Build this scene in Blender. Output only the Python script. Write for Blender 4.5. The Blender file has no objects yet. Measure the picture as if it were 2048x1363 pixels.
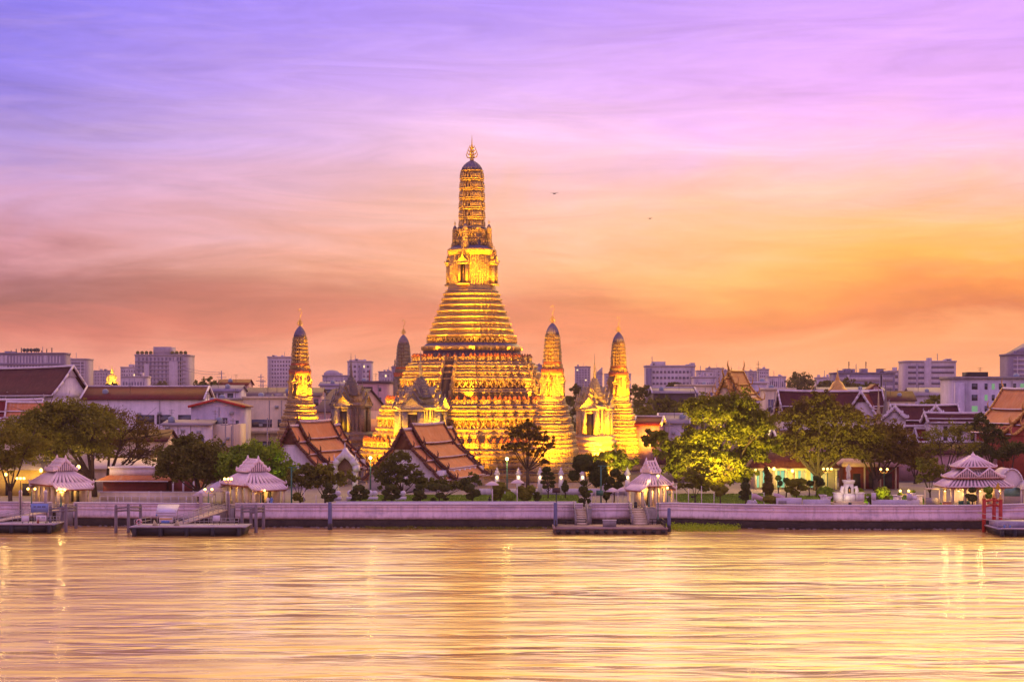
import bpy, math, random
import numpy as np
from mathutils import Vector
R = math.radians
SC = bpy.context.scene
COL = SC.collection
random.seed(7)
rng = np.random.default_rng(7)

# ------------------------------------------------------------------ camera
FPX, HY, CZ = 3400.0, 787.0, 20.9        # focal length in photo pixels, eye-level row, camera height over the river
def X(px, d): return (px - 1024.0) * d / FPX
def Z(py, d): return CZ - (py - HY) * d / FPX
cam_data = bpy.data.cameras.new('camera'); cam = bpy.data.objects.new('camera', cam_data); COL.objects.link(cam)
cam.location = (0, 0, CZ); cam.rotation_euler = (R(90), 0, 0)
cam_data.sensor_width = 36.0; cam_data.lens = 36.0 * FPX / 2048.0
cam_data.shift_y = (HY - 681.5) / 2048.0
cam_data.clip_start = 1.0; cam_data.clip_end = 60000
SC.camera = cam
SC.view_settings.view_transform = 'Standard'; SC.view_settings.look = 'None'
SC.view_settings.exposure = 0.15; SC.view_settings.gamma = 1.0
SC.cycles.use_denoising = True
SC.cycles.max_bounces = 5; SC.cycles.diffuse_bounces = 2; SC.cycles.glossy_bounces = 3
SC.cycles.transparent_max_bounces = 6; SC.cycles.volume_bounces = 0
SC.cycles.sample_clamp_indirect = 6.0
SC.cycles.caustics_reflective = False; SC.cycles.caustics_refractive = False

def lin(c):
    return tuple(((x/255)/12.92 if x/255 <= .04045 else ((x/255+.055)/1.055)**2.4) for x in c) + (1.0,)

# ------------------------------------------------------------------ node helper
class NT:
    def __init__(s, nt): s.nt = nt; nt.nodes.clear()
    def n(s, t, **kw):
        nd = s.nt.nodes.new(t)
        ins = kw.pop('ins', {})
        for k, v in kw.items(): setattr(nd, k, v)
        for k, v in ins.items(): s.put(nd.inputs[k], v)
        return nd
    def put(s, sock, v):
        if isinstance(v, bpy.types.NodeSocket): s.nt.links.new(v, sock)
        else:
            if hasattr(sock.default_value, '__len__') and not hasattr(v, '__len__'): v = (v,)*len(sock.default_value)
            if hasattr(sock.default_value, '__len__') and len(sock.default_value) == 4 and len(v) == 3: v = tuple(v)+(1,)
            sock.default_value = v
    def m(s, op, a, b=0.0, c=0.0, clamp=False):
        nd = s.n('ShaderNodeMath', operation=op, use_clamp=clamp); s.put(nd.inputs[0], a); s.put(nd.inputs[1], b)
        if op in ('MULTIPLY_ADD', 'SMOOTH_MIN'): s.put(nd.inputs[2], c)
        return nd.outputs[0]
    def mix(s, f, a, b, mode='MIX'):
        nd = s.n('ShaderNodeMixRGB', blend_type=mode); s.put(nd.inputs[0], f); s.put(nd.inputs[1], a); s.put(nd.inputs[2], b)
        return nd.outputs[0]
    def ramp(s, f, stops, interp='LINEAR'):
        nd = s.n('ShaderNodeValToRGB'); s.put(nd.inputs[0], f); cr = nd.color_ramp; cr.interpolation = interp
        while len(cr.elements) < len(stops): cr.elements.new(0.5)
        for e, (p, c) in zip(cr.elements, stops): e.position = p; e.color = c if len(c) == 4 else tuple(c)+(1,)
        return nd.outputs[0]
    def mapr(s, v, a, b, c, d, clamp=True):
        nd = s.n('ShaderNodeMapRange', clamp=clamp); s.put(nd.inputs[0], v)
        for i, q in enumerate((a, b, c, d)): nd.inputs[i+1].default_value = q
        return nd.outputs[0]
    def noise(s, vec, scale, detail=4, rough=.55, dist=0):
        nd = s.n('ShaderNodeTexNoise'); s.put(nd.inputs['Vector'], vec); nd.inputs['Scale'].default_value = scale
        nd.inputs['Detail'].default_value = detail; nd.inputs['Roughness'].default_value = rough; nd.inputs['Distortion'].default_value = dist
        return nd.outputs['Fac']
    def vscale(s, vec, sc, loc=(0,0,0), rot=(0,0,0)):
        nd = s.n('ShaderNodeMapping'); s.put(nd.inputs[0], vec); nd.inputs['Scale'].default_value = sc; nd.inputs['Location'].default_value = loc
        nd.inputs['Rotation'].default_value = rot
        return nd.outputs[0]

# ------------------------------------------------------------------ sky
SUN_AZ, SUN_EL = R(9), R(5)              # the sun has almost set, right of the temple and beyond it
world = bpy.data.worlds.new("World"); SC.world = world; world.use_nodes = True
w = NT(world.node_tree)
tc = w.n('ShaderNodeTexCoord').outputs['Generated']
sep = w.n('ShaderNodeSeparateXYZ'); w.put(sep.inputs[0], tc)
dx, dy, dz = sep.outputs
hl = w.m('SQRT', w.m('ADD', w.m('MULTIPLY', dx, dx), w.m('MULTIPLY', dy, dy)))
t = w.m('DIVIDE', dz, w.m('MAXIMUM', hl, .001))           # tangent of the elevation
u = w.m('DIVIDE', dx, w.m('MAXIMUM', hl, .001))           # sideways
# long thin cirrus streaks, rising gently to the right
uv = w.n('ShaderNodeCombineXYZ'); w.put(uv.inputs[0], u); w.put(uv.inputs[1], t); w.put(uv.inputs[2], dy)
n1 = w.noise(w.vscale(uv.outputs[0], (4.5, 20, 1), rot=(0, 0, R(-14))), 1.0, 6, .6, .9)
n2 = w.noise(w.vscale(uv.outputs[0], (6, 46, 1), loc=(3, 1, 0), rot=(0, 0, R(-17))), 1.0, 8, .66, 1.2)
n3 = w.noise(w.vscale(uv.outputs[0], (2.2, 7, 1), loc=(9, 4, 0)), 1.0, 3, .5, .3)
tt = w.m('ADD', t, w.m('MULTIPLY', w.m('SUBTRACT', n1, .5), .07))
tt = w.m('ADD', tt, w.m('MULTIPLY', w.m('SUBTRACT', n3, .5), .05))
def P(py): return max(0.0, min(1.0, (787.0-py)/3400.0/.27))
f = w.m('DIVIDE', tt, .27, clamp=True)
left = w.ramp(f, [(0, lin((250,166,142))), (P(715), lin((244,156,134))), (P(650), lin((205,115,105))), (P(600), lin((158,96,96))), (P(545), lin((168,106,114))),
    (P(470), lin((206,142,156))), (P(390), lin((208,158,196))), (P(300), lin((176,148,218))), (P(200), lin((150,130,228))), (P(60), lin((138,122,236))), (P(-100), lin((128,112,226)))])
mid = w.ramp(f, [(0, lin((252,172,140))), (P(715), lin((246,158,122))), (P(660), lin((226,126,98))), (P(600), lin((212,120,98))), (P(520), lin((246,172,136))),
    (P(440), lin((248,188,172))), (P(370), lin((246,192,204))), (P(290), lin((240,192,232))), (P(180), lin((214,170,244))), (P(40), lin((186,150,246))), (P(-100), lin((160,130,238)))])
right = w.ramp(f, [(0, lin((252,166,126))), (P(715), lin((246,152,104))), (P(660), lin((214,106,70))), (P(600), lin((234,128,66))), (P(530), lin((255,172,82))),
    (P(460), lin((252,184,118))), (P(370), lin((248,190,180))), (P(290), lin((244,186,226))), (P(180), lin((232,172,248))), (P(40), lin((212,158,250))), (P(-100), lin((190,146,242)))])
uu = w.m('ADD', u, w.m('MULTIPLY', w.m('SUBTRACT', n1, .5), .12))
sky = w.mix(w.mapr(uu, -.27, -.02, 0, 1), left, mid)
sky = w.mix(w.mapr(uu, .0, .2, 0, 1), sky, right)
# darker smoky band to the far right just over the skyline
# brighter and darker wisps
wv = w.mapr(n2, .3, .72, .84, 1.13)
sky = w.mix(1.0, sky, wv, 'MULTIPLY')
# overhead and the eastern half behind the viewer: cool lilac evening sky
east = w.ramp(w.mapr(t, 0, 1.2, 0, 1), [(0, (1.0,.52,.72,1)), (.35, (.74,.48,.90,1)), (1, (.52,.38,.78,1))])
sky = w.mix(w.mapr(dy, -.35, .35, 1, 0), sky, east)
# above the frame, over the west: unseen gold glow added to warm the water and the scene
gold = w.mix(w.mapr(u, -.35, .3, 0, 1), (2.6,1.5,.62,1), (4.7,3.0,.42,1))
west = w.m('MULTIPLY', w.mapr(t, .235, .33, 0, 1), w.m('MULTIPLY', w.mapr(t, .6, 2.2, 1, 0), w.mapr(dy, .2, .75, 0, 1)))
sky = w.mix(west, sky, gold)
sky = w.mix(w.mapr(dz, -.06, -.02, 1, 0), sky, lin((120,85,80)))
# thin brighter wisps in the upper sky
n4 = w.noise(w.vscale(uv.outputs[0], (9, 70, 1), loc=(1, 7, 0), rot=(0, 0, R(-20))), 1.0, 9, .7, 1.6)
sky = w.mix(w.m('MULTIPLY', w.mapr(n4, .48, .8, 0, .14), w.mapr(t, .03, .12, 0, 1)), sky, lin((255,208,232)))
ns = w.n('ShaderNodeTexSky', sky_type='NISHITA', sun_disc=False, sun_elevation=SUN_EL, sun_rotation=SUN_AZ)
bg1 = w.n('ShaderNodeBackground', ins={'Color': sky, 'Strength': .97})
bg2 = w.n('ShaderNodeBackground', ins={'Color': ns.outputs[0], 'Strength': .004})
ad = w.n('ShaderNodeAddShader', ins={0: bg1.outputs[0], 1: bg2.outputs[0]})
wo = w.n('ShaderNodeOutputWorld', ins={0: ad.outputs[0]})

sd = bpy.data.lights.new('sun', 'SUN'); sd.energy = .5; sd.angle = R(40); sd.color = (1, .72, .38)
so = bpy.data.objects.new('sun', sd); COL.objects.link(so)
dirv = Vector((math.sin(SUN_AZ)*math.cos(SUN_EL), math.cos(SUN_AZ)*math.cos(SUN_EL), math.sin(SUN_EL)))
so.rotation_euler = (-dirv).to_track_quat('-Z', 'Y').to_euler()

# ------------------------------------------------------------------ materials
MATS = {}
def mat(name, col, rough=.7, var=.25, scale=1.0, bump=.0, metal=0.0, col2=None, spec=.4, vec='Object', bscale=None, stretch=(1,1,1), emit=None, estr=0, detail=5):
    if name in MATS: return MATS[name]
    M = bpy.data.materials.new(name); M.use_nodes = True; n = NT(M.node_tree)
    tcn = n.n('ShaderNodeTexCoord').outputs[vec]
    v = n.vscale(tcn, stretch)
    nf = n.noise(v, scale, detail, .6)
    c = tuple(col[:3]); c2 = col2 or tuple(x*(1-var) for x in c)
    fac = n.mapr(nf, .35, .65, 0, 1)
    colr = n.mix(fac, c, c2)
    fine = n.noise(v, scale*9, 3, .6)
    colr = n.mix(1.0, colr, n.mapr(fine, .3, .7, 1-var*.5, 1+var*.35), 'MULTIPLY')
    if name.endswith(('plaster', 'concrete')):   # rain streaks and patched paint
        sk = n.noise(n.vscale(tcn, (.9, .9, .07)), 1.0, 5, .65); colr = n.mix(n.mapr(sk, .47, .72, 0, .45), colr, tuple(x*.45 for x in c))
        pk = n.noise(n.vscale(tcn, (.13, .13, .2), loc=(5,1,2)), 1.0, 4, .6); colr = n.mix(n.mapr(pk, .5, .62, 0, .35), colr, tuple(x*.65 for x in c))
    b = n.n('ShaderNodeBsdfPrincipled', ins={'Base Color': colr, 'Roughness': rough, 'Metallic': metal, 'Specular IOR Level': spec})
    if bump:
        bn = n.n('ShaderNodeBump', ins={'Height': n.noise(v, bscale or scale*6, 4, .6), 'Strength': bump, 'Distance': .1}); n.put(b.inputs['Normal'], bn.outputs[0])
    if emit: n.put(b.inputs['Emission Color'], emit); n.put(b.inputs['Emission Strength'], estr)
    n.n('ShaderNodeOutputMaterial', ins={0: b.outputs[0]})
    MATS[name] = M
    return M

def mat_stone(name, c1, c2, c3, dirt=.5):
    """carved stucco set with porcelain: two noises for wear, voronoi for the mosaic, strong small relief"""
    M = bpy.data.materials.new(name); M.use_nodes = True; n = NT(M.node_tree)
    g = n.n('ShaderNodeTexCoord').outputs['Object']
    big = n.mapr(n.noise(g, .22, 5, .65), .38, .62, 0, 1)
    vo = n.n('ShaderNodeTexVoronoi', ins={'Vector': n.vscale(g, (1, 1, 1.3)), 'Scale': 1.9})
    vo2 = n.n('ShaderNodeTexVoronoi', ins={'Vector': g, 'Scale': 5.5})
    col = n.mix(big, c1, c2)
    col = n.mix(n.mapr(vo2.outputs['Distance'], .1, .6, 0, .8), col, c3)
    sepz = n.n('ShaderNodeSeparateXYZ'); n.put(sepz.inputs[0], g)
    streak = n.noise(n.vscale(g, (1.6, 1.6, .12)), 1.0, 4, .6)
    col = n.mix(n.mapr(streak, .5, .75, 0, dirt), col, tuple(x*.35 for x in c3))
    h = n.m('ADD', n.m('MULTIPLY', vo.outputs['Distance'], 1.0), n.m('MULTIPLY', n.noise(g, 6, 4, .7), .8))
    bn = n.n('ShaderNodeBump', ins={'Height': h, 'Strength': .8, 'Distance': .22})
    b = n.n('ShaderNodeBsdfPrincipled', ins={'Base Color': col, 'Roughness': .5, 'Specular IOR Level': .4, 'Normal': bn.outputs[0]})
    n.n('ShaderNodeOutputMaterial', ins={0: b.outputs[0]}); MATS[name] = M
    return M

def mat_tile(name, c1, c2, wear, scale=2.2):
    """glazed roof tiles: courses along the slope (object z) with weathering"""
    M = bpy.data.materials.new(name); M.use_nodes = True; n = NT(M.node_tree)
    g = n.n('ShaderNodeTexCoord').outputs['Object']
    nf = n.noise(g, .35, 6, .65)
    col = n.mix(n.mapr(nf, .35, .68, 0, 1), c1, c2)
    st = n.noise(n.vscale(g, (2.5, .6, .4)), 1.0, 5, .6)
    col = n.mix(n.mapr(st, .5, .8, 0, .75), col, wear)
    wz = n.n('ShaderNodeTexWave', wave_type='BANDS', bands_direction='Z', ins={'Vector': g, 'Scale': scale, 'Distortion': .4})
    wx = n.n('ShaderNodeTexWave', wave_type='BANDS', bands_direction='X', ins={'Vector': g, 'Scale': scale, 'Distortion': .2})
    h = n.m('ADD', wz.outputs['Fac'], wx.outputs['Fac'])
    bn = n.n('ShaderNodeBump', ins={'Height': h, 'Strength': .45, 'Distance': .06})
    b = n.n('ShaderNodeBsdfPrincipled', ins={'Base Color': col, 'Roughness': .62, 'Normal': bn.outputs[0], 'Specular IOR Level': .18})
    n.n('ShaderNodeOutputMaterial', ins={0: b.outputs[0]}); MATS[name] = M
    return M

def mat_leaf(name, c1, c2, c3):
    M = bpy.data.materials.new(name); M.use_nodes = True; n = NT(M.node_tree)
    g = n.n('ShaderNodeTexCoord').outputs['Object']
    f1 = n.mapr(n.noise(g, .45, 3, .6), .36, .64, 0, 1)
    f2 = n.mapr(n.noise(g, 2.6, 3, .6), .4, .62, 0, 1)
    col = n.mix(f1, c1, c2); col = n.mix(n.m('MULTIPLY', f2, .6), col, c3)
    d = n.n('ShaderNodeBsdfPrincipled', ins={'Base Color': col, 'Roughness': .7, 'Specular IOR Level': .08})
    tr = n.n('ShaderNodeBsdfTranslucent', ins={'Color': n.mix(1.0, col, (1.0, .95, .5), 'MULTIPLY')})
    mx = n.n('ShaderNodeMixShader', ins={0: .3, 1: d.outputs[0], 2: tr.outputs[0]})
    n.n('ShaderNodeOutputMaterial', ins={0: mx.outputs[0]}); MATS[name] = M
    return M

def mat_glow(name, col, strength):
    if name in MATS: return MATS[name]
    M = bpy.data.materials.new(name); M.use_nodes = True; n = NT(M.node_tree)
    e = n.n('ShaderNodeEmission', ins={'Color': col, 'Strength': strength})
    n.n('ShaderNodeOutputMaterial', ins={0: e.outputs[0]}); MATS[name] = M
    return M

# ------------------------------------------------------------------ mesh builder
class MB:
    def __init__(s): s.v = []; s.f = []; s.mi = []; s.q = []   # q: numpy (verts Nx4x3, mi)
    def face(s, pts, mi=0):
        b = len(s.v); s.v += [tuple(p) for p in pts]; s.f.append(tuple(range(b, b+len(pts)))); s.mi.append(mi)
    def mesh(s, verts, faces, mi=0):
        b = len(s.v); s.v += [tuple(p) for p in verts]
        for fc in faces: s.f.append(tuple(b+i for i in fc)); s.mi.append(mi)
    def hexa(s, b4, t4, mi=0):
        s.mesh(list(b4)+list(t4), [(3,2,1,0),(4,5,6,7),(0,1,5,4),(1,2,6,5),(2,3,7,6),(3,0,4,7)], mi)
    def box(s, x0, x1, y0, y1, z0, z1, mi=0, ta=0, tb=None):
        tb = ta if tb is None else tb
        s.hexa([(x0,y0,z0),(x1,y0,z0),(x1,y1,z0),(x0,y1,z0)], [(x0+ta,y0+tb,z1),(x1-ta,y0+tb,z1),(x1-ta,y1-tb,z1),(x0+ta,y1-tb,z1)], mi)
    def boxc(s, cx, cy, z0, w, d, h, mi=0, rz=0, ta=0):
        c, n = math.cos(rz), math.sin(rz)
        def q(a, b, z): return (cx+a*c-b*n, cy+a*n+b*c, z)
        w2, d2 = w/2, d/2
        s.hexa([q(-w2,-d2,z0),q(w2,-d2,z0),q(w2,d2,z0),q(-w2,d2,z0)], [q(-w2+ta,-d2+ta,z0+h),q(w2-ta,-d2+ta,z0+h),q(w2-ta,d2-ta,z0+h),q(-w2+ta,d2-ta,z0+h)], mi)
    def bar(s, p, q, w, h=None, mi=0):
        p = Vector(p); q = Vector(q); h = h or w; d = (q-p)
        if d.length < 1e-6: return
        d.normalize(); up = Vector((0,0,1)) if abs(d.z) < .98 else Vector((0,1,0))
        a = d.cross(up).normalized()*w/2; b = a.cross(d).normalized()*h/2
        s.hexa([p-a-b, p+a-b, p+a+b, p-a+b], [q-a-b, q+a-b, q+a+b, q-a+b], mi)
    def loops(s, rings, mi=0, cap0=True, cap1=True, mis=None, closed=True):
        b = len(s.v); n = len(rings[0])
        for r in rings: s.v += [tuple(p) for p in r]
        for k in range(len(rings)-1):
            m_ = mis[k] if mis else mi
            for i in range(n if closed else n-1):
                j = (i+1) % n
                s.f.append((b+k*n+i, b+k*n+j, b+(k+1)*n+j, b+(k+1)*n+i)); s.mi.append(m_)
        if cap0: s.f.append(tuple(b+i for i in reversed(range(n)))); s.mi.append(mis[0] if mis else mi)
        if cap1: s.f.append(tuple(b+(len(rings)-1)*n+i for i in range(n))); s.mi.append(mis[-1] if mis else mi)
    def tube(s, pts, rad, n=6, mi=0):
        pts = [Vector(p) for p in pts]; rings = []
        if not hasattr(rad, '__len__'): rad = [rad]*len(pts)
        pa = None
        for i, p in enumerate(pts):
            d = (pts[min(i+1, len(pts)-1)]-pts[max(i-1, 0)]); d.normalize()
            if pa is None:
                up = Vector((0,0,1)) if abs(d.z) < .9 else Vector((1,0,0)); a = d.cross(up).normalized()
            else: a = (pa-d*pa.dot(d)).normalized()
            pa = a; c = d.cross(a)
            rings.append([p+(a*math.cos(2*math.pi*k/n)+c*math.sin(2*math.pi*k/n))*rad[i] for k in range(n)])
        s.loops(rings, mi)
    def lathe(s, prof, n=12, cx=0, cy=0, mi=0, mis=None, sy=1.0):
        s.loops([[(cx+r*math.cos(2*math.pi*k/n), cy+sy*r*math.sin(2*math.pi*k/n), z) for k in range(n)] for r, z in prof], mi, mis=mis)
    def ball(s, c, r, n=10, m=6, mi=0, sz=1.0):
        s.lathe([(max(.001, r*math.sin(math.pi*k/m)), c[2]-r*sz*math.cos(math.pi*k/m)) for k in range(m+1)], n, c[0], c[1], mi)
    def prism(s, poly, y0, y1, mi=0):
        """poly in x,z extruded along y"""
        n = len(poly); s.mesh([(a, y0, b) for a, b in poly]+[(a, y1, b) for a, b in poly],
            [tuple(range(n)), tuple(range(2*n-1, n-1, -1))]+[(i+n, (i+1) % n+n, (i+1) % n, i) for i in range(n)], mi)
    def prismx(s, poly, x0, x1, mi=0):
        """poly in y,z extruded along x"""
        n = len(poly); s.mesh([(x0, a, b) for a, b in poly]+[(x1, a, b) for a, b in poly],
            [tuple(range(n-1, -1, -1)), tuple(range(n, 2*n))]+[(i, (i+1) % n, (i+1) % n+n, i+n) for i in range(n)], mi)
    def quads(s, arr): s.q.append(arr)
    def build(s, name, mats, parent=None, smooth=False):
        me = bpy.data.meshes.new(name)
        v = np.array(s.v, dtype=np.float32).reshape(-1, 3) if s.v else np.zeros((0, 3), np.float32)
        loops = [i for f_ in s.f for i in f_]; sizes = [len(f_) for f_ in s.f]; mi = list(s.mi)
        if s.q:
            qa = np.concatenate(s.q).reshape(-1, 3).astype(np.float32); b = len(v)
            v = np.concatenate([v, qa]); nq = len(qa)//4
            loops = np.concatenate([np.array(loops, dtype=np.int64), np.arange(b, b+nq*4)]); sizes = sizes+[4]*nq; mi = mi+[0]*nq
        me.vertices.add(len(v)); me.vertices.foreach_set('co', v.ravel())
        me.loops.add(len(loops)); me.loops.foreach_set('vertex_index', np.array(loops, dtype=np.int32))
        sizes = np.array(sizes, dtype=np.int32); me.polygons.add(len(sizes))
        me.polygons.foreach_set('loop_start', np.concatenate([[0], np.cumsum(sizes)[:-1]]).astype(np.int32))
        me.polygons.foreach_set('material_index', np.array(mi, dtype=np.int32))
        if smooth: me.polygons.foreach_set('use_smooth', np.ones(len(sizes), dtype=bool))
        me.update(calc_edges=True); me.validate()
        for m_ in (mats if isinstance(mats, (list, tuple)) else [mats]): me.materials.append(m_)
        o = bpy.data.objects.new(name, me); COL.objects.link(o)
        if parent: o.parent = parent
        return o

def tag(o, label=None, cat=None, group=None, kind=None):
    if label: o['label'] = label
    if cat: o['category'] = cat
    if group: o['group'] = group
    if kind: o['kind'] = kind
    return o
def thing(name, label, cat, loc=(0,0,0), rz=0, group=None):
    o = bpy.data.objects.new(name, None); COL.objects.link(o); o.location = loc; o.rotation_euler = (0, 0, rz)
    o.empty_display_size = .1
    return tag(o, label, cat, group)
def kids(o): return list(o.children)
def dup(o, loc, rz=None, label=None, group=None, scale=None, only=None):
    """a copy of a thing with copies of its parts and their sub-parts"""
    def cp(a, par):
        c = a.copy(); COL.objects.link(c)
        if par: c.parent = par
        for ch in TREE.get(a.name, []): cp(ch, c)
        return c
    if o.name not in TREE or True:
        TREE.clear()
        for q in bpy.data.objects:
            if q.parent: TREE.setdefault(q.parent.name, []).append(q)
    r = cp(o, None); r.location = loc
    if rz is not None: r.rotation_euler = (0, 0, rz)
    if scale is not None: r.scale = (scale,)*3 if not hasattr(scale, '__len__') else scale
    if label: r['label'] = label
    if group: r['group'] = group
    return r
TREE = {}
def setlabel(o, s): o['label'] = s

# shared materials
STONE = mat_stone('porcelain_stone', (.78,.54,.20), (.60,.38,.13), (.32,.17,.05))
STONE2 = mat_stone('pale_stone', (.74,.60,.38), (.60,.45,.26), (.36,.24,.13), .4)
STONED = mat_stone('unlit_grey_stone', (.36,.30,.24), (.26,.21,.19), (.17,.13,.13), .4)  # darker, greyer copy of the tower stone: the unlit look is in the colour
VIOLET = mat('violet_glaze', (.16,.12,.20), .5, .3, 1.5, .3)
REDCAP = mat('red_clay', (.42,.10,.04), .6, .3, 2)
GILT = mat('gilt', (.80,.50,.12), .35, .25, 3, .2, metal=.6)
DARK = mat('dark_opening', (.035,.022,.02), .6, .2, 1)
WHITE = mat('white_plaster', (.80,.68,.72), .65, .12, .6, .1, col2=(.68,.58,.62))
WALLW = mat('river_wall_white', (.66,.56,.64), .6, .25, .25, .15, col2=(.52,.43,.52), stretch=(1,1,3))
def mat_wall():
    M = bpy.data.materials.new('river_wall_plaster'); M.use_nodes = True; n = NT(M.node_tree)
    g = n.n('ShaderNodeTexCoord').outputs['Object']; sp = n.n('ShaderNodeSeparateXYZ'); n.put(sp.inputs[0], g)
    col = n.mix(n.mapr(n.noise(g, .16, 5, .6), .4, .62, 0, 1), (.84,.64,.70), (.66,.49,.60))
    st = n.noise(n.vscale(g, (2.2, 2.2, .18)), 1.0, 5, .65); col = n.mix(n.mapr(st, .48, .78, 0, .65), col, (.34,.25,.28))
    pt = n.noise(n.vscale(g, (.11, .11, .5), loc=(4,2,1)), 1.0, 4, .6); col = n.mix(n.mapr(pt, .56, .66, 0, .5), col, (.30,.24,.36))
    low = n.m('ADD', sp.outputs[2], n.m('MULTIPLY', n.noise(n.vscale(g, (1.3,1.3,1)), 1.0, 5, .7), 1.1))
    col = n.mix(n.mapr(low, 1.75, 2.35, .9, 0), col, (.30,.18,.14))
    bn = n.n('ShaderNodeBump', ins={'Height': n.noise(g, 3, 5, .7), 'Strength': .3, 'Distance': .08})
    b = n.n('ShaderNodeBsdfPrincipled', ins={'Base Color': col, 'Roughness': .7, 'Normal': bn.outputs[0]}); n.n('ShaderNodeOutputMaterial', ins={0: b.outputs[0]}); return M
WALLP = mat_wall()
WALLD = mat('tidal_stain', (.055,.035,.03), .9, .5, .9, .5, col2=(.03,.018,.015))
CREAM = mat('cream_plaster', (.80,.62,.42), .7, .15, .5, .1)
PINK = mat('pink_plaster', (.62,.33,.33), .7, .2, .4, .1)
LILAC = mat('lilac_plaster', (.62,.52,.62), .7, .2, .4, .1)
BRICKRED = mat('maroon_wall', (.20,.025,.02), .7, .3, 1.2, .1)
ORANGE = mat_tile('orange_roof_tile', (.68,.25,.085), (.54,.18,.06), (.68,.42,.30))
BROWNT = mat_tile('brown_roof_tile', (.10,.018,.02), (.065,.012,.016), (.15,.045,.04))
REDT = mat_tile('red_roof_tile', (.20,.014,.014), (.12,.010,.012), (.24,.045,.04))
GREYT = mat_tile('grey_roof_tile', (.34,.27,.30), (.26,.20,.23), (.42,.35,.37))
ROOFEDGE = mat('pale_ridge_mortar', (.66,.50,.52), .7, .25, .8, .1)
BARGE = mat('dark_red_bargeboard', (.13,.035,.02), .55, .3, 1.5, .2)
GOLDT = mat('gold_trim', (.72,.38,.08), .4, .3, 2.5, .3, metal=.3)
IRON = mat('dark_iron', (.04,.04,.04), .5, .2, 3)
STEEL = mat('rusty_steel', (.16,.09,.06), .7, .4, 1.5, .2, col2=(.07,.045,.04))
GREENI = mat('green_iron', (.05,.16,.11), .5, .2, 3)
GREYC = mat('grey_concrete', (.36,.30,.30), .8, .3, .8, .2)
TIMBER = mat('old_timber', (.24,.19,.22), .8, .35, 1.2, .3, stretch=(3,3,.6))
TIMBERD = mat('wet_timber', (.06,.045,.045), .7, .4, 1.2, .3, stretch=(3,3,.6))
BARK = mat('bark', (.10,.06,.04), .9, .4, 2, .4, stretch=(3,3,.8))
GLASS = mat('window_glass', (.06,.05,.07), .15, .3, .7, spec=.8)
HULL = mat('black_hull', (.018,.012,.016), .5, .3, 1)
DECK = mat('deck_boards', (.40,.33,.44), .6, .3, .8, .1)
BLUE = mat('blue_paint', (.12,.22,.55), .5, .2, 1)
RED = mat('red_paint', (.50,.03,.02), .45, .2, 1, .1)
RIBW = mat('white_roof_rib', (.92,.70,.70), .6, .12, 1)
RIBD = mat('roof_valley', (.32,.22,.25), .6, .2, 1)
LAMPG = mat_glow('lamp_glow', (1.0, .60, .13), 7)
PILLG = mat_glow('pillar_lamp_glow', (1.0, .74, .25), 5)
L_DK = mat_leaf('dark_leaf', (.085,.095,.018), (.13,.12,.022), (.20,.18,.030))
L_BR = mat_leaf('brown_leaf', (.15,.105,.022), (.11,.075,.018), (.24,.17,.03))
L_OL = mat_leaf('olive_leaf', (.19,.175,.022), (.13,.13,.02), (.31,.28,.035))
L_GR = mat_leaf('fresh_leaf', (.18,.27,.02), (.12,.19,.018), (.34,.44,.035))
L_YL = mat_leaf('yellow_green_leaf', (.17,.16,.015), (.11,.11,.012), (.28,.26,.025))
L_TP = mat_leaf('topiary_leaf', (.075,.085,.022), (.05,.06,.016), (.13,.13,.03))
LAWN = mat('lawn_grass', (.24,.34,.02), .9, .3, .5, .4, col2=(.17,.25,.02), bscale=8)
L_WH = mat_leaf('water_plant_leaf', (.34,.46,.02), (.22,.34,.02), (.50,.60,.04))
# ------------------------------------------------------------------ water, ground
def structure(name, mb, m, loc=(0,0,0)):
    o = mb.build(name, m); o.location = loc; tag(o, kind='structure'); return o

WM = bpy.data.materials.new('river_water'); WM.use_nodes = True; n = NT(WM.node_tree)
g = n.n('ShaderNodeTexCoord').outputs['Object']
w1 = n.noise(n.vscale(g, (.085, .40, 1)), 1.0, 2.5, .5, .5)
w2 = n.noise(n.vscale(g, (.04, .12, 1), loc=(7, 3, 0), rot=(0, 0, R(2))), 1.0, 2, .5, .4)
w3 = n.noise(n.vscale(g, (.3, 1.9, 1)), 1.0, 4, .6, .3)
h = n.m('ADD', n.m('MULTIPLY', w1, 1.7), n.m('MULTIPLY', w2, 3.0)); h = n.m('ADD', h, n.m('MULTIPLY', w3, .10))
bn = n.n('ShaderNodeBump', ins={'Height': h, 'Strength': 1.0, 'Distance': .37})
rg = n.mapr(w2, .35, .65, .14, .28)
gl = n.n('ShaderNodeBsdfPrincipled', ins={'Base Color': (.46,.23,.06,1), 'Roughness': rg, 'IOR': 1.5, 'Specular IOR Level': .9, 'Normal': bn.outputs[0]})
n.n('ShaderNodeOutputMaterial', ins={0: gl.outputs[0]})
mb = MB(); mb.face([(-1350,-400,0),(1350,-400,0),(1350,300,0),(-1350,300,0)]); structure('river_water', mb, WM)

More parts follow.
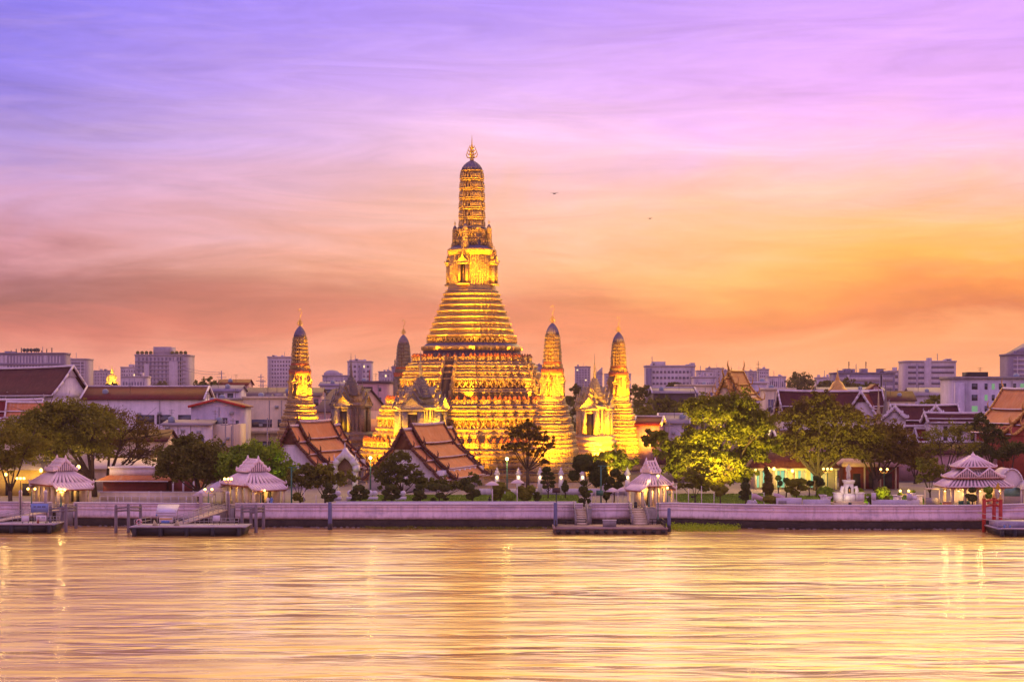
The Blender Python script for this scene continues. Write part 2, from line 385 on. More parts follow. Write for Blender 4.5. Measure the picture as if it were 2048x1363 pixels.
WL = [(-150,272),(0,271),(420,267.5),(660,266.5),(1000,266),(1165,266.5),(1180,266.7),(1265,267.5),(1312,268),(1345,268.6),(1450,265.5),(1600,263),(1780,262.4),(1950,262.8),(2048,266),(2250,276)]
WL = [(X(p, d), d) for p, d in WL]
def wall_y(x):
    for (a, b), (c, d) in zip(WL, WL[1:]):
        if a <= x <= c: return b+(d-b)*(x-a)/(c-a)
    return WL[0][1] if x < WL[0][0] else WL[-1][1]
WTOP = 3.75; GZ = 2.9
SOIL = mat('city_ground', (.10,.075,.06), .9, .3, .05, .1, bscale=1)
PAVE = mat('promenade_paving', (.27,.20,.18), .8, .25, .4, .1)
mb = MB(); mb.face([(-1350,298,GZ-.012),(1350,298,GZ-.012),(1350,3300,GZ-.012),(-1350,3300,GZ-.012)]); structure('city_ground', mb, SOIL)
pts = [(-400, 285)]+[(x, y+.5) for x, y in WL]+[(400, 300)]
mb = MB()
for (a, b), (c, d) in zip(pts, pts[1:]): mb.face([(a,b,GZ),(c,d,GZ),(c,345,GZ),(a,345,GZ)])
structure('promenade', mb, PAVE)
def lawn(name, x0, x1, y0, y1, z=GZ+.03):
    # mown grass: a bed of short blades over a green sheet
    mb = MB(); mb.face([(x0,y0,z),(x1,y0,z),(x1,y1,z),(x0,y1,z)])
    k = int((x1-x0)*(y1-y0)*14); c = np.column_stack([rng.uniform(x0,x1,k), rng.uniform(y0,y1,k), np.full(k, z)])
    a = rng.uniform(0, math.pi, k); dxy = np.column_stack([np.cos(a), np.sin(a), np.zeros(k)])*.09
    up = np.column_stack([rng.normal(0,.03,k), rng.normal(0,.03,k), rng.uniform(.08,.2,k)])
    mb.quads(np.stack([c-dxy, c+dxy, c+dxy*.3+up, c-dxy*.3+up], 1))
    o = mb.build(name, LAWN); tag(o, kind='stuff', label='mown green lawn behind the river wall', cat='grass'); return o
lawn('grass', X(690,280), X(1165,280), 272, 302)
lawn('grass', X(1350,290), X(1560,290), 275, 305)
lawn('grass', X(1600,290), X(1850,290), 276, 300)

# ------------------------------------------------------------------ the white river wall, in the stretches one sees between the landings
def wall_run(x0, x1, label, ends=True):
    xs = sorted([x0, x1]+[x for x, y in WL if x0+.5 < x < x1-.5])
    cx = (x0+x1)/2; cy = wall_y(cx)
    t = thing('river_wall', label, 'wall', (cx, cy, 0), 0, 'stretches of the river wall')
    # face profile (outward offset, height): coping, cavetto, string courses, batter
    pr = [(.18,1.25),(.22,1.5),(.16,2.0),(.02,2.32),(-.02,2.6),(.06,2.64),(.06,2.76),(-.02,2.80),(-.02,3.15),(.07,3.2),(.07,3.32),(.0,3.36),(.0,3.48)]
    mb = MB(); rings = []
    for x in xs:
        y = wall_y(x); rings.append([(x-cx, y-o-cy, z) for o, z in pr]+[(x-cx, y+.5-cy, 3.48), (x-cx, y+.5-cy, 1.25)])
    mb.loops(rings); mb.build('wall_face', WALLP, t)
    mb = MB(); rings = []
    for x in xs:
        y = wall_y(x); rings.append([(x-cx, y-.10-cy, 3.484), (x-cx, y-.14-cy, 3.55), (x-cx, y-.14-cy, 3.68), (x-cx, y-.05-cy, WTOP), (x-cx, y+.52-cy, WTOP), (x-cx, y+.52-cy, 3.484)])
    mb.loops(rings); mb.build('coping', WALLW, t)
    mb = MB(); rings = []; xx = np.arange(x0, x1, .7)
    for i, x in enumerate(list(xx)+[x1]):
        y = wall_y(x); j = rng.uniform(-.06,.06)
        rings.append([(x-cx, y-.35-j-cy, -.5), (x-cx, y-.30-j-cy, .4), (x-cx, y-.1-cy, 1.16+j), (x-cx, y-.02-cy, 1.244), (x-cx, y+.4-cy, 1.244), (x-cx, y+.4-cy, -.5)])
    mb.loops(rings); mb.build('footing', WALLD, t)
    # sunk panels between raised ribs on the upper face
    mb = MB(); x = x0+1.0
    while x < x1-2.2:
        xm = x+1.0; y = wall_y(xm)
        mb.boxc(x-cx, y+.012-cy, 2.84, .1, .1, .3)
        x += 2.1
    mb.build('panel_rib', WALLW, t)
    return t
wall_run(-58.3+X(-150,272)+X(150,272)+24, X(105,270.5), 'white river wall at the far left behind the first pontoon')
wall_run(X(148,270), X(420,267.5), 'white river wall below the maroon building and its railing')
wall_run(X(470,267), X(1166,266.5), 'long white river wall with dark stained patches before the orange-roofed halls')
wall_run(X(1183,266.7), X(1264,267.5), 'short white river wall between the two gangways of the central landing')
wall_run(X(1313,268), X(2240,275), 'white river wall curving past the statue and the wide pavilion')
# stained patch
o = None
# landing slabs in the gaps
mb = MB()
for a, b in ((105,148),(420,470),(1166,1183),(1264,1313)):
    x0, x1 = X(a,268), X(b,268); y = wall_y((x0+x1)/2)
    mb.box(x0+.05, x1-.05, y-.1, y+1.5, -.4, 2.86)
structure('quay_landing', mb, GREYC)

# muddy shore with stones and scum along the wall foot
mb = MB()
k = 2600; xs = rng.uniform(-75, 95, k)
for x in xs[:420]:
    y = wall_y(x)-.4-abs(rng.normal(0,.5)); s = rng.uniform(.1,.32)
    mb.lathe([(.01,-.1),(s,.0),(s*.7,s*.45),(.01,s*.6)], 5, x, y)
tag(mb.build('shore_stones', mat('wet_stone', (.13,.09,.08), .5, .5, 2, .3, col2=(.30,.22,.2))), 'small wet stones and scum along the foot of the river wall', 'stones', kind='stuff')

# floating water hyacinth
def hyacinth(x0, x1, y0, y1, dens, m, label, hgt):
    mb = MB(); k = int((x1-x0)*(y1-y0)*dens)
    cx = rng.uniform(x0, x1, k); cy = rng.uniform(y0, y1, k)
    e = ((cx-(x0+x1)/2)/((x1-x0)/2))**2; keep = (cy-y0)/(y1-y0) > e**2*.8+rng.uniform(-.12,.12,k)
    cx, cy = cx[keep], cy[keep]; k = len(cx)
    clump = .5+.5*np.sin(cx*1.3)*np.sin(cy*2.1+cx*.4)
    c = np.column_stack([cx, cy, rng.uniform(.02, hgt, k)*(.35+.65*clump)])
    a = rng.normal(0,1,(k,3)); a /= np.linalg.norm(a,axis=1)[:,None]; b = rng.normal(0,1,(k,3)); b[:,2] += 1.0
    b -= a*(a*b).sum(1)[:,None]; b /= np.linalg.norm(b,axis=1)[:,None]; s = rng.uniform(.07,.17,k)[:,None]
    mb.quads(np.stack([c-a*s*.6-b*s*.2, c-a*s*.2+b*s, c+a*s*.6+b*s*.4, c+a*s*.1-b*s], 1))
    return tag(mb.build('water_hyacinth', m), label, 'water plants', kind='stuff')
hyacinth(X(1325,262), X(1490,262), 257.5, 267.2, 34, L_WH, 'bright green mat of floating water plants beside the central landing', .95)
hyacinth(X(718,264), X(1112,264), 261.8, 265.9, 22, L_OL, 'dull green floating plants under the long river wall', .28)

# ------------------------------------------------------------------ haze: the evening air
HM = bpy.data.materials.new('haze_air'); HM.use_nodes = True; n = NT(HM.node_tree)
pv = n.n('ShaderNodeVolumePrincipled', ins={'Color': (.95,.66,.62,1), 'Density': .00009, 'Anisotropy': 0.0})
om = n.n('ShaderNodeOutputMaterial'); n.nt.links.new(pv.outputs[0], om.inputs['Volume'])
mb = MB(); mb.box(-1400, 1400, -460, 3400, -1.6, 110)
HZ = mb.build('haze', HM); tag(HZ, 'thin lilac evening haze over the city', 'haze', kind='stuff')
# ------------------------------------------------------------------ prangs
STONEK = mat('shaded_brown_recess', (.17,.08,.035), .8, .4, 1.5, .3)  # dark backing behind petals and figures: relief shade put into the colour
PHI = R(-19.9); PC = (-9.1, 386.0)
def loc2(lx, ly): c, s = math.cos(PHI), math.sin(PHI); return (PC[0]+lx*c-ly*s, PC[1]+lx*s+ly*c)
OCT = [(1,.44),(.935,.44),(.935,.58),(.865,.58),(.865,.69),(.78,.69),(.78,.78),(.69,.78),(.69,.865),(.58,.865),(.58,.935),(.44,.935),(.44,1)]
def plan_of(octp):
    pts = []
    for q in range(4):
        c, s = [(1,0),(0,1),(-1,0),(0,-1)][q]
        pts += [(a*c-b*s, a*s+b*c) for a, b in octp]
    return pts
PLAN = plan_of(OCT)
SIMPLE = plan_of([(1,.62),(.86,.62),(.86,.86),(.62,.86),(.62,1)])
COB = plan_of([(1,.16),(.95,.18),(.95,.40),(.99,.42),(.93,.50),(.90,.50),(.84,.62),(.82,.62),(.74,.74),(.62,.82),(.62,.84),(.50,.90),(.50,.93),(.42,.99),(.40,.95),(.18,.95),(.16,1)])
def ringpts(plan, s, z): return [(a*s, b*s, z) for a, b in plan]
def stack(mb, plan, prof, mi=0, mis=None, cap0=False, cap1=True):
    mb.loops([ringpts(plan, s, z) for z, s in prof], mi, cap0, cap1, mis)
def walk(plan, s, step, inset=0.0):
    """points along the outline with their outward normals"""
    n = len(plan); out = []
    for i in range(n):
        a = Vector((plan[i][0]*s, plan[i][1]*s)); b = Vector((plan[(i+1) % n][0]*s, plan[(i+1) % n][1]*s)); L = (b-a).length
        k = max(1, int(L/step)) if L > step*.45 else 0
        d = (b-a)/max(L, 1e-6); nn = Vector((d.y, -d.x))
        for j in range(k):
            p = a+(b-a)*((j+.5)/k)-nn*inset; out.append((p.x, p.y, nn.x, nn.y))
    return out
def figure(mb, x, y, nx, ny, z, h, mi=0):
    """squat carved guardian, legs apart and arms raised"""
    tx, ty = -ny, nx
    def q(a, o, zz): return (x+tx*a*h+nx*o*h, y+ty*a*h+ny*o*h, z+zz*h)
    mb.hexa([q(-.13,.0,.34),q(.13,.0,.34),q(.13,.26,.34),q(-.13,.26,.34)], [q(-.2,.0,.68),q(.2,.0,.68),q(.17,.3,.68),q(-.17,.3,.68)], mi)
    mb.hexa([q(-.1,.05,.68),q(.1,.05,.68),q(.1,.3,.68),q(-.1,.3,.68)], [q(-.04,.1,.98),q(.04,.1,.98),q(.04,.2,.98),q(-.04,.2,.98)], mi)
    for sg in (-1, 1):
        mb.hexa([q(sg*.34-.07,.05,0),q(sg*.34+.07,.05,0),q(sg*.34+.07,.2,0),q(sg*.34-.07,.2,0)], [q(sg*.1-.08,.0,.38),q(sg*.1+.08,.0,.38),q(sg*.1+.08,.3,.38),q(sg*.1-.08,.3,.38)], mi)
        mb.hexa([q(sg*.2-.05,.05,.55),q(sg*.2+.05,.05,.55),q(sg*.2+.05,.2,.55),q(sg*.2-.05,.2,.55)], [q(sg*.4-.05,.05,.98),q(sg*.4+.05,.05,.98),q(sg*.4+.05,.2,.98),q(sg*.4-.05,.2,.98)], mi)
def petals(mb, plan, s, z, h, step, mi=0):
    """upright leaf-shaped antefixes along a ledge"""
    for x, y, nx, ny in walk(plan, s, step):
        tx, ty = -ny, nx; ww = step*.42
        def q(a, o, zz): return (x+tx*a+nx*o, y+ty*a+ny*o, z+zz)
        f0 = [q(-ww,0,0),q(ww,0,0),q(ww*.8,0,h*.6),q(0,0,h),q(-ww*.8,0,h*.6)]
        f1 = [q(-ww,.16,0),q(ww,.16,0),q(ww*.8,.12,h*.6),q(0,.05,h),q(-ww*.8,.12,h*.6)]
        mb.mesh(f0+f1, [(5,6,7,8,9),(0,5,9,4),(4,9,8,3),(1,2,7,6),(2,3,8,7)], mi)
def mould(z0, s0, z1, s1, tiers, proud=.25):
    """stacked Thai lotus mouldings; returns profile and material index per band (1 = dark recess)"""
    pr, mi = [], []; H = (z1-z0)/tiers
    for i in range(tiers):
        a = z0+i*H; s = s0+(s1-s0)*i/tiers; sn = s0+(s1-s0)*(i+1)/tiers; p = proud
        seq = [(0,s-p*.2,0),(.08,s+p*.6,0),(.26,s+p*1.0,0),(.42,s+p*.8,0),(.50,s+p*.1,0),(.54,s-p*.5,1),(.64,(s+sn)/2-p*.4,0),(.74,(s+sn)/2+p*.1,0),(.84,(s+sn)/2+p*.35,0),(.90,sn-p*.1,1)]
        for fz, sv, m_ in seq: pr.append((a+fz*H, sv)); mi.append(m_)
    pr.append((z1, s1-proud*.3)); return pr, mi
def finial(mb, z, h, r, mi=0):
    mb.lathe([(r*.5,z),(r*.9,z+h*.05),(r*.35,z+h*.1),(r*.8,z+h*.16),(r*.3,z+h*.22),(r*.28,z+h*.6),(.02,z+h)], 8, mi=mi)
    for lv, sp, hh in ((.10,.9,.26),(.22,.75,.24),(.34,.6,.2),(.46,.4,.16)):
        for k in range(4):
            a = k*math.pi/2+math.pi/4*(0 if lv < .3 else 0); c, s = math.cos(a), math.sin(a)
            pts = [(c*r*.2, s*r*.2, z+h*lv), (c*sp*r*2.0, s*sp*r*2.0, z+h*(lv+.05)), (c*sp*r*2.5, s*sp*r*2.5, z+h*(lv+hh*.6)), (c*sp*r*2.1, s*sp*r*2.1, z+h*(lv+hh))]
            mb.tube(pts, [r*.22, r*.24, r*.16, .01], 5, mi)
def hook(mb, z, h, r, mi=0):
    pts = [(0,0,z)]+[(r*math.sin(a)*1.0, 0, z+h*.55+h*.35*(-math.cos(a))) for a in np.linspace(.2, 4.6, 9)]
    mb.tube(pts, [r*.18]*9+[.01], 5, mi)
def posts(mb, plan, s, z, h, step, mi=0, capmi=1, w=.34):
    for x, y, nx, ny in walk(plan, s, step, w*.3):
        a = math.atan2(ny, nx)
        mb.boxc(x, y, z, w, w, h*.62, mi, a); mb.boxc(x, y, z+h*.62, w*1.5, w*1.5, h*.1, capmi, a)
        mb.boxc(x, y, z+h*.72, w*1.25, w*1.25, h*.34, capmi, a, ta=w*.55)
def parapet(par, plan, s, z, h, name='parapet'):
    mb = MB(); stack(mb, plan, [(z, s), (z+h*.12, s+.06), (z+h*.16, s)], cap1=False)
    # pierced panels between posts: lower band, top rail, small green-blue tile openings
    mb.loops([ringpts(plan, s-.02, z+h*.1), ringpts(plan, s-.02, z+h*.5), ringpts(plan, s+.06, z+h*.52), ringpts(plan, s+.06, z+h*.62), ringpts(plan, s-.3, z+h*.62), ringpts(plan, s-.3, z+h*.1)], 0, False, False)
    for x, y, nx, ny in walk(plan, s, .62):
        mb.boxc(x+nx*.0, y+ny*.0, z+h*.2, .1, .32, h*.2, 2, math.atan2(ny, nx))
    posts(mb, plan, s+.1, z, h*1.12, 1.65, 0, 1, .5)
    return mb.build(name, [STONE, REDCAP, VIOLET], par)
def niches(mb, plan, s, z, h, step):
    for x, y, nx, ny in walk(plan, s, step):
        tx, ty = -ny, nx; w2 = step*.27
        def q(a, o, zz): return (x+tx*a+nx*o, y+ty*a+ny*o, z+zz)
        arch = [(-w2,0),(w2,0),(w2,h*.6),(w2*.6,h*.85),(0,h),(-w2*.6,h*.85),(-w2,h*.6)]
        mb.mesh([q(a,.04,b) for a, b in arch], [tuple(range(7))], 1)
        for (a, b), (c, d) in zip(arch[1:], arch[2:]+arch[:1]): mb.bar(q(a,.06,b), q(c,.06,d), .08, .1, 0)

def cob_tower(par, z0, z1, s0, s1, tiers, name='spire_tower', dome=2.3, step=.42, m=None):
    mb = MB(); H = (z1-z0)/tiers
    def rad(zz):
        f = (zz-z0)/(z1-z0); return s0+(s1-s0)*f**2.2
    for i in range(tiers):
        a = z0+i*H; ra = rad(a); rb = rad(a+H)
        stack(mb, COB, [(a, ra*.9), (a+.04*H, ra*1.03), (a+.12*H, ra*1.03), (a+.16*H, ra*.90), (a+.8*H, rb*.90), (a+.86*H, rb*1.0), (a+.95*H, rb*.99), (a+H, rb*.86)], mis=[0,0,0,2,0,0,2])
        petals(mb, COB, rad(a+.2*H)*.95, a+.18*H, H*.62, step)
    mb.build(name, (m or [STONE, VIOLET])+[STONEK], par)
    mb = MB(); f = [(0,.93),(.25,.86),(.5,.7),(.75,.45),(.92,.2),(1,.03)]
    rings = []
    for a, k in f: rings.append([((s1*k*(1+.06*math.cos(16*q)))*math.cos(q), (s1*k*(1+.06*math.cos(16*q)))*math.sin(q), z1+a*dome) for q in np.linspace(0, 2*math.pi, 64, endpoint=False)])
    mb.loops(rings); mb.build('ribbed_dome', VIOLET, par)

def portico(mb, r, z, w, h, mi=0, dk=2, fig=0):
    """pedimented niche on each of the four faces"""
    for q in range(4):
        a = q*math.pi/2; c, s = math.cos(a), math.sin(a)
        def g(t_, o, zz): return (c*(r+o)-s*t_, s*(r+o)+c*t_, zz)
        def bx(t0, t1, o0, o1, z0, z1, m_): mb.hexa([g(t0,o0,z0),g(t1,o0,z0),g(t1,o1,z0),g(t0,o1,z0)], [g(t0,o0,z1),g(t1,o0,z1),g(t1,o1,z1),g(t0,o1,z1)], m_)
        bx(-w*.62, w*.62, -w*.2, w*.62, z-h*.06, z, mi)
        bx(-w*.5, -w*.28, 0, w*.5, z, z+h*.6, mi); bx(w*.28, w*.5, 0, w*.5, z, z+h*.6, mi)
        bx(-w*.27, w*.27, -.05, w*.06, z+.01, z+h*.6, dk)
        bx(-w*.56, w*.56, 0, w*.56, z+h*.6, z+h*.66, mi)
        for k, (ws, zs, hs) in enumerate(((.62,.66,.26),(.42,.80,.28))):
            arch = [(-ws*w,0),(ws*w,0),(ws*w*.62,hs*h*.3),(ws*w*.25,hs*h*.62),(0,hs*h),(-ws*w*.25,hs*h*.62),(-ws*w*.62,hs*h*.3)]
            n_ = 7; f0 = [g(t_, 0, z+zs*h+zz) for t_, zz in arch]; f1 = [g(t_, w*(.58-.2*k), z+zs*h+zz) for t_, zz in arch]
            mb.mesh(f0+f1, [tuple(range(7)), tuple(range(13,6,-1))]+[(i, (i+1) % 7, (i+1) % 7+7, i+7) for i in range(7)], mi)
            mb.bar(g(0, w*(.5-.2*k), z+(zs+hs)*h*.98), g(0, w*(.5-.2*k), z+(zs+hs+.12)*h), w*.06, mi=mi)
            for sg in (-1, 1): mb.bar(g(sg*ws*w, w*(.55-.2*k), z+zs*h), g(sg*ws*w*1.12, w*(.6-.2*k), z+(zs+.09)*h), w*.07, mi=mi)
        # standing figure in the niche
        def gg(o, zz): return g(0, o, zz)
        mb.bar(gg(w*.22, z+.02), gg(w*.22, z+h*.3), w*.2, w*.12, fig); mb.bar(gg(w*.22, z+h*.3), gg(w*.22, z+h*.44), w*.1, mi=fig)
        mb.bar(gg(w*.22, z+h*.44), gg(w*.22, z+h*.55), w*.04, mi=fig)

def mpetals(mb, z0, s0, z1, s1, tiers, step=.75):
    H = (z1-z0)/tiers
    for i in range(tiers):
        s = s0+(s1-s0)*(i+.6)/tiers; petals(mb, PLAN, s-.12, z0+(i+.53)*H, H*.24, step)
        petals(mb, PLAN, s0+(s1-s0)*i/tiers+.12, z0+(i+.06)*H, H*.26, step*.8)
# the great prang
PX = 8.81
main = thing('great_prang', 'tallest gold-lit temple tower, stepped and floodlit, rising over everything else', 'temple tower', (PC[0], PC[1], 0), PHI)
zz = lambda py: Z(py, 386)
mb = MB()   # lowest terrace
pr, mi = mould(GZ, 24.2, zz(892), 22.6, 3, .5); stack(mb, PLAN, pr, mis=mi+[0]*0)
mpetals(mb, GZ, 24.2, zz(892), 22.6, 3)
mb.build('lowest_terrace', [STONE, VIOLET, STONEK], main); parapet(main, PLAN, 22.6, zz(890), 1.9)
mb = MB()   # second stage with three bands of carved figures
stack(mb, PLAN, [(zz(892), 20.6), (zz(872), 20.4)], cap1=False)
pr, mi = mould(zz(872), 20.2, zz(852), 19.8, 1, .4); stack(mb, PLAN, pr, mis=mi, cap1=False)
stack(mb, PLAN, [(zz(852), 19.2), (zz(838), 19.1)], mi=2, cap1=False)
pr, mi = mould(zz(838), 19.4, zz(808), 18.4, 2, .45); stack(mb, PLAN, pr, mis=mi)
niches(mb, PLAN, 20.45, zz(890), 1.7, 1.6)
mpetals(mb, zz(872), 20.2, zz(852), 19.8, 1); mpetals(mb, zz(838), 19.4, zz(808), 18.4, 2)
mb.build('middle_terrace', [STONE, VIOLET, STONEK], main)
mb = MB()
for x, y, nx, ny in walk(PLAN, 19.35, 1.45): figure(mb, x, y, nx, ny, zz(852), 1.7)
for x, y, nx, ny in walk(PLAN, 14.75, 1.35): figure(mb, x, y, nx, ny, zz(775), 1.6)
for x, y, nx, ny in walk(PLAN, 9.2, 1.0): figure(mb, x, y, nx, ny, zz(686), 1.25)
for x, y, nx, ny in walk(PLAN, 3.05, .75): figure(mb, x, y, nx, ny, zz(474), 1.7)
for x, y, nx, ny in walk(PLAN, 3.5, .8): figure(mb, x, y, nx, ny, zz(492), 1.5)
mb.build('carved_relief', STONE, main)
parapet(main, PLAN, 17.9, zz(808), 1.75)
mb = MB()
stack(mb, PLAN, [(zz(808), 15.9), (zz(790), 15.7), (zz(789), 15.9), (zz(787), 15.9)], cap1=False)
niches(mb, PLAN, 15.75, zz(806), 1.6, 1.45)
pr, mi = mould(zz(787), 15.5, zz(776), 15.1, 1, .3); stack(mb, PLAN, pr, mis=mi, cap1=False)
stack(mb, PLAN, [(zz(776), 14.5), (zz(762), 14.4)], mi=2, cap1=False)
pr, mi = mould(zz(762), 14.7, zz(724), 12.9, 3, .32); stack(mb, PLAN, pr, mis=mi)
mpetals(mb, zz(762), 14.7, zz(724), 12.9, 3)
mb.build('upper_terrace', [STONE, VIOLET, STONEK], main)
parapet(main, PLAN, 12.5, zz(724), 1.6)
mb = MB()
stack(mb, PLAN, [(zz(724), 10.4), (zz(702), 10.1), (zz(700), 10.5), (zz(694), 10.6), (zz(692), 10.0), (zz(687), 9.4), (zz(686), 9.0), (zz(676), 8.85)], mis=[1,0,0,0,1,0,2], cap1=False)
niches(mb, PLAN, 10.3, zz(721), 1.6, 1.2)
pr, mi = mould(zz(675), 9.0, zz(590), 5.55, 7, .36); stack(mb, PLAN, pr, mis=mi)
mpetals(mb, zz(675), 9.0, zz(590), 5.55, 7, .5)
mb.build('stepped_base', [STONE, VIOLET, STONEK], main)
mb = MB()
pr, mi = mould(zz(592), 5.75, zz(580), 5.3, 1, .3); stack(mb, PLAN, pr, mis=mi)
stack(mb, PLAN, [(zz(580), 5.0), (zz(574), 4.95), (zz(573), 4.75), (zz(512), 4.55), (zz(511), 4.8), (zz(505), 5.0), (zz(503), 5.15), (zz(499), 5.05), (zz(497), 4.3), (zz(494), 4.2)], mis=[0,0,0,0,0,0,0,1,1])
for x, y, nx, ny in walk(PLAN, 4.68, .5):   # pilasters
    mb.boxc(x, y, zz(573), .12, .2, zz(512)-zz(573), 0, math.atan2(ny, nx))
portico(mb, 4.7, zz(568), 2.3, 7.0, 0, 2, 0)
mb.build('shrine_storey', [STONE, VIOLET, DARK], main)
mb = MB()
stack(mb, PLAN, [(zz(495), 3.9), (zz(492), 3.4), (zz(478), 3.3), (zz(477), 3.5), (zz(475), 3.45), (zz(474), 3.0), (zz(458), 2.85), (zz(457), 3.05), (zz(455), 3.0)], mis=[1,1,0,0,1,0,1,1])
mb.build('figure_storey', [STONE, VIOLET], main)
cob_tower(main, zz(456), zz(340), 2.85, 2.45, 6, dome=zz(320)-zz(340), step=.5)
mb = MB(); finial(mb, zz(322), zz(270)-zz(322), .62); mb.build('trident_finial', GILT, main)
for k in range(4):   # small prangs clinging to the four faces
    a = k*math.pi/2; c = thing('corner_spire', None, None, (4.15*math.cos(a), 4.15*math.sin(a), 0)); c.parent = main
    mb = MB(); stack(mb, COB, [(zz(497), .85), (zz(494), .9), (zz(488), .8), (zz(484), .62)], cap1=False)
    for j in range(5):
        z0 = zz(484)+j*.62; stack(mb, COB, [(z0, .60-.01*j), (z0+.1, .64-.012*j), (z0+.5, .58-.012*j), (z0+.62, .52-.02*j)], cap1=True)
    mb.lathe([(.5,zz(484)+3.1),(.42,zz(484)+3.4),(.22,zz(484)+3.75),(.03,zz(484)+3.95)], 12, mi=1)
    mb.build('spire', [STONE, VIOLET], c)
    mb = MB(); finial(mb, zz(484)+3.9, 1.3, .12); mb.build('finial', GILT, c)
# steep stairs on the four faces
def stair(par, r0, z0, r1, z1, w, q):
    mb = MB(); a = q*math.pi/2-math.pi/2; c, s = math.cos(a), math.sin(a)
    def g(t_, o, z_): return (c*o-s*t_, s*o+c*t_, z_)
    n_ = int((z1-z0)/.33)
    for i in range(n_):
        o1 = r0+(r1-r0)*i/n_; zt = z0+(z1-z0)*(i+1)/n_
        mb.hexa([g(-w/2,r1-.6,z0),g(w/2,r1-.6,z0),g(w/2,o1,z0),g(-w/2,o1,z0)], [g(-w/2,r1-.6,zt),g(w/2,r1-.6,zt),g(w/2,o1,zt),g(-w/2,o1,zt)], 1)
    for sg in (-1, 1):
        t0 = sg*(w/2+.01); t1 = sg*(w/2+.6)
        if sg < 0: t0, t1 = t1, t0
        mb.hexa([g(t0,r1-.6,z0),g(t1,r1-.6,z0),g(t1,r0+.35,z0),g(t0,r0+.35,z0)], [g(t0,r1-.6,z1+.9),g(t1,r1-.6,z1+.9),g(t1,r1+.1,z1+.9),g(t0,r1+.1,z1+.9)], 0)
        for k in range(0, 7):
            f_ = k/6; mb.boxc(*g((t0+t1)/2, r0+.2+(r1-r0)*f_, 0)[:2], z0+(z1-z0)*f_+.1, .5, .5, 1.15, 0, a)
    mb.build('staircase', [STONE, mat('worn_step', (.10,.055,.03), .8, .3, 1)], par)
for q in range(4):
    stair(main, 17.4, zz(806), 13.1, zz(724)+.1, 2.2, q)
    stair(main, 22.0, zz(890), 18.8, zz(808)+.1, 2.2, q)
    stair(main, 26.6, GZ, 22.9, zz(892)+.1, 2.4, q)

# satellite prangs: a stepped base, a shrine storey with niches, the corn-cob spire
def satellite(name, label, stone):
    t = thing(name, label, 'temple tower', (0, 0, 0), PHI, 'four corner towers round the great one')
    s9 = lambda py: CZ-(py-787)/9.71
    mb = MB()
    segs = [(975,925,5.6,5.1),(925,888,5.0,4.5),(888,859,4.4,3.9),(859,830,3.8,3.1),(830,808,3.0,2.5)]
    for a, b, r0, r1 in segs:
        pr, mi = mould(max(GZ, s9(a)), r0, s9(b), r1, 2, .26); stack(mb, PLAN, pr, mis=mi); mpetals(mb, max(GZ, s9(a)), r0, s9(b), r1, 2, .5)
    mb.build('stepped_base', [stone, VIOLET], t)
    mb = MB()
    for z_, r_, h_ in ((s9(918), 4.75, 1.3), (s9(884), 4.15, 1.1)):
        for x, y, nx, ny in walk(PLAN, r_, 1.0): figure(mb, x, y, nx, ny, z_, h_)
    for x, y, nx, ny in walk(PLAN, 1.75, .5): figure(mb, x, y, nx, ny, s9(744), .9)
    mb.build('carved_relief', stone, t)
    mb = MB(); stack(mb, PLAN, [(s9(808), 2.45), (s9(803), 2.5), (s9(800), 2.2), (s9(796), 2.15), (s9(756), 1.95), (s9(753), 2.15), (s9(748), 2.2), (s9(745), 1.9), (s9(744), 1.7), (s9(736), 1.65), (s9(734), 1.8), (s9(731), 1.75)], mis=[0,0,0,0,0,2,2,0,0,2,2])
    for x, y, nx, ny in walk(PLAN, 2.0, .42): mb.boxc(x, y, s9(796), .1, .16, s9(757)-s9(796), 0, math.atan2(ny, nx))
    portico(mb, 1.95, s9(798), 1.15, 4.4, 0, 3, 0)
    petals(mb, PLAN, 2.1, s9(748), .5, .45, 2)
    mb.build('shrine_storey', [stone, VIOLET, REDCAP, DARK], t)
    cob_tower(t, s9(731), s9(678), 1.75, 1.42, 7, dome=s9(655)-s9(678), step=.36, m=[stone, VIOLET])
    mb = MB(); finial(mb, s9(656), 2.3, .30); hook(mb, s9(638), 1.9, .36); mb.build('hooked_finial', GILT, t)
    return t
C28 = 28.2
fr = satellite('corner_prang', 'gold-lit corner tower just right of the great tower, nearest of the four', STONE)
x, y = X(1105,350), 350; fr.location = (x, y, 0)
x, y = X(600,366), 366; dup(fr, (x, y, 0), label='gold-lit corner tower standing alone left of the great tower behind the orange-roofed hall')
x, y = X(1237,402), 402; dup(fr, (x, y, 0), label='farther corner tower on the right, beyond the lit pointed shrine')
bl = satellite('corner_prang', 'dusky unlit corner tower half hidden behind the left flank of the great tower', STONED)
x, y = X(807,419), 419; bl.location = (x, y, 0)
for o in bpy.data.objects:
    if o.name.startswith('corner_prang'): o.scale = (1, 1, 1.03)

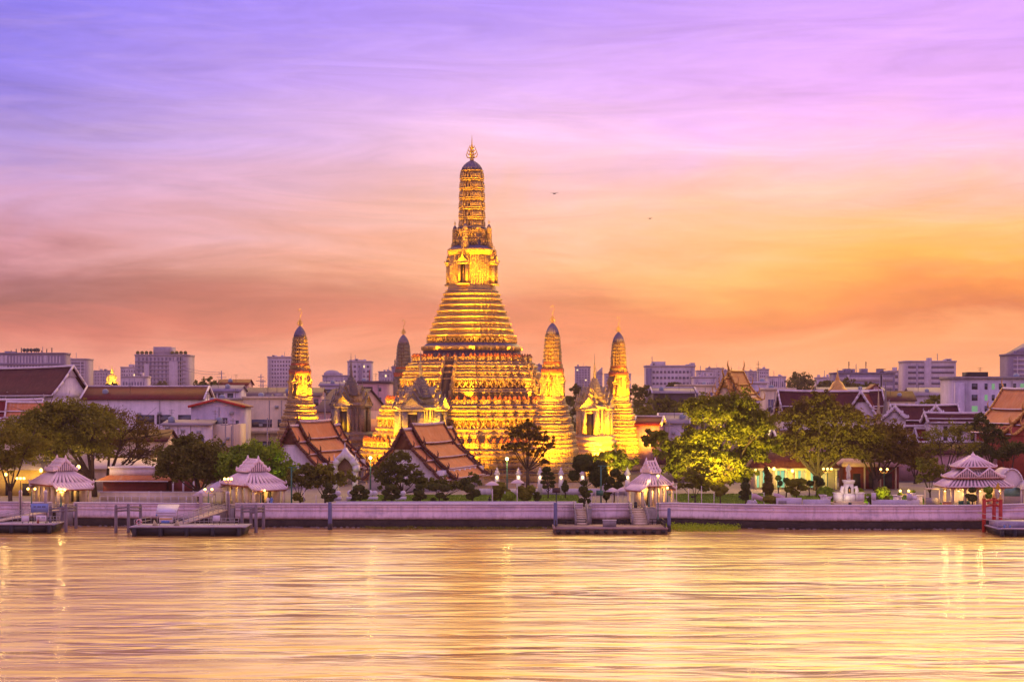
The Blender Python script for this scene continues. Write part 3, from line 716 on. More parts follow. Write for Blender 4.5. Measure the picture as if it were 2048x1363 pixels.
# mondops: cross-plan shrines with porches and a tiered needle spire
def mondop(label, stone, lx, ly, hs=1.0):
    x, y = loc2(lx, ly)
    t = thing('mondop', label, 'shrine', (x, y, 0), PHI, 'pointed shrines between the corner towers')
    s9 = lambda py: CZ-(py-787)/9.04
    mb = MB()
    pr, mi = mould(GZ, 5.0, s9(930), 4.6, 1, .3); stack(mb, SIMPLE, pr, mis=mi)
    pr, mi = mould(s9(930), 4.4, s9(870), 3.9, 3, .22); stack(mb, SIMPLE, pr, mis=mi)
    mb.build('plinth', [stone, stone], t)
    mb = MB()
    stack(mb, SIMPLE, [(s9(872), 3.3), (s9(868), 3.3), (s9(867), 3.1), (s9(818), 2.95), (s9(816), 3.2), (s9(812), 3.3), (s9(810), 2.9)])
    for xx, yy, nx, ny in walk(SIMPLE, 3.08, .6): mb.boxc(xx, yy, s9(867), .14, .26, s9(818)-s9(867), 0, math.atan2(ny, nx))
    for q in range(4):
        a = q*math.pi/2; c, s = math.cos(a), math.sin(a)
        def g(t_, o, z_): return (c*o-s*t_, s*o+c*t_, z_)
        def bx(t0, t1, o0, o1, z0, z1, m_): mb.hexa([g(t0,o0,z0),g(t1,o0,z0),g(t1,o1,z0),g(t0,o1,z0)], [g(t0,o0,z1),g(t1,o0,z1),g(t1,o1,z1),g(t0,o1,z1)], m_)
        bx(-1.7,-.85,2.6,3.75,s9(868),s9(820),0); bx(.85,1.7,2.6,3.75,s9(868),s9(820),0); bx(-.86,.86,2.6,3.55,s9(826),s9(820),0)
        bx(-.84,.84,3.3,3.4,s9(868),s9(826.2),1); bx(-1.85,1.85,2.6,3.9,s9(819.8),s9(815),0)
        for k, (wv, zb, hh, of) in enumerate(((1.95, s9(815), 2.4, 3.95), (1.45, s9(806), 2.5, 3.3), (1.0, s9(793), 2.2, 2.5))):
            arch = [(-wv,0),(wv,0),(wv*.5,hh*.45),(0,hh),(-wv*.5,hh*.45)]
            f0 = [g(t_, .5, zb+z_) for t_, z_ in arch]; f1 = [g(t_, of, zb+z_) for t_, z_ in arch]
            mb.mesh(f0+f1, [tuple(range(5)), tuple(range(9,4,-1))]+[(i, (i+1) % 5, (i+1) % 5+5, i+5) for i in range(5)], 2)
            for (a0, b0), (a1, b1) in (((-wv*1.08,0),(-wv*.5,hh*.5)),((-wv*.5,hh*.5),(0,hh*1.05)),((wv*1.08,0),(wv*.5,hh*.5)),((wv*.5,hh*.5),(0,hh*1.05))):
                mb.bar(g(a0, of+.05, zb+b0), g(a1, of+.05, zb+b1), .2, .22, 0)
            mb.bar(g(0, of, zb+hh), g(0, of+.1, zb+hh+.7), .1, mi=0)
            for sg in (-1, 1): mb.bar(g(sg*wv, of, zb), g(sg*wv*1.15, of+.1, zb+.55), .13, mi=0)
    mb.build('shrine_storey', [stone, DARK, STONE2], t)
    mb = MB(); z0 = s9(795); r = 1.9
    for k in range(7):
        h_ = (s9(757)-z0)/7; rr = r*(1-k/8.3); z_ = z0+k*h_
        stack(mb, SIMPLE, [(z_, rr), (z_+h_*.25, rr*1.08), (z_+h_*.4, rr*1.02), (z_+h_*.45, rr*.8), (z_+h_, rr*.78)])
        petals(mb, SIMPLE, rr*1.0, z_+h_*.4, h_*.8, max(.3, rr*.3))
    mb.lathe([(.42,s9(758)),(.3,s9(750)),(.36,s9(748)),(.2,s9(738)),(.22,s9(736)),(.1,s9(725)),(.02,s9(706))], 10)
    mb.build('tiered_spire', [stone], t)
    return t
mondop('slim pointed shrine lit gold between the two corner towers on the right', STONE2, 29.4, -.9)
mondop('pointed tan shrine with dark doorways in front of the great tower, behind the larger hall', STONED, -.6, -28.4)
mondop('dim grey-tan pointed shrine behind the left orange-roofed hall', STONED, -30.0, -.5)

for o in list(bpy.data.objects):
    if o.name.startswith('mondop') and not o.parent:
        if 'tan shrine' in o['label']: o.scale = (1.38, 1.2, 1.0)
        elif 'dim' in o['label']: o.scale = (1.12, 1.12, 1.02)
# floodlights standing round the tower, the lit lamps that turn it gold
def flood(loc, aim, power, col=(1, .475, .010), size=1.0, spot=70, label='small floodlight on the temple terrace aimed up at the great tower', near=None):
    t = thing('floodlight', label, 'floodlight', loc, 0, 'floodlights round the great tower')
    a = Vector(aim)-Vector(loc); a.normalize()
    mb = MB(); mb.box(-.2,.2,-.2,.2,0,.08); mb.bar((0,0,.08),(0,0,.4),.08); mb.boxc(0,0,.4,.5,.3,.36,0,math.atan2(a.y, a.x)+math.pi/2, ta=.03); mb.build('housing', IRON, t)
    L = bpy.data.lights.new('flood_lamp', 'SPOT'); L.energy = power*4.6; L.color = col; L.spot_size = R(spot); L.spot_blend = .6; L.shadow_soft_size = size
    o = bpy.data.objects.new('flood_lamp', L); COL.objects.link(o); o.parent = t; o.location = (a.x*.5, a.y*.5, 1.2)
    o.rotation_euler = a.to_track_quat('-Z', 'Y').to_euler()
    return t
def lflood(lx, ly, z, ax, ay, az, power, **kw):
    x, y = loc2(lx, ly); xa, ya = loc2(ax, ay); return flood((x, y, z), (xa, ya, az), power, **kw)
KW = 1000
FL = 'floodlight in the temple garden '
lflood(-15, -42, GZ, -4, -12, 18, 34*KW, spot=75, label=FL+'between the two orange-roofed halls')
lflood(8, -41, GZ, 2, -14, 17, 36*KW, spot=78, label=FL+'behind the railing in front of the great tower')
lflood(44, -12, GZ, 12, -3, 18, 32*KW, spot=75, label=FL+'right of the great tower near the slim lit shrine')
lflood(-42, -12, GZ, -12, -4, 16, 17*KW, spot=72, label=FL+'left of the great tower below the lone corner tower')
lflood(-3, -34, 5, 0, 0, 52, 105*KW, spot=46, label=FL+'behind the larger hall aimed at the upper tower')
lflood(33, -5, 5, 0, 0, 52, 75*KW, spot=44, label=FL+'beside the slim lit shrine aimed at the upper tower')
for q, (ax, ay) in enumerate(((0,-1),(1,0),(-1,0))):
    for sd in (-1, 1):
        px_, py_ = ax*17.3-ay*sd*6, ay*17.3+ax*sd*6
        if (q == 2): continue
        lflood(px_, py_, zz(806), ax*9-ay*sd*3, ay*9+ax*sd*3, zz(660), 1.6*KW, spot=80, size=.5, label='floodlight on the second terrace, %s side, %s of its stair' % (('river','right')[q], ('left','right')[(sd+1)//2]))
        px_, py_ = ax*12.0-ay*sd*5, ay*12.0+ax*sd*5
        lflood(px_, py_, zz(722), ax*3, ay*3, zz(520), 4.5*KW, spot=44, size=.5, label='floodlight on the top terrace, %s side, %s of its stair' % (('river','right')[q], ('left','right')[(sd+1)//2]))
lflood(28.2+4, -28.2-16, GZ, 28.2, -28.2, 20, 21*KW, spot=72, label=FL+'before the nearest corner tower')
lflood(-28.2+13, -28.2-5, GZ, -28.2, -28.2, 19, 8*KW, spot=80, label=FL+'before the lone left corner tower')
lflood(28.2+11, 28.2-14, GZ, 28.2, 28.2, 20, 24*KW, spot=70, label=FL+'right of the farther corner tower')
lflood(28.6+9, -.9-11, GZ, 28.6, -.9, 12, 1.2*KW, spot=75, label=FL+'before the slim lit shrine')
lflood(-8, -37, GZ, -.6, -28.4, 12, 1.2*KW, spot=75, col=(1,.6,.25), label=FL+'before the tan shrine')

lflood(28.2+2, -28.2-22, GZ, 28.2, -28.2, 31, 58*KW, spot=40, label='floodlight aimed at the spire of the nearest corner tower')
lflood(-28.2+12, -28.2-8, GZ, -28.2-1, -28.2, 32, 62*KW, spot=44, label='floodlight aimed at the spire of the lone left corner tower')
lflood(28.2+12, 28.2-18, GZ, 28.2, 28.2, 31, 50*KW, spot=42, label='floodlight aimed at the spire of the farther corner tower')
lflood(10, -34, 4, 0, 0, 66, 120*KW, spot=26, label='floodlight with a narrow beam aimed at the top of the great tower')

lflood(-28.2-9, -28.2+1, GZ, -28.2, -28.2, 14, 14*KW, spot=90, label='floodlight low on the left side of the lone left corner tower')
lflood(-28.2+2, -28.2-8.5, GZ, -28.2, -28.2, 12, 7*KW, spot=95, label='floodlight close before the base of the lone left corner tower')
# ------------------------------------------------------------------ Thai halls
def slope_profile(W, rise, bands):
    """half cross-section from the ridge outwards: list of bands [(y,z)...], z measured down from the ridge"""
    out = []
    for (a, za, b, zb) in bands:
        pts = []
        for k in range(5):
            f_ = k/4; sag = -.05*rise*math.sin(math.pi*f_)*(b-a)
            pts.append((W*(a+(b-a)*f_), -rise*(za+(zb-za)*f_)+sag))
        out.append(pts)
    return out
B4 = [(0,0,.24,.345),(.235,.375,.555,.615),(.55,.64,.80,.825),(.79,.845,1.0,1.0)]
B3 = [(0,0,.34,.46),(.33,.49,.70,.78),(.69,.81,1.0,1.0)]
B2 = [(0,0,.52,.58),(.51,.62,1.0,1.0)]
def flame(mb, p, d, h, mi=0):
    """upswept horn (chofa): p base, d outward direction along x"""
    x, y, z = p
    pts = [(x,y,z),(x+d*h*.12,y,z+h*.25),(x+d*h*.32,y,z+h*.45),(x+d*h*.28,y,z+h*.7),(x+d*h*.12,y,z+h)]
    mb.tube(pts, [h*.09,h*.085,h*.07,h*.045,.01], 5, mi)
def hall(name, label, cat, loc, rz, half, ridge, eave, segs, bands=B4, tile=None, edge=None, barge=None, wallm=None, gable=None, base=GZ, group=None, horn=1.6, wall_in=.80, ridge_pale=True, fronts=(0, -1), cols=False, pedm=None):
    """long gabled Thai hall; segs = [(x0, x1, drop, width factor)] along the ridge from the river end"""
    tile = tile or ORANGE; edge = edge or ROOFEDGE; barge = barge or BARGE; wallm = wallm or WHITE; gable = gable or BARGE
    t = thing(name, label, cat, loc, rz, group)
    rise = ridge-eave; hf = half
    body = MB(); x0 = min(s[0] for s in segs)+.9; x1 = max(s[1] for s in segs)-.9
    wz = eave+rise*.16
    body.box(x0, x1, -hf*wall_in, hf*wall_in, base, wz)
    for i in range(int((x1-x0)/3)):
        xx = x0+1.5+i*3; body.box(xx-.3, xx+.3, -hf*wall_in-.25, hf*wall_in+.25, base, wz)
    body.build('wall', wallm, t)
    mb = MB()
    for i in range(int((x1-x0)/3)-1):
        xx = x0+3+i*3
        for sg in (-1, 1):
            mm = MB(); mm.box(xx-.45, xx+.45, sg*hf*wall_in-.03, sg*hf*wall_in+.03, base+1.0, wz-1.0)
            if wz-base > 3: mm.build('window', DARK, t)
            break
    for si, (a, b, drop, wf) in enumerate(segs):
        prof = slope_profile(hf*wf, rise*(wf**.5 if wf < 1 else 1), bands); zr = ridge-drop
        rf = MB(); n_ = max(4, int((b-a)/1.5))
        L = b-a
        def sag(f_): return .035*L*(abs(2*f_-1)**2.5)*.6
        for sg in (-1, 1):
            for pts in prof:
                rings = []
                for k in range(n_+1):
                    x = a+L*k/n_; s_ = sag(k/n_)*.5
                    rings.append([(x, sg*y, zr+z+s_*(1-abs(y)/hf*.8)) for y, z in pts]+[(x, sg*y, zr+z-.16+s_*(1-abs(y)/hf*.8)) for y, z in reversed(pts)])
                if sg > 0: rings = rings[::-1]
                rf.loops(rings)
        r = rf.build('roof', tile, t)
        ed = MB()
        for sg in (-1, 1):
            for bi, pts in enumerate(prof):
                (ya, za), (yb, zb) = pts[3], pts[4]
                ed.tube([(a+L*k/6, sg*(yb-.0), zr+zb+.06+sag(k/6)*.5*(1-abs(yb)/hf*.8)) for k in range(7)], .13, 4)
        ed.build('eave_border', edge, r)
        rg = MB(); rg.tube([(a+L*k/8, 0, zr+.12+sag(k/8)*.5) for k in range(9)], [.29]*9, 6); rg.build('ridge', edge, r)
        for xe, dr in ((a, -1), (b, 1)):
            # bargeboards follow each band of the slope; serrated flames and horns
            bb = MB(); s_ = sag(1)*.5
            for sg in (-1, 1):
                for pts in prof:
                    for (ya, za), (yb, zb) in zip(pts, pts[1:]):
                        p = (xe+dr*.06, sg*ya, zr+za+.12+s_*(1-ya/hf*.8)); q = (xe+dr*.06, sg*yb, zr+zb+.12+s_*(1-yb/hf*.8)); bb.bar(p, q, .3, .52)
                        for ff in (.25, .75):
                            m_ = [p[i]+(q[i]-p[i])*ff for i in range(3)]; bb.tube([(m_[0], m_[1], m_[2]+.15), (m_[0], m_[1]-sg*.12, m_[2]+.42), (m_[0], m_[1]+sg*.05, m_[2]+.6)], [.12,.09,.01], 4)
                    yb, zb = pts[-1]; z_ = zr+zb+.1+s_*(1-yb/hf*.8)
                    bb.tube([(xe+dr*.06, sg*yb, z_), (xe+dr*.06, sg*(yb+horn*.28), z_+horn*.05), (xe+dr*.06, sg*(yb+horn*.34), z_+horn*.45), (xe+dr*.06, sg*(yb+horn*.16), z_+horn*.8)], [.2,.18,.12,.01], 5)
            bb.build('bargeboard', barge, r)
            hn = MB(); flame(hn, (xe, 0, zr+.2+s_), dr, horn); hn.build('ridge_horn', barge, r)
            # gable field
            gp = MB(); last = prof[1 if len(prof) > 2 else 0][-1]
            prof_in = [p for pts in prof for p in pts]
            gy = [(sg_*y*.97, zr+z-.1) for sg_, seq in ((1, prof_in), (-1, prof_in[::-1])) for y, z in seq]
            zb = zr+prof_in[-1][1]
            xx = xe-dr*.5
            top = [(y, z) for y, z in gy if z > zr-rise*.42]
            if len(top) > 3:
                gp.prismx(top, xx-.08, xx+.08); gp.build('pediment', gable, t)
            gw = MB(); gy2 = [(y*.93, z-.15) for y, z in gy]
            if xe-dr*.8 > x0-1.2 and xe-dr*.8 < x1+1.2: gw.prismx(gy2, xx+dr*(-.35)-.1, xx+dr*(-.35)+.1); gw.build('gable_wall', wallm, t)
    return t
hall_R = hall('ordination_hall', 'larger orange-tiled hall with dark carved gable facing the river, nearest the great tower', 'hall', (X(806,317), 317, 0), R(90-18), 8.9, 14.9, 5.0,
    [(-.5,5.2,.75,.90),(4.2,21.5,0,1.0),(20.5,26.5,.9,.90)], group='orange-roofed riverside halls')
hall_L = hall('ordination_hall', 'orange-tiled hall on the left behind the white pointed gateway', 'hall', (X(580,327), 327, 0), R(90-16), 7.6, 15.3, 6.0,
    [(-.5,5.0,.7,.90),(4.0,20.5,0,1.0),(19.5,25.5,.9,.90)], group='orange-roofed riverside halls')

# white pointed gateway, its wall with boundary stones
t = thing('white_gateway', 'white pointed-arch gateway with lit pillars before the left hall', 'gateway', (X(691,300), 300, GZ), R(-12))
mb = MB()
for sg in (-1, 1): mb.box(sg*1.75-.35, sg*1.75+.35, -.6, .6, 0, 4.4, ta=.04)
mb.build('pillar', WHITE, t)
mb = MB(); o_ = [(-2.5,4.4),(-2.35,5.5),(-1.6,6.7),(-.6,7.6),(0,8.5),(.6,7.6),(1.6,6.7),(2.35,5.5),(2.5,4.4)]; i_ = [(-1.6,4.4),(-1.5,5.2),(-.9,6.1),(0,6.8),(.9,6.1),(1.5,5.2),(1.6,4.4)]
for k in range(8):
    a, b = o_[k], o_[k+1]; ia = i_[min(6, int(round(k*6/8)))]; ib = i_[min(6, int(round((k+1)*6/8)))]
    mb.hexa([(ia[0],-.8,ia[1]),(a[0],-.8,a[1]),(a[0],.8,a[1]),(ia[0],.8,ia[1])], [(ib[0],-.8,ib[1]),(b[0],-.8,b[1]),(b[0],.8,b[1]),(ib[0],.8,ib[1])])
for sx, sz in ((0,8.5),(1.9,6.4),(-1.9,6.4)): mb.tube([(sx,-.3,sz-.1),(sx*1.05,-.35,sz+.5),(sx*1.02,-.3,sz+1.0)], [.14,.1,.01], 4)
mb.build('arched_hood', WHITE, t)
mb = MB(); mb.prism([(x*.97, z) for x, z in i_], .2, .3); mb.build('carved_tympanum', mat('tympanum', (.30,.15,.10), .7, .5, 5, .5), t)

def gable_roof(mb, L, W, h, z, ov=.3, th=.15, mi=0):
    for sg in (-1, 1):
        mb.hexa([(-L/2,sg*(W/2+ov),z-.1),(L/2,sg*(W/2+ov),z-.1),(L/2,0,z+h),(-L/2,0,z+h)] if sg > 0 else [(L/2,sg*(W/2+ov),z-.1),(-L/2,sg*(W/2+ov),z-.1),(-L/2,0,z+h),(L/2,0,z+h)],
                [(-L/2,sg*(W/2+ov),z-.1+th),(L/2,sg*(W/2+ov),z-.1+th),(L/2,0,z+h+th),(-L/2,0,z+h+th)] if sg > 0 else [(L/2,sg*(W/2+ov),z-.1+th),(-L/2,sg*(W/2+ov),z-.1+th),(-L/2,0,z+h+th),(L/2,0,z+h+th)], mi)

# ------------------------------------------------------------------ riverside pavilions
def ribbed_slope(par, a, b, c, d, nrib, edge=True, mroof=None, name='roof'):
    """tiled slope a,b (eave left,right) c,d (top right,left): sheet, raised ribs, ridge mortar"""
    a, b, c, d = map(Vector, (a, b, c, d)); nrm = (b-a).cross(d-a).normalized()*.12
    mb = MB(); mb.hexa([a-nrm, b-nrm, c-nrm, d-nrm], [a, b, c, d], 1)
    for k in range(nrib+1):
        f_ = k/nrib; p = a+(b-a)*f_; q = d+(c-d)*f_
        mb.bar(p+nrm*.5, q+nrm*.5, .36, .24, 0)
    mb.bar(a+nrm*.3, b+nrm*.3, .24, .26, 0)
    return mb
def frustum_roof(t, w, d, z, w2, d2, z2, name='roof', ribs=.78, horn=.7, rz=0):
    """hipped roof from eave rectangle to a smaller top rectangle, with curled corner tiles"""
    e = [(-w/2,-d/2,z),(w/2,-d/2,z),(w/2,d/2,z),(-w/2,d/2,z)]; u_ = [(-w2/2,-d2/2,z2),(w2/2,-d2/2,z2),(w2/2,d2/2,z2),(-w2/2,d2/2,z2)]
    mb = MB()
    for k in range(4):
        j = (k+1) % 4; L = (Vector(e[j])-Vector(e[k])).length
        m2 = ribbed_slope(None, e[k], e[j], u_[j], u_[k], max(4, int(L/ribs)))
        b = len(mb.v); mb.v += m2.v; mb.f += [tuple(b+i for i in f_) for f_ in m2.f]; mb.mi += m2.mi
    r = mb.build(name, [RIBW, RIBD], t)
    for k in range(4):
        mb = MB()
        p, q = Vector(e[k]), Vector(u_[k]); mb.bar(p+Vector((0,0,.15)), q+Vector((0,0,.12)), .3, .3)
        o_ = Vector((p.x, p.y, 0)).normalized()
        mb.tube([p+Vector((0,0,.1)), p+o_*horn*.3+Vector((0,0,.15)), p+o_*horn*.35+Vector((0,0,horn*.5)), p+o_*horn*.1+Vector((0,0,horn*.9))], [.17,.16,.12,.03], 5)
        mb.build('hip_ridge', RIBW, r)
    mb = MB()
    for k in range(4):
        j = (k+1) % 4; p, q = Vector(e[k]), Vector(e[j]); mb.bar(p-Vector((0,0,.22)), q-Vector((0,0,.22)), .16, .2)
    mb.build('red_fascia', REDCAP, r)
    return r
def gablet(t, w, d, z, h, ends=True, name='top_roof'):
    """small ridge roof with curved gables and tile combs on top, ridge along x"""
    mb = MB(); cs = [(-d/2,z),(-d/2*.72,z+h*.22),(-d/2*.4,z+h*.55),(0,z+h),(d/2*.4,z+h*.55),(d/2*.72,z+h*.22),(d/2,z)]
    for (a, za), (b, zb) in zip(cs, cs[1:]):
        m2 = ribbed_slope(None, (-w/2,a,za), (w/2,a,za), (w/2,b,zb), (-w/2,b,zb), int(w/.66)) if a < 0 else ribbed_slope(None, (w/2,b,zb), (-w/2,b,zb), (-w/2,a,za), (w/2,a,za), int(w/.66))
        k = len(mb.v); mb.v += m2.v; mb.f += [tuple(k+i for i in f_) for f_ in m2.f]; mb.mi += m2.mi
    for sg in (-1, 1):
        poly = [(a*.97, b-.05) for a, b in cs]
        mb.prismx(poly, sg*w/2*.96-.06, sg*w/2*.96+.06, 1)
        for k in range(9):   # dark vertical gaps and white slats on the gable end
            yy = -d/2*.75+d*.75*k/8; hh = h*(1-abs(yy)/(d/2))**.9*.9
            mb.box(sg*w/2*.96-.14, sg*w/2*.96+.14, yy-.07, yy+.07, z, z+max(.1, hh), 0)
    r = mb.build(name, [RIBW, RIBD], t)
    mb = MB()
    for sg in (-1, 1):
        for (a, za), (b, zb) in zip(cs, cs[1:]): mb.bar((sg*w/2, a, za+.16), (sg*w/2, b, zb+.16), .3, .4)
        for a, za in cs: mb.ball((sg*w/2, a, za+.42), .2, 6, 4)
        mb.tube([(sg*w/2,0,z+h),(sg*w/2*1.02,0,z+h+.45),(sg*w/2*.96,0,z+h+.85)], [.22,.18,.03], 5)
        for e_ in (-1, 1): mb.tube([(sg*w/2,e_*d/2,z),(sg*w/2*1.05,e_*d/2*1.12,z+.3),(sg*w/2,e_*d/2*1.08,z+.8)], [.2,.15,.03], 5)
    mb.bar((-w/2,0,z+h+.12), (w/2,0,z+h+.12), .3, .35)
    mb.build('gable_crest', RIBW, r)
    return r
def pavilion(label, loc, rz, w=7.4, d=5.6, hc=2.9, wing=1, top=1.0):
    t = thing('river_pavilion', label, 'pavilion', loc, rz, 'white tiled pavilions along the river wall')
    mb = MB(); mb.box(-w/2-.4, w/2+.4, -d/2-.4, d/2+.4, 0, .25); mb.build('floor_slab', CREAM, t)
    for i in range(4):
        for j in (-1, 1):
            mb = MB(); x = -w/2+.25+(w-.5)*i/3; y = j*(d/2-.25)
            mb.boxc(x, y, .25, .62, .62, hc, ta=.06); mb.boxc(x, y, .25+hc-.2, .75, .75, .2); mb.build('column', CREAM, t)
    mb = MB(); mb.box(-w/2+.1, w/2-.1, d/2-.65, d/2-.5, .25, hc+.2); mb.box(-w*.1, w*.42, -.1, .1, .25, hc*.85); mb.build('inner_wall', CREAM, t)
    mb = MB(); mb.box(-w*.22, -w*.08, d/2-.70, d/2-.66, .3, hc*.8); mb.box(w*.1, w*.26, d/2-.70, d/2-.66, .3, hc*.8); mb.build('doorway', DARK, t)
    mb = MB(); mb.box(-w/2, w/2, -d/2, d/2, .25+hc, .25+hc+.35); mb.build('beam', CREAM, t)
    z = .25+hc+.35
    if wing:
        for sg in (-1, 1):   # lean-to skirts past the two short ends on their own columns
            mb = ribbed_slope(None, *([(sg*(w/2+2.2), -d/2*1.0, z-.75), (sg*(w/2+2.2), d/2*1.0, z-.75), (sg*w/2*.9, d/2*1.0, z+.35), (sg*w/2*.9, -d/2*1.0, z+.35)] if sg > 0 else
                [(sg*(w/2+2.2), d/2, z-.75), (sg*(w/2+2.2), -d/2, z-.75), (sg*w/2*.9, -d/2, z+.35), (sg*w/2*.9, d/2, z+.35)]), 12)
            r = mb.build('skirt_roof', [RIBW, RIBD], t)
            mb = MB()
            for e_ in (-1, 1):
                mb.bar((sg*w/2*.9, e_*d/2, z+.45), (sg*(w/2+2.2), e_*d/2, z-.65), .25, .3)
                mb.tube([(sg*(w/2+2.2), e_*d/2, z-.65), (sg*(w/2+2.5), e_*d/2, z-.5), (sg*(w/2+2.5), e_*d/2, z-.05)], [.16,.14,.03], 5)
            mb.build('hip_ridge', RIBW, r)
            mb = MB(); mb.bar((sg*(w/2+2.15), -d/2, z-.95), (sg*(w/2+2.15), d/2, z-.95), .14, .18); mb.build('red_fascia', REDCAP, r)
            for e_ in (-1, 1):
                mb = MB(); mb.boxc(sg*(w/2+1.7), e_*(d/2-.3), .0, .45, .45, z-.95, ta=.04); mb.build('column', CREAM, t)
    frustum_roof(t, w+1.3, d+1.3, z, w*.46*top, d*.46*top, z+1.75)
    mb = MB(); mb.box(-w*.22*top, w*.22*top, -d*.22*top, d*.22*top, z+1.5, z+2.15); mb.build('roof_neck', CREAM, t)
    gablet(t, w*.52*top, d*.62*top, z+2.0, 1.75*top)
    return t
pavilion('white tiled pavilion at the far left behind the first pontoon, warm lamp-lit front', (X(126,278), 277, GZ), R(-52), 6.6, 6.0)
pavilion('white tiled pavilion between the bright green tree and the gangway of the second pontoon', (X(508,276), 275, GZ), R(-52), 6.6, 6.0)
pv3 = pavilion('white tiled gate pavilion standing over the central landing steps', (X(1302,272), 272.5, GZ-.2), R(38), 4.4, 4.4, 3.2, 1)
pv3.scale = (.84,.84,.96)
pv4 = thing('river_pavilion', 'widest white pavilion with three roof tiers on the right beside the red mooring frame', 'pavilion', (X(1946,273), 273, GZ), R(3), 'white tiled pavilions along the river wall')
for i in range(5):
    for j in (-1, 1):
        mb = MB(); x = -5.0+2.5*i; mb.boxc(x, j*2.6, 0, .6, .6, 4.0, ta=.04); mb.boxc(x, j*2.6, 3.7, .85, .85, .3); mb.build('column', CREAM, pv4)
mb = MB(); mb.box(-5.4, 5.4, -3, 3, -.3, .12); mb.build('floor_slab', CREAM, pv4)
mb = MB(); mb.box(-5.3, 5.3, -2.9, 2.9, 4.0, 4.3); mb.build('beam', CREAM, pv4)
mb = MB(); mb.box(-3.6, 3.6, 2.0, 2.15, .12, 4.0); mb.build('inner_wall', WHITE, pv4)
frustum_roof(pv4, 13.2, 8.2, 4.45, 9.6, 5.0, 5.95)
mb = MB(); mb.box(-4.4, 4.4, -2.3, 2.3, 5.8, 6.5); mb.build('roof_neck', CREAM, pv4)
frustum_roof(pv4, 10.6, 6.2, 6.4, 5.6, 2.6, 8.0)
for sg in (-1, 1):   # pair of gables on the middle tier
    mb = MB(); poly = [(sg*2.3-2.2, 6.5), (sg*2.3, 8.35), (sg*2.3+2.2, 6.5)]; mb.prism(poly, -3.25, -1.0, 1)
    for k in range(10):
        xx = sg*2.3-2.0+4.0*k/9; hh = 1.85*(1-abs(xx-sg*2.3)/2.2); mb.box(xx-.07, xx+.07, -3.4, -3.25, 6.5, 6.5+max(.15, hh), 0)
    mb.bar((sg*2.3-2.4,-3.3,6.45), (sg*2.3,-3.3,8.5), .35, .3, 0); mb.bar((sg*2.3+2.4,-3.3,6.45), (sg*2.3,-3.3,8.5), .35, .3, 0)
    mb.build('gable', [RIBW, RIBD], pv4)
mb = MB(); mb.box(-2.6, 2.6, -1.6, 1.6, 7.6, 8.75); mb.build('roof_neck', CREAM, pv4)
frustum_roof(pv4, 7.6, 5.2, 8.7, 1.0, .8, 10.9, name='top_roof')
mb = MB(); mb.ball((0,0,11.1), .5, 8, 6); mb.tube([(0,0,11.3),(0,0,12.0)], [.2,.03], 6)
for sg in (-1, 1): mb.ball((sg*.8,0,10.8), .35, 8, 5); mb.ball((sg*1.5,0,10.4), .3, 8, 5)
mb.build('roof_crest', RIBW, pv4)

pv4.scale = (.80,.80,.73)
# ------------------------------------------------------------------ railing with lamp pillars along the temple garden
tf = thing('garden_fence', 'iron railing on a low white wall between lit pillars in front of the great tower', 'fence', (0, 0, GZ), 0)
PILX = [994, 1037, 1080, 1122, 1165, 1209, 1255]
fy = lambda px: 309-(px-994)*.03
mb = MB(); mb.box(X(960,310), X(1262,302), 303.0, 303.5, 0, 1.1); mb.build('low_wall', WHITE, tf)
mb = MB(); x = X(960,304)
while x < X(1262,303):
    mb.box(x-.025, x+.025, 303.2, 303.26, 1.1, 3.2); mb.mesh([(x-.06,303.2,3.2),(x+.06,303.2,3.2),(x,303.23,3.5)], [(0,1,2)]); x += .22
for z in (1.3, 2.9): mb.box(X(960,304), X(1262,303), 303.19, 303.27, z, z+.06)
mb.build('iron_railing', GOLDT, tf)
pillar0 = None
for px in PILX:
    loc = (X(px,302), 302, GZ)
    lab = 'white fence pillar with a small lit lamp, ' + ['leftmost of the row, by the hall corner', 'second from the left, left of the open dark tree', 'third from the left, behind the open dark tree', 'beside the cloud-pruned topiary', 'behind the tall ball topiary', 'beside the green sign post', 'rightmost of the row, by the gate pavilion'][PILX.index(px)]
    if pillar0 is None:
        pillar0 = t = thing('fence_pillar', lab, 'pillar', loc, 0, 'lamp pillars of the garden fence')
        mb = MB(); mb.boxc(0,0,0,.85,.85,3.7,ta=.05); mb.boxc(0,0,3.7,1.05,1.05,.2); mb.boxc(0,0,3.9,.8,.8,.45,ta=.1); mb.boxc(0,0,4.35,.5,.5,.6,ta=.2); mb.build('shaft', WHITE, t)
        mb = MB(); mb.ball((0,-.6,3.2), .2, 8, 6, sz=1.4); mb.build('lamp', PILLG, t)
    else: dup(pillar0, loc, label=lab)

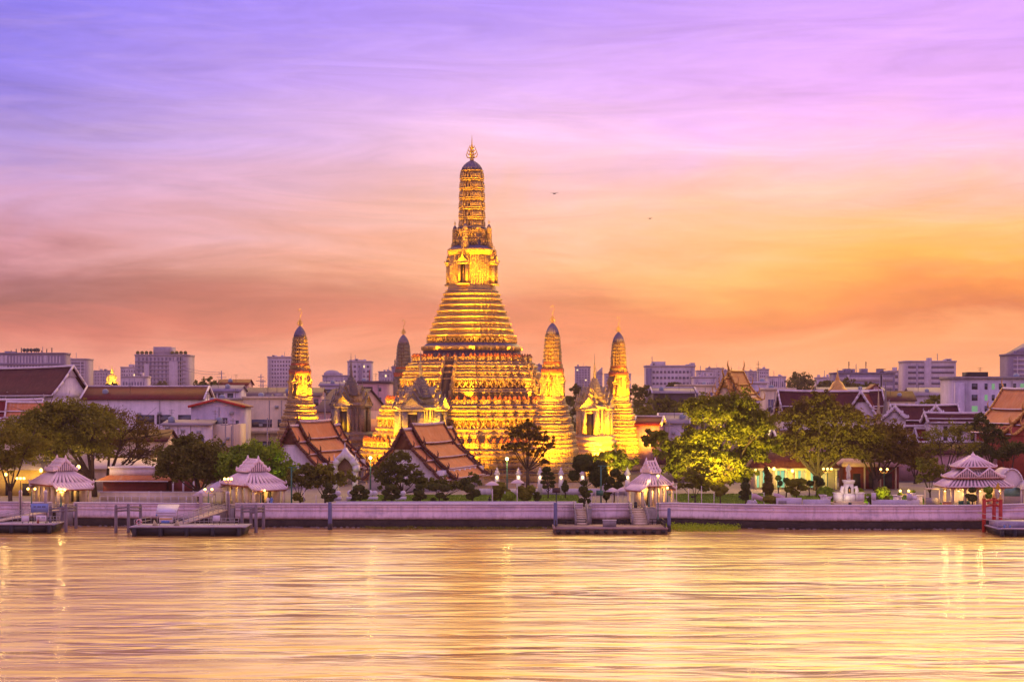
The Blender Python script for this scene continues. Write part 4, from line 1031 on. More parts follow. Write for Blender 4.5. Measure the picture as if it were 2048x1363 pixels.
# ------------------------------------------------------------------ lamps
def lamp_post(label, px, py, d, base, globes=2, span=1.15, power=0, m=None, group='globe lamp posts on the promenade'):
    zt = Z(py, d)-base
    t = thing('lamp_post', label, 'street lamp', (X(px,d), d, base), 0, group)
    mb = MB(); mb.lathe([(.2,0),(.22,.25),(.12,.35),(.10,.9),(.075,1.0),(.06,zt-.55),(.09,zt-.5),(.05,zt-.4)], 8); mb.build('post', m or GREENI, t)
    mb = MB()
    xs_ = [0] if globes == 1 else ([-span/2, span/2] if globes == 2 else [-span/2, 0, span/2])
    for x in xs_:
        if x: mb.tube([(0,0,zt-.55),(x*.5,0,zt-.62),(x*.95,0,zt-.5),(x,0,zt-.25)], .04, 5)
        else: mb.tube([(0,0,zt-.5),(0,0,zt-.2)], .05, 5)
        mb.lathe([(.05,zt-.28),(.13,zt-.2),(.1,zt-.16)], 8, x)
    mb.build('arms', GOLDT, t)
    for x in xs_:
        mb = MB(); mb.ball((x,0,zt), .2, 10, 8); mb.build('globe', LAMPG, t, smooth=True)
    if power:
        L = bpy.data.lights.new('lamp_light', 'POINT'); L.energy = power*.13; L.color = (1, .60, .16); L.shadow_soft_size = .35
        o = bpy.data.objects.new('lamp_light', L); COL.objects.link(o); o.parent = t; o.location = (0, -.45, zt)
    return t
lamp_post('two-globe lamp post left of the far-left pavilion', 63, 977, 270, GZ, 2, 1.1, 700)
lamp_post('tall dark three-globe lamp post at the far left in front of the branching tree', 41, 956, 262, .5, 3, 1.05, 700, IRON)
lamp_post('two-globe lamp post in front of the far-left pavilion columns', 122, 979, 271, GZ, 2, 1.15, 700)
lamp_post('two-globe lamp post beside the pale tent', 417, 978, 270, GZ, 2, 1.1, 500)
lamp_post('tall dark three-globe lamp post left of the pavilion by the bright green tree', 456, 957, 266, 1.0, 3, 1.05, 600, IRON)
lamp_post('two-globe lamp post in front of the pavilion by the bright green tree', 521, 980, 270, GZ, 2, 1.2, 700)
lamp_post('tall green lamp post with one large bright globe at the gate pavilion landing', 1316, 951, 265, 1.2, 1, 1, 1500)
lamp_post('single-globe lamp inside the gate pavilion roof line, left of the tall green lamp post', 1298, 962, 270, GZ, 1, 1, 600)
lamp_post('low single-globe lamp under the right skirt roof of the gate pavilion', 1335, 975, 271, GZ, 1, 1, 500)
lamp_post('two-globe lamp post among dark trees behind the statue', 1768, 938, 300, GZ, 2, 1.15, 900)
lamp_post('two-globe lamp post in the flower beds right of the statue', 1809, 981, 272, GZ, 2, 1.35, 800)
lamp_post('three-globe lamp post by the lit tree trunk left of the statue', 1655, 937, 300, GZ, 3, 1.4, 1500)
def wall_lamp(px, py, d, label, power=0, r=.28, col=(1,.66,.2)):
    t = thing('wall_lamp', label, 'lamp', (X(px,d), d, Z(py,d)), 0, 'lit lamps on the low building under the trees')
    mb = MB(); mb.ball((0,0,0), r, 8, 6, sz=1.2); mb.build('globe', LAMPG, t)
    mb = MB(); mb.box(-.1,.1,.2,.5,-.1,.15); mb.build('bracket', IRON, t)
    if power:
        L = bpy.data.lights.new('lamp_light', 'POINT'); L.energy = power; L.color = col; L.shadow_soft_size = .4
        o = bpy.data.objects.new('lamp_light', L); COL.objects.link(o); o.parent = t; o.location = (0,-.7,0)
for px, py, s in ((1511,940,'leftmost of the lit wall lamps on the low green-lit building'),(1536,936,'second lit wall lamp on the low green-lit building'),(1548,937,'third lit wall lamp on the low green-lit building'),(1585,941,'rightmost lit wall lamp on the low green-lit building')): wall_lamp(px, py, 318, s, 500)
def flood_mast(px, py, d, label, col, power, base=GZ, gcol=None):
    t = thing('flood_mast', label, 'floodlight', (X(px,d), d, base), 0, 'bright floodlights on masts')
    zt = Z(py,d)-base; mb = MB(); mb.lathe([(.14,0),(.09,zt-.3)], 8); mb.build('mast', GREENI, t)
    mb = MB(); mb.ball((0,-.25,zt), .27, 10, 8); mb.build('lens', gcol or mat_glow('flood_glow', (1,.72,.16), 20), t)
    mb = MB(); mb.boxc(0,.15,zt-.35,.8,.4,.7); mb.build('housing', IRON, t)
    L = bpy.data.lights.new('lamp_light', 'POINT'); L.energy = power; L.color = col; L.shadow_soft_size = .3
    o = bpy.data.objects.new('lamp_light', L); COL.objects.link(o); o.parent = t; o.location = (0,-.9,zt)
flood_mast(741, 915, 312, 'bright yellow floodlight between the two orange-roofed halls', (1,.62,.1), 300)
flood_mast(1014, 917, 300, 'bright yellow floodlight left of the open dark tree', (1,.66,.15), 300)
flood_mast(308, 796, 430, 'bright green-white lamp before the long red-roofed building', (.35,1,.35), 1200, gcol=mat_glow('green_glow', (.25,1,.3), 25))
# ------------------------------------------------------------------ trees
def leafcloud(blobs, n_clump, per, leaf, spread=.30, droop=0.0, shell=.55):
    out = []
    for (cx, cy, cz, rx, ry, rz) in blobs:
        vol = (rx*ry*rz)**(1/3)
        k = max(14, int(3.0*n_clump*(vol/4.0)**1.7))
        d = rng.normal(0,1,(k,3)); d /= np.linalg.norm(d,axis=1)[:,None]; d[:,2] = np.where(d[:,2] < -.35, -d[:,2]*.6, d[:,2])
        rad = shell+(1-shell)*rng.random(k)**.6
        jit = 1+rng.normal(0,.12,k)
        c = d*(rad*jit)[:,None]*np.array([rx,ry,rz])+np.array([cx,cy,cz])
        cr = rng.uniform(.6,1.35,k)*vol*spread
        m_ = per
        cc = np.repeat(c, m_, 0); rr = np.repeat(cr, m_)
        e = rng.normal(0,1,(k*m_,3)); e /= np.linalg.norm(e,axis=1)[:,None]; e *= (rr*rng.random(k*m_)**.4)[:,None]; e[:,2] *= .72
        p = cc+e; p[:,2] -= droop*rng.random(k*m_)*rr
        nrm = e/np.maximum(rr[:,None],.01)+rng.normal(0,.55,(k*m_,3))+np.array([0,0,.35]); nrm /= np.linalg.norm(nrm,axis=1)[:,None]
        a = np.cross(nrm, rng.normal(0,1,(k*m_,3))); a /= np.linalg.norm(a,axis=1)[:,None]; b = np.cross(nrm, a)
        s = leaf*1.25*rng.uniform(.6,1.3,k*m_)[:,None]
        out.append(np.stack([p-a*s*.5, p-b*s*.32+nrm*s*.1, p+a*s*.55, p+b*s*.32+nrm*s*.08], 1))
    return np.concatenate(out)
def tree(name, label, px, d, blobs, m, cat='tree', base=GZ, leaf=.42, per=36, nc=26, trunk=.45, group='trees of the temple gardens', fork=.35, droop=.2, shell=.5, spread=.30, trunkpx=None, bare=0, lean=0, thick=.8, trunkm=None):
    """blobs in photo pixels: (px, py, radius px [, vertical radius px])"""
    tx = X(trunkpx if trunkpx else px, d)
    t = thing(name, label, cat, (tx, d, base), 0, group)
    s = d/FPX; bl = []
    for i, b in enumerate(blobs):
        rx = b[2]*s*1.17; rz = (b[3] if len(b) > 3 else b[2]*.85)*s
        dy_ = ((i*37) % 11-5)/5*rx*.45
        bl.append((X(b[0],d)-tx, dy_, Z(b[1],d)-base, rx, rx*thick, rz))
    mb = MB(); mb.quads(leafcloud(bl, nc, per, leaf, spread, droop, shell))
    mb.build('crown', m, t)
    zs = [b[2]-b[5] for b in bl]; zlow = max(.6, min(np.mean(zs), max(b[2] for b in bl)*.6)); zf = zlow*(fork if fork > 0 else .5)
    mb = MB(); mb.tube([(0,0,-.2),(.05,0,zf*.5),(lean*.3,0,zf+.4)], [trunk*1.35, trunk, trunk*.85], 8)
    for b in bl:
        e = Vector((b[0]+rng.normal(0,b[3]*.15), b[1], b[2]+b[5]*.25)); s0 = Vector((lean*.3,0,zf)); mid_ = s0+(e-s0)*.5+Vector((0,0,-(e-s0).length*.06+.0))
        mb.tube([s0, mid_, e], [trunk*.55, trunk*.32, .05], 6)
        nb = 4+bare*5
        for k in range(nb):
            f_ = rng.uniform(.35,1); o_ = mid_+(e-mid_)*f_; q = Vector(b[:3])+Vector((rng.normal(0,.6)*b[3], rng.normal(0,.5)*b[4], abs(rng.normal(.2,.6))*b[5]))
            mb.tube([o_, (o_+q)/2+Vector((rng.normal(0,.15), 0, -.15)), q], [trunk*.2, trunk*.11, .02], 4)
    mb.build('trunk', trunkm or BARK, t)
    return t
G2 = 'big trees at the left end'
tree('spreading_tree', 'big olive-brown spreading tree over the far-left pavilion', 165, 298, [(70,858,48),(112,838,46),(165,835,44),(205,858,42),(140,880,52),(85,905,46),(185,900,40),(120,825,34),(95,880,44)], L_OL, trunk=.7, leaf=.40, nc=30, trunkpx=185, bare=1, droop=.5)
tree('spreading_tree', 'sparse purple-brown tree with bare twigs right of the big olive tree', 265, 305, [(255,852,42),(292,868,34),(245,890,45),(300,900,28),(222,832,32),(275,915,30)], L_BR, trunk=.55, leaf=.32, nc=14, per=30, trunkpx=215, bare=2, shell=.35, droop=.6)
tree('broad_tree', 'dark tree at the left edge with forking trunk before the yellow-lit wall', 15, 274, [(5,880,50),(35,915,36),(0,930,40),(60,890,34)], L_OL, trunk=.35, leaf=.36, nc=22, trunkpx=20, bare=1, droop=.6)
tree('broad_tree', 'dense dark green round tree left of the bright green one', 385, 284, [(355,920,38),(395,905,42),(425,925,34),(385,945,44),(345,945,30),(420,955,32),(370,890,26)], L_DK, trunk=.4, leaf=.42, nc=34, trunkpx=400)
tree('broad_tree', 'bright fresh-green round tree behind the second pavilion', 512, 284, [(485,925,40),(525,915,42),(560,945,34),(470,950,34),(510,950,42),(545,960,36),(495,905,28)], L_GR, trunk=.4, leaf=.42, nc=34, droop=.6)
tree('small_tree', 'loose dark tree in front of the left hall, behind the green lamp gantry', 605, 276, [(600,950,24),(625,960,26),(585,965,20),(612,938,16)], L_DK, trunk=.16, leaf=.34, nc=26, trunkpx=600)
tree('small_tree', 'small leafy tree before the white pointed gateway', 655, 277, [(640,952,26),(665,962,24),(690,958,20),(652,940,18),(630,970,16)], L_OL, trunk=.18, leaf=.36, nc=28, trunkpx=650)
tree('broad_tree', 'ragged dark green tree covering the gable wall of the larger hall', 805, 296, [(800,918,24),(782,938,26),(812,948,28),(762,955,20),(835,962,24),(850,975,18),(790,962,22),(775,970,18)], L_DK, trunk=.3, leaf=.34, nc=30, shell=.3, bare=1)
tree('small_tree', 'low dark tree at the river corner of the larger hall roof', 888, 290, [(880,968,20),(905,975,18),(860,972,18),(925,972,18),(945,962,16)], L_DK, trunk=.15, leaf=.32, nc=28, shell=.3)
tree('open_tree', 'tall dark openwork tree silhouetted against the gold tower', 1055, 303, [(1030,870,26),(1058,855,24),(1085,880,24),(1045,895,26),(1075,905,20),(1098,892,14),(1022,895,16),(1060,875,26),(1090,925,12)], L_BR, trunk=.3, leaf=.36, nc=20, per=30, shell=.15, spread=.22, bare=1, fork=.6, droop=.1)
tree('broad_tree', 'bright yellow-green tree behind the fence, left of the gate pavilion', 1225, 312, [(1205,920,24),(1232,915,26),(1255,930,22),(1215,940,24),(1190,915,16)], L_YL, trunk=.25, leaf=.36, nc=28)
tree('broad_tree', 'big golden-green tree right of the gate pavilion, tallest on the right bank', 1440, 302, [(1420,830,46),(1465,815,44),(1395,812,26),(1505,860,44),(1450,880,54),(1395,890,42),(1370,925,36),(1530,895,32),(1500,915,36),(1440,930,46),(1330,900,24),(1345,945,26),(1405,960,34),(1475,955,30),(1420,975,22),(1490,840,36),(1520,840,26)], L_YL, trunk=.65, leaf=.44, nc=32, bare=1, thick=.6, trunkpx=1442)
tree('palm_tree', 'feathery pale palm behind the gate pavilion roof', 1320, 330, [(1318,870,22,18),(1300,880,14),(1345,890,22)], L_YL, trunk=.2, leaf=.8, nc=18, per=24, droop=1.2, shell=.1)
tree('small_tree', 'small olive tree with crooked stem just right of the gate pavilion', 1385, 279, [(1380,955,24),(1400,968,18),(1370,975,16),(1395,940,18)], L_OL, trunk=.13, leaf=.32, nc=24, trunkpx=1390)
tree('broad_tree', 'large dark brown tree over the low green-lit building', 1640, 317, [(1585,902,30),(1690,900,32),(1620,915,20),(1660,912,20),(1590,845,40),(1635,825,46),(1680,835,42),(1610,890,44),(1655,880,46),(1575,885,28),(1700,870,30),(1640,800,24)], L_BR, trunk=.7, leaf=.42, nc=30, trunkpx=1635, thick=.6, droop=.5)
tree('broad_tree', 'dark rounded tree behind the statue', 1765, 317, [(1735,915,26),(1815,915,24),(1730,880,38),(1770,870,40),(1800,895,32),(1750,905,36),(1785,915,26),(1718,905,26)], L_BR, trunk=.5, leaf=.4, nc=30, trunkpx=1752, thick=.7)
tree('open_tree', 'sparse yellow-brown tree left of the wide pavilion', 1895, 318, [(1870,875,32),(1910,870,34),(1885,905,36),(1930,895,28),(1850,900,24),(1925,860,22)], L_OL, trunk=.3, leaf=.3, nc=16, per=26, shell=.2, bare=2, trunkpx=1890)
tree('small_tree', 'rounded green tree directly left of the wide pavilion', 1860, 285, [(1855,935,24),(1872,950,22),(1848,958,16),(1840,925,14)], L_OL, trunk=.16, leaf=.32, nc=30)
tree('clipped_bush', 'dark clipped round trees stepping down behind the wide pavilion, left clump', 1985, 330, [(1975,862,22),(1990,880,22),(1965,845,14),(1960,905,26)], L_TP, cat='tree', trunk=.25, leaf=.3, nc=40)
tree('clipped_bush', 'dark clipped round tree at the right edge below the ornate gold gable', 2020, 325, [(2018,905,26),(2035,898,20),(2000,915,20)], L_TP, cat='tree', trunk=.25, leaf=.3, nc=40)
tree('clipped_bush', 'upright dark tree above the red wall behind the wide pavilion', 1957, 350, [(1957,838,12,16),(1945,855,16)], L_TP, trunk=.2, leaf=.3, nc=40)
for i, (px, py, r, d, lab) in enumerate([(110,940,38,330,'low dark tree filling the gap behind the far-left pavilion'),(240,938,34,335,'low dark tree behind the maroon building'),(330,935,26,330,'low dark tree right of the maroon building roof'),
    (1560,905,34,345,'dark undergrowth tree left of the big brown tree'),(1700,925,34,345,'dark low tree right of the big brown tree trunk'),(1830,920,26,340,'dark low tree between statue lamp and sparse yellow tree'),(1350,905,26,345,'olive tree behind the gate pavilion stairs')]):
    tree('garden_tree', lab, px, d, [(px-r*.5,py+5,r*.7),(px+r*.45,py,r*.75),(px,py-r*.35,r*.7),(px+4,py+r*.5,r*.7)], [L_DK,L_BR,L_DK,L_OL,L_BR,L_BR,L_OL][i], leaf=.4, nc=26, trunk=.3)

# city trees farther back
city = [(415,768,30,620,'dark tree on the skyline left of the purple shed'),(455,775,26,640,'low dark tree beside the purple shed'),(165,772,14,900,'tiny round tree under the far pale tower at left'),(222,772,18,1200,'dark tree below the distant golden buddha'),
    (325,770,16,1300,'dark tree at the foot of the tall pale hotel'),(670,778,30,700,'dark tree behind the dim pointed shrine'),(1095,770,12,700,'small dark tree right of the great tower'),(1135,800,26,620,'dark tree between the right corner tower and slim shrine'),
    (1155,775,14,700,'grey-green tree left of the slim shrine spire'),(1280,780,32,650,'dark tree right of the farther corner tower'),(1330,800,34,560,'wide dark tree mass before the brown house'),(1290,825,34,520,'low olive tree under the brown house'),(1365,815,30,520,'olive tree beside the beige terrace'),
    (1320,850,24,470,'green tree beside the little red-roofed shrine'),(1600,758,34,1000,'big hazy tree on the skyline behind the orange temple roof'),(1655,768,22,900,'hazy tree right of the big skyline tree'),(1700,768,26,850,'dark tree behind the golden bell-shaped spire'),
    (1735,772,20,820,'dark tree by the office rooftop'),(1867,800,30,500,'dark tree left of the stained white apartment block'),(1842,815,14,480,'small dark tree left of the stained apartment block'),(1195,780,16,760,'dark tree behind the slim shrine spire'),(1350,770,18,800,'dark tree below the pale wide hotel'),(1250,800,20,600,'dark tree behind the farther corner tower')]
for px, py, r, d, lab in city:
    tree('city_tree', lab, px, d, [(px-r*.45,py+r*.3,r*.6),(px+r*.4,py+r*.25,r*.62),(px,py,r*.6),(px+r*.1,py+r*.9,r*.8),(px-r*.2,py+r*1.7,r*.8),(px+r*.2,py+r*2.3,r*.8)][:4 if d>800 else 6], L_DK if d > 560 else L_OL, leaf=.5*d/500, nc=int(14*(420/d)**1.4), per=30, trunk=.35, group='trees among the city houses', shell=.3)

# topiary: cloud-pruned trees and clipped balls
def balls(mb, blobs, dens=260, leaf=.16):
    out = []
    for (cx, cy, cz, r, rz) in blobs:
        k = int(dens*r*r*4)
        d = rng.normal(0,1,(k,3)); d /= np.linalg.norm(d,axis=1)[:,None]
        p = d*np.array([r,r,rz])*(rng.uniform(.84,1.08,k)*(1+.10*np.sin(d[:,0]*7+cx*3)*np.sin(d[:,2]*6+cz*5)))[:,None]+np.array([cx,cy,cz])
        nrm = d+rng.normal(0,.4,(k,3)); nrm /= np.linalg.norm(nrm,axis=1)[:,None]
        a = np.cross(nrm, rng.normal(0,1,(k,3))); a /= np.linalg.norm(a,axis=1)[:,None]; b = np.cross(nrm, a); s = leaf*rng.uniform(.7,1.7,k)[:,None]
        out.append(np.stack([p-a*s, p-b*s*.6, p+a*s, p+b*s*.6], 1))
        mb.lathe([(max(.01, r*.80*math.sin(math.pi*j/6)), cz-rz*.80*math.cos(math.pi*j/6)) for j in range(7)], 10, cx, cy)
    mb.quads(np.concatenate(out))
def topiary(label, px, py_base, d, pads, m=L_TP, name='topiary', cat='topiary', leaf=.15):
    s = d/FPX; bz = GZ
    t = thing(name, label, cat, (X(px,d), d, bz), 0, 'clipped topiary along the promenade')
    bl = [(X(a,d)-X(px,d), ((i*29) % 7-3)*.12, max(r2*s, Z(b,d)-bz), r*s, r2*s) for i, (a, b, r, r2) in enumerate(pads)]
    mb = MB(); balls(mb, bl, leaf=leaf); mb.build('foliage', m, t)
    mb = MB(); top = max(b[2] for b in bl)
    mb.tube([(0,0,-.1),(.08,0,top*.3),(-.05,0,top*.65),(0,0,top*.9)], [.14,.11,.08,.03], 6)
    for b in bl:
        if abs(b[0]) > .25: mb.tube([(0,0,b[2]*.55),(b[0]*.6,b[1]*.6,b[2]*.75),(b[0],b[1],b[2])], [.07,.06,.03], 5)
    mb.build('stem', BARK, t)
    return t
topiary('tall ball topiary with a big round head, right of the cloud-pruned one', 1172, 1000, 284, [(1166,925,20,17),(1148,950,11,10),(1196,950,19,22),(1200,930,14,10),(1170,985,9,6)])
topiary('small leafy topiary below the tall ball topiary, standing in the wall gap', 1168, 1015, 271, [(1166,978,9,7),(1172,988,8,6),(1163,1000,6,4),(1176,1001,5,4),(1168,965,7,5)])
topiary('cloud-pruned topiary with flat pads before the lit fence', 1096, 985, 292, [(1093,938,8,5),(1088,947,6,3),(1101,947,6,3),(1090,955,7,3),(1103,955,7,3),(1087,964,6,3),(1105,964,6,3),(1090,973,5,3),(1104,971,5,3)])
topiary('dark teardrop-clipped shrub right of the cloud-pruned topiary', 1130, 985, 292, [(1130,974,7,9),(1130,966,4,6)])
topiary('dark many-headed topiary behind the green sign post', 1228, 990, 280, [(1230,945,10,8),(1243,955,9,7),(1220,960,9,7),(1236,970,10,7),(1216,975,8,8)])
topiary('low dark shrub beside the white stone flower bowl', 1212, 1000, 274, [(1212,990,7,8),(1218,983,5,5)])
topiary('tiered dark topiary before the small leafy tree, left of the gateway', 660, 1003, 273, [(658,972,7,6),(652,982,6,4),(665,981,6,4),(650,992,7,4),(667,992,7,4),(659,999,8,4)])
topiary('tiered olive topiary between the two white gate pillars', 720, 1003, 273, [(718,975,11,6),(708,984,8,5),(730,983,9,5),(714,993,10,5),(706,1000,5,4),(729,993,8,4)])
topiary('tiered olive topiary below the right-hand gate pillar of the larger hall', 783, 1003, 273, [(782,974,11,6),(772,984,8,5),(793,983,8,5),(779,993,10,5),(768,1000,4,3),(794,992,7,4)])
topiary('round-headed topiary below the ragged dark tree', 840, 1003, 273, [(838,985,10,6),(846,992,7,5),(832,997,7,4),(838,973,7,5)])
topiary('wide flat-topped topiary right of the ragged dark tree', 878, 1003, 274, [(868,973,12,7),(890,975,11,7),(880,990,9,5),(866,998,5,3),(892,997,5,3)])
topiary('dark topiary under the right corner of the hall roof', 945, 1003, 274, [(938,975,11,9),(952,985,9,7),(940,992,8,6),(930,962,9,6)])
topiary('brown rounded topiary left of the white pole flags', 1000, 1003, 278, [(998,975,14,12),(1010,985,12,9),(992,990,9,8)], L_OL)
topiary('fresh green low ball shrub on the lawn by the flag poles', 1018, 1003, 273, [(1018,992,12,9)], L_GR)
topiary('dark rounded topiary under the open dark tree', 1052, 1003, 276, [(1050,988,14,12),(1062,978,9,8),(1042,978,8,7)], L_OL)
topiary('tiny cloud-pruned shrub on the lawn right of the open dark tree', 1075, 1003, 274, [(1074,986,5,3),(1070,992,4,3),(1079,993,4,3),(1074,998,5,3)])
topiary('low ball shrub beside the far end of the green gantry', 600, 1003, 274, [(594,992,8,8),(604,998,6,4)], L_OL)
topiary('clipped dark shrub with forking stems before the golden-green tree', 1440, 1003, 273, [(1438,985,8,6),(1448,978,8,6),(1430,975,8,6)], L_OL)
topiary('narrow dark clipped tree left of the first pale flag on the right', 1491, 1003, 274, [(1490,972,9,8),(1486,985,8,5),(1495,984,7,5),(1490,994,8,5),(1492,960,6,6)])
topiary('tall brown cypress-like shrub between the two pale flags', 1536, 1000, 284, [(1536,975,11,16),(1536,955,8,12),(1532,940,5,8)], L_BR)
topiary('low green clipped hedge ball beside the white bench wall', 1540, 1003, 271, [(1538,997,12,7),(1548,1000,8,6)], L_OL)
topiary('layered yellow-green topiary right of the pale flags', 1592, 1003, 280, [(1585,965,13,7),(1600,962,12,6),(1578,978,9,5),(1605,975,10,5),(1590,985,9,5)], L_YL)
topiary('large mown half-round bush left of the statue', 1650, 1003, 282, [(1649,985,16,12),(1662,990,14,9)], L_GR)
topiary('half-round bush right behind the statue pedestal', 1716, 1003, 284, [(1714,986,13,11),(1724,992,8,6)], L_YL)
topiary('round yellow-green bush on a stem right of the statue', 1765, 1003, 280, [(1764,984,15,11)], L_YL)
topiary('small bright leafy bush below the statue lamp', 1774, 1003, 271, [(1772,999,6,7)], L_YL)
topiary('dark ball topiary inside the wide pavilion front', 1944, 1003, 269, [(1943,979,7,5),(1944,995,9,7),(1936,991,6,4)])
topiary('yellow-green ball shrub behind the red mooring frame', 1975, 1003, 269, [(1975,979,9,6),(1976,991,7,5)], L_GR)
for i, px in enumerate((1556,1572,1618,1632,1640,1740,1752)):
    topiary('small dark clipped shrub %s' % ['under the middle of the low green-lit building','under the right of the low green-lit building','in the flower bed left of the mown half-round bush','close behind the mown half-round bush','touching the left of the mown half-round bush','in the bed just right of the statue','between statue and the round bush on a stem'][i], px, 1003, 296 if i < 5 else 272, [(px, 955+((i*7) % 3)*5 if i < 5 else 998, 6, 5), (px+4, 966 if i < 5 else 1002, 5, 5)])
# ------------------------------------------------------------------ city buildings
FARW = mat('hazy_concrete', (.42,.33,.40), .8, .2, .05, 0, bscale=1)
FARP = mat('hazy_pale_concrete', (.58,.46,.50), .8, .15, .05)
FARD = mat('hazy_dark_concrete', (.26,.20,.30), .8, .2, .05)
WINF = mat('far_window', (.15,.11,.18), .3, .3, .2, spec=.6)
WINL = mat_glow('lit_window', (1.0,.72,.32), 1.6)
CLM = mat('air_unit_grey', (.42,.40,.40), .6, .3, 2); TANK = mat('tank_blue_grey', (.25,.28,.36), .5, .2, 1)
def clutter(t, W, H, he):
    for k in range(int(rng.integers(2, 6))):
        x = rng.uniform(-.42, .42)*W; z = he*rng.uniform(.5, .9); mb = MB(); mb.box(x-.45, x+.45, -.5, 0, z, z+.65); mb.build('air_conditioner', CLM, t)
    for k in range(int(rng.integers(1, 3))):
        x = rng.uniform(-.45, .45)*W; mb = MB(); mb.bar((x,-.1,.2),(x,-.1,he-.4), .16); mb.build('drain_pipe', GREYC, t)
    mb = MB(); x = rng.uniform(-.4, .4)*W; mb.lathe([(.8,H-.2),(.8,H+1.3),(.3,H+1.6)], 10, x, 3.2); mb.build('water_tank', TANK, t)
    mb = MB(); x = rng.uniform(-.4, .4)*W; mb.bar((x,3,H-.3),(x,3,H+3.2), .09); mb.bar((x-.7,3,H+2.9),(x+.7,3,H+2.9), .07); mb.bar((x-.5,3,H+2.4),(x+.5,3,H+2.4), .07); mb.build('aerial', IRON, t)
def bldg(label, px0, px1, pyt, d, depth, m, rows=0, cols=0, style='grid', rz=0, name='apartment_building', cat='building', group='tall buildings of the far skyline', wm=None, roof=None, base=GZ, lit=0, slab=True, h0=None, balc=0, winw=.5, winh=.5):
    xa, xb = X(px0, d), X(px1, d); W = xb-xa; H = Z(pyt, d)-base
    t = thing(name, label, cat, ((xa+xb)/2, d, base), rz, group)
    mb = MB(); mb.box(-W/2, W/2, 0, depth, 0, H); mb.build('wall', m, t)
    if group == 'tall buildings of the far skyline':
        for k in range(int(rng.integers(2, 5))):
            x = rng.uniform(-.44, .36)*W; ww = W*rng.uniform(.04, .13); mb = MB(); mb.box(x, x+ww, 3, 9, H, H+rng.uniform(1.2, 3.4)); mb.build('rooftop_plant', m, t)
        x = rng.uniform(-.4,.4)*W; mb = MB(); mb.bar((x,4,H),(x,4,H+rng.uniform(3,8)), .35); mb.build('aerial', FARD, t)
        k_ = int(rng.integers(1,4)); 
        for k in range(k_): x = (rng.random()-.5)*W*.9; mb = MB(); mb.box(x-W*.02, x+W*.02, -W*.004-.2, .1, H*.05, H*.98); mb.build('service_bay', FARP if m is not FARP else FARW, t)
    o_ = W*.004+.06; wm = wm or WINF
    lo = h0 if h0 is not None else H*.12
    if not lit and style == 'grid': lit = .035
    if rows:
        fh = (H-lo)*.96/rows
        if style == 'bands':
            for r in range(rows):
                mb = MB(); z = lo+fh*(r+.3); mb.box(-W*.46, W*.46, -o_, .2, z, z+fh*winh); mb.build('window_band', wm, t)
        elif style == 'strips':
            for c in range(cols):
                mb = MB(); x = -W*.46+W*.92*(c+.5)/cols; mb.box(x-W/cols*.2, x+W/cols*.2, -o_, .2, lo, H*.97)
                mb.build('window_strip', wm, t)
            for r in range(rows):
                mb = MB(); z = lo+fh*r; mb.box(-W/2-.02, W/2+.02, -o_*1.8, .1, z, z+fh*.28); mb.build('floor_edge', m, t)
        else:
            proto = None
            for r in range(rows):
                for c in range(cols):
                    x = -W*.47+W*.94*(c+.5)/cols; z = lo+fh*(r+.25); ww = W*.94/cols*winw
                    lm = WINL if lit and rng.random() < lit else wm
                    if proto is None or lm is not wm:
                        mb = MB(); mb.box(-ww/2, ww/2, -o_, .15, 0, fh*winh); o = mb.build('window', lm, t)
                        if lm is wm: proto = o
                    else: o = proto.copy(); COL.objects.link(o); o.parent = t
                    o.location = (x, 0, z)
            if balc:
                for r in range(rows): mb = MB(); z = lo+fh*r; mb.box(-W*.47, W*.47, -1.3, 0, z, z+fh*.24); mb.build('balcony', m, t)
    if group != 'tall buildings of the far skyline': clutter(t, W, H, H)
    if slab: mb = MB(); mb.box(-W/2-.15*H**.3, W/2+.15*H**.3, -.15*H**.3, depth+.1, H, H+.02*H+.3); mb.build('parapet', roof or m, t)
    return t, W, H
def addbox(t, m, x0, x1, y0, y1, z0, z1, name='rooftop_block'):
    mb = MB(); mb.box(x0, x1, y0, y1, z0, z1); return mb.build(name, m, t)
def antenna(t, x, y, z, h, w=.3):
    mb = MB(); mb.bar((x,y,z),(x,y,z+h),w); 
    for k in (.5,.7,.85): mb.bar((x-h*.1,y,z+h*k),(x+h*.1,y,z+h*k),w*.7)
    mb.build('antenna', IRON, t)
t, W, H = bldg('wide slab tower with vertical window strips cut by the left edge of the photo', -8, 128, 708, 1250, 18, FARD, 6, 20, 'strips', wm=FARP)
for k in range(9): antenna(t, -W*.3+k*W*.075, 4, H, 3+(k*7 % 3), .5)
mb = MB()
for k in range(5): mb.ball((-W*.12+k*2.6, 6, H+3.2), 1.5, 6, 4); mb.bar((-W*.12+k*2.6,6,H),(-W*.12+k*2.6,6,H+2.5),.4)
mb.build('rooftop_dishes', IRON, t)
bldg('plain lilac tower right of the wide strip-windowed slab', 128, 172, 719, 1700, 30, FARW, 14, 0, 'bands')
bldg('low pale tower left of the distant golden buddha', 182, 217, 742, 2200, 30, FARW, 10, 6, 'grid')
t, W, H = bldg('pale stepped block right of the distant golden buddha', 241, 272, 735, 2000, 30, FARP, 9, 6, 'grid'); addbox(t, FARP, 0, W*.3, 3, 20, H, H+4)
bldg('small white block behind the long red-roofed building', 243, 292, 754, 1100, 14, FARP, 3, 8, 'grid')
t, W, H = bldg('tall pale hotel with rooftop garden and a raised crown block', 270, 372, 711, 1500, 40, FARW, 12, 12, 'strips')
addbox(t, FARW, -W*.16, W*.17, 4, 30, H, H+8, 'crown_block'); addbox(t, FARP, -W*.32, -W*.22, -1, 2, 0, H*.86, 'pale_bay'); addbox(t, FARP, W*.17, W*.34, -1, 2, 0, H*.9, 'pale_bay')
mb = MB()
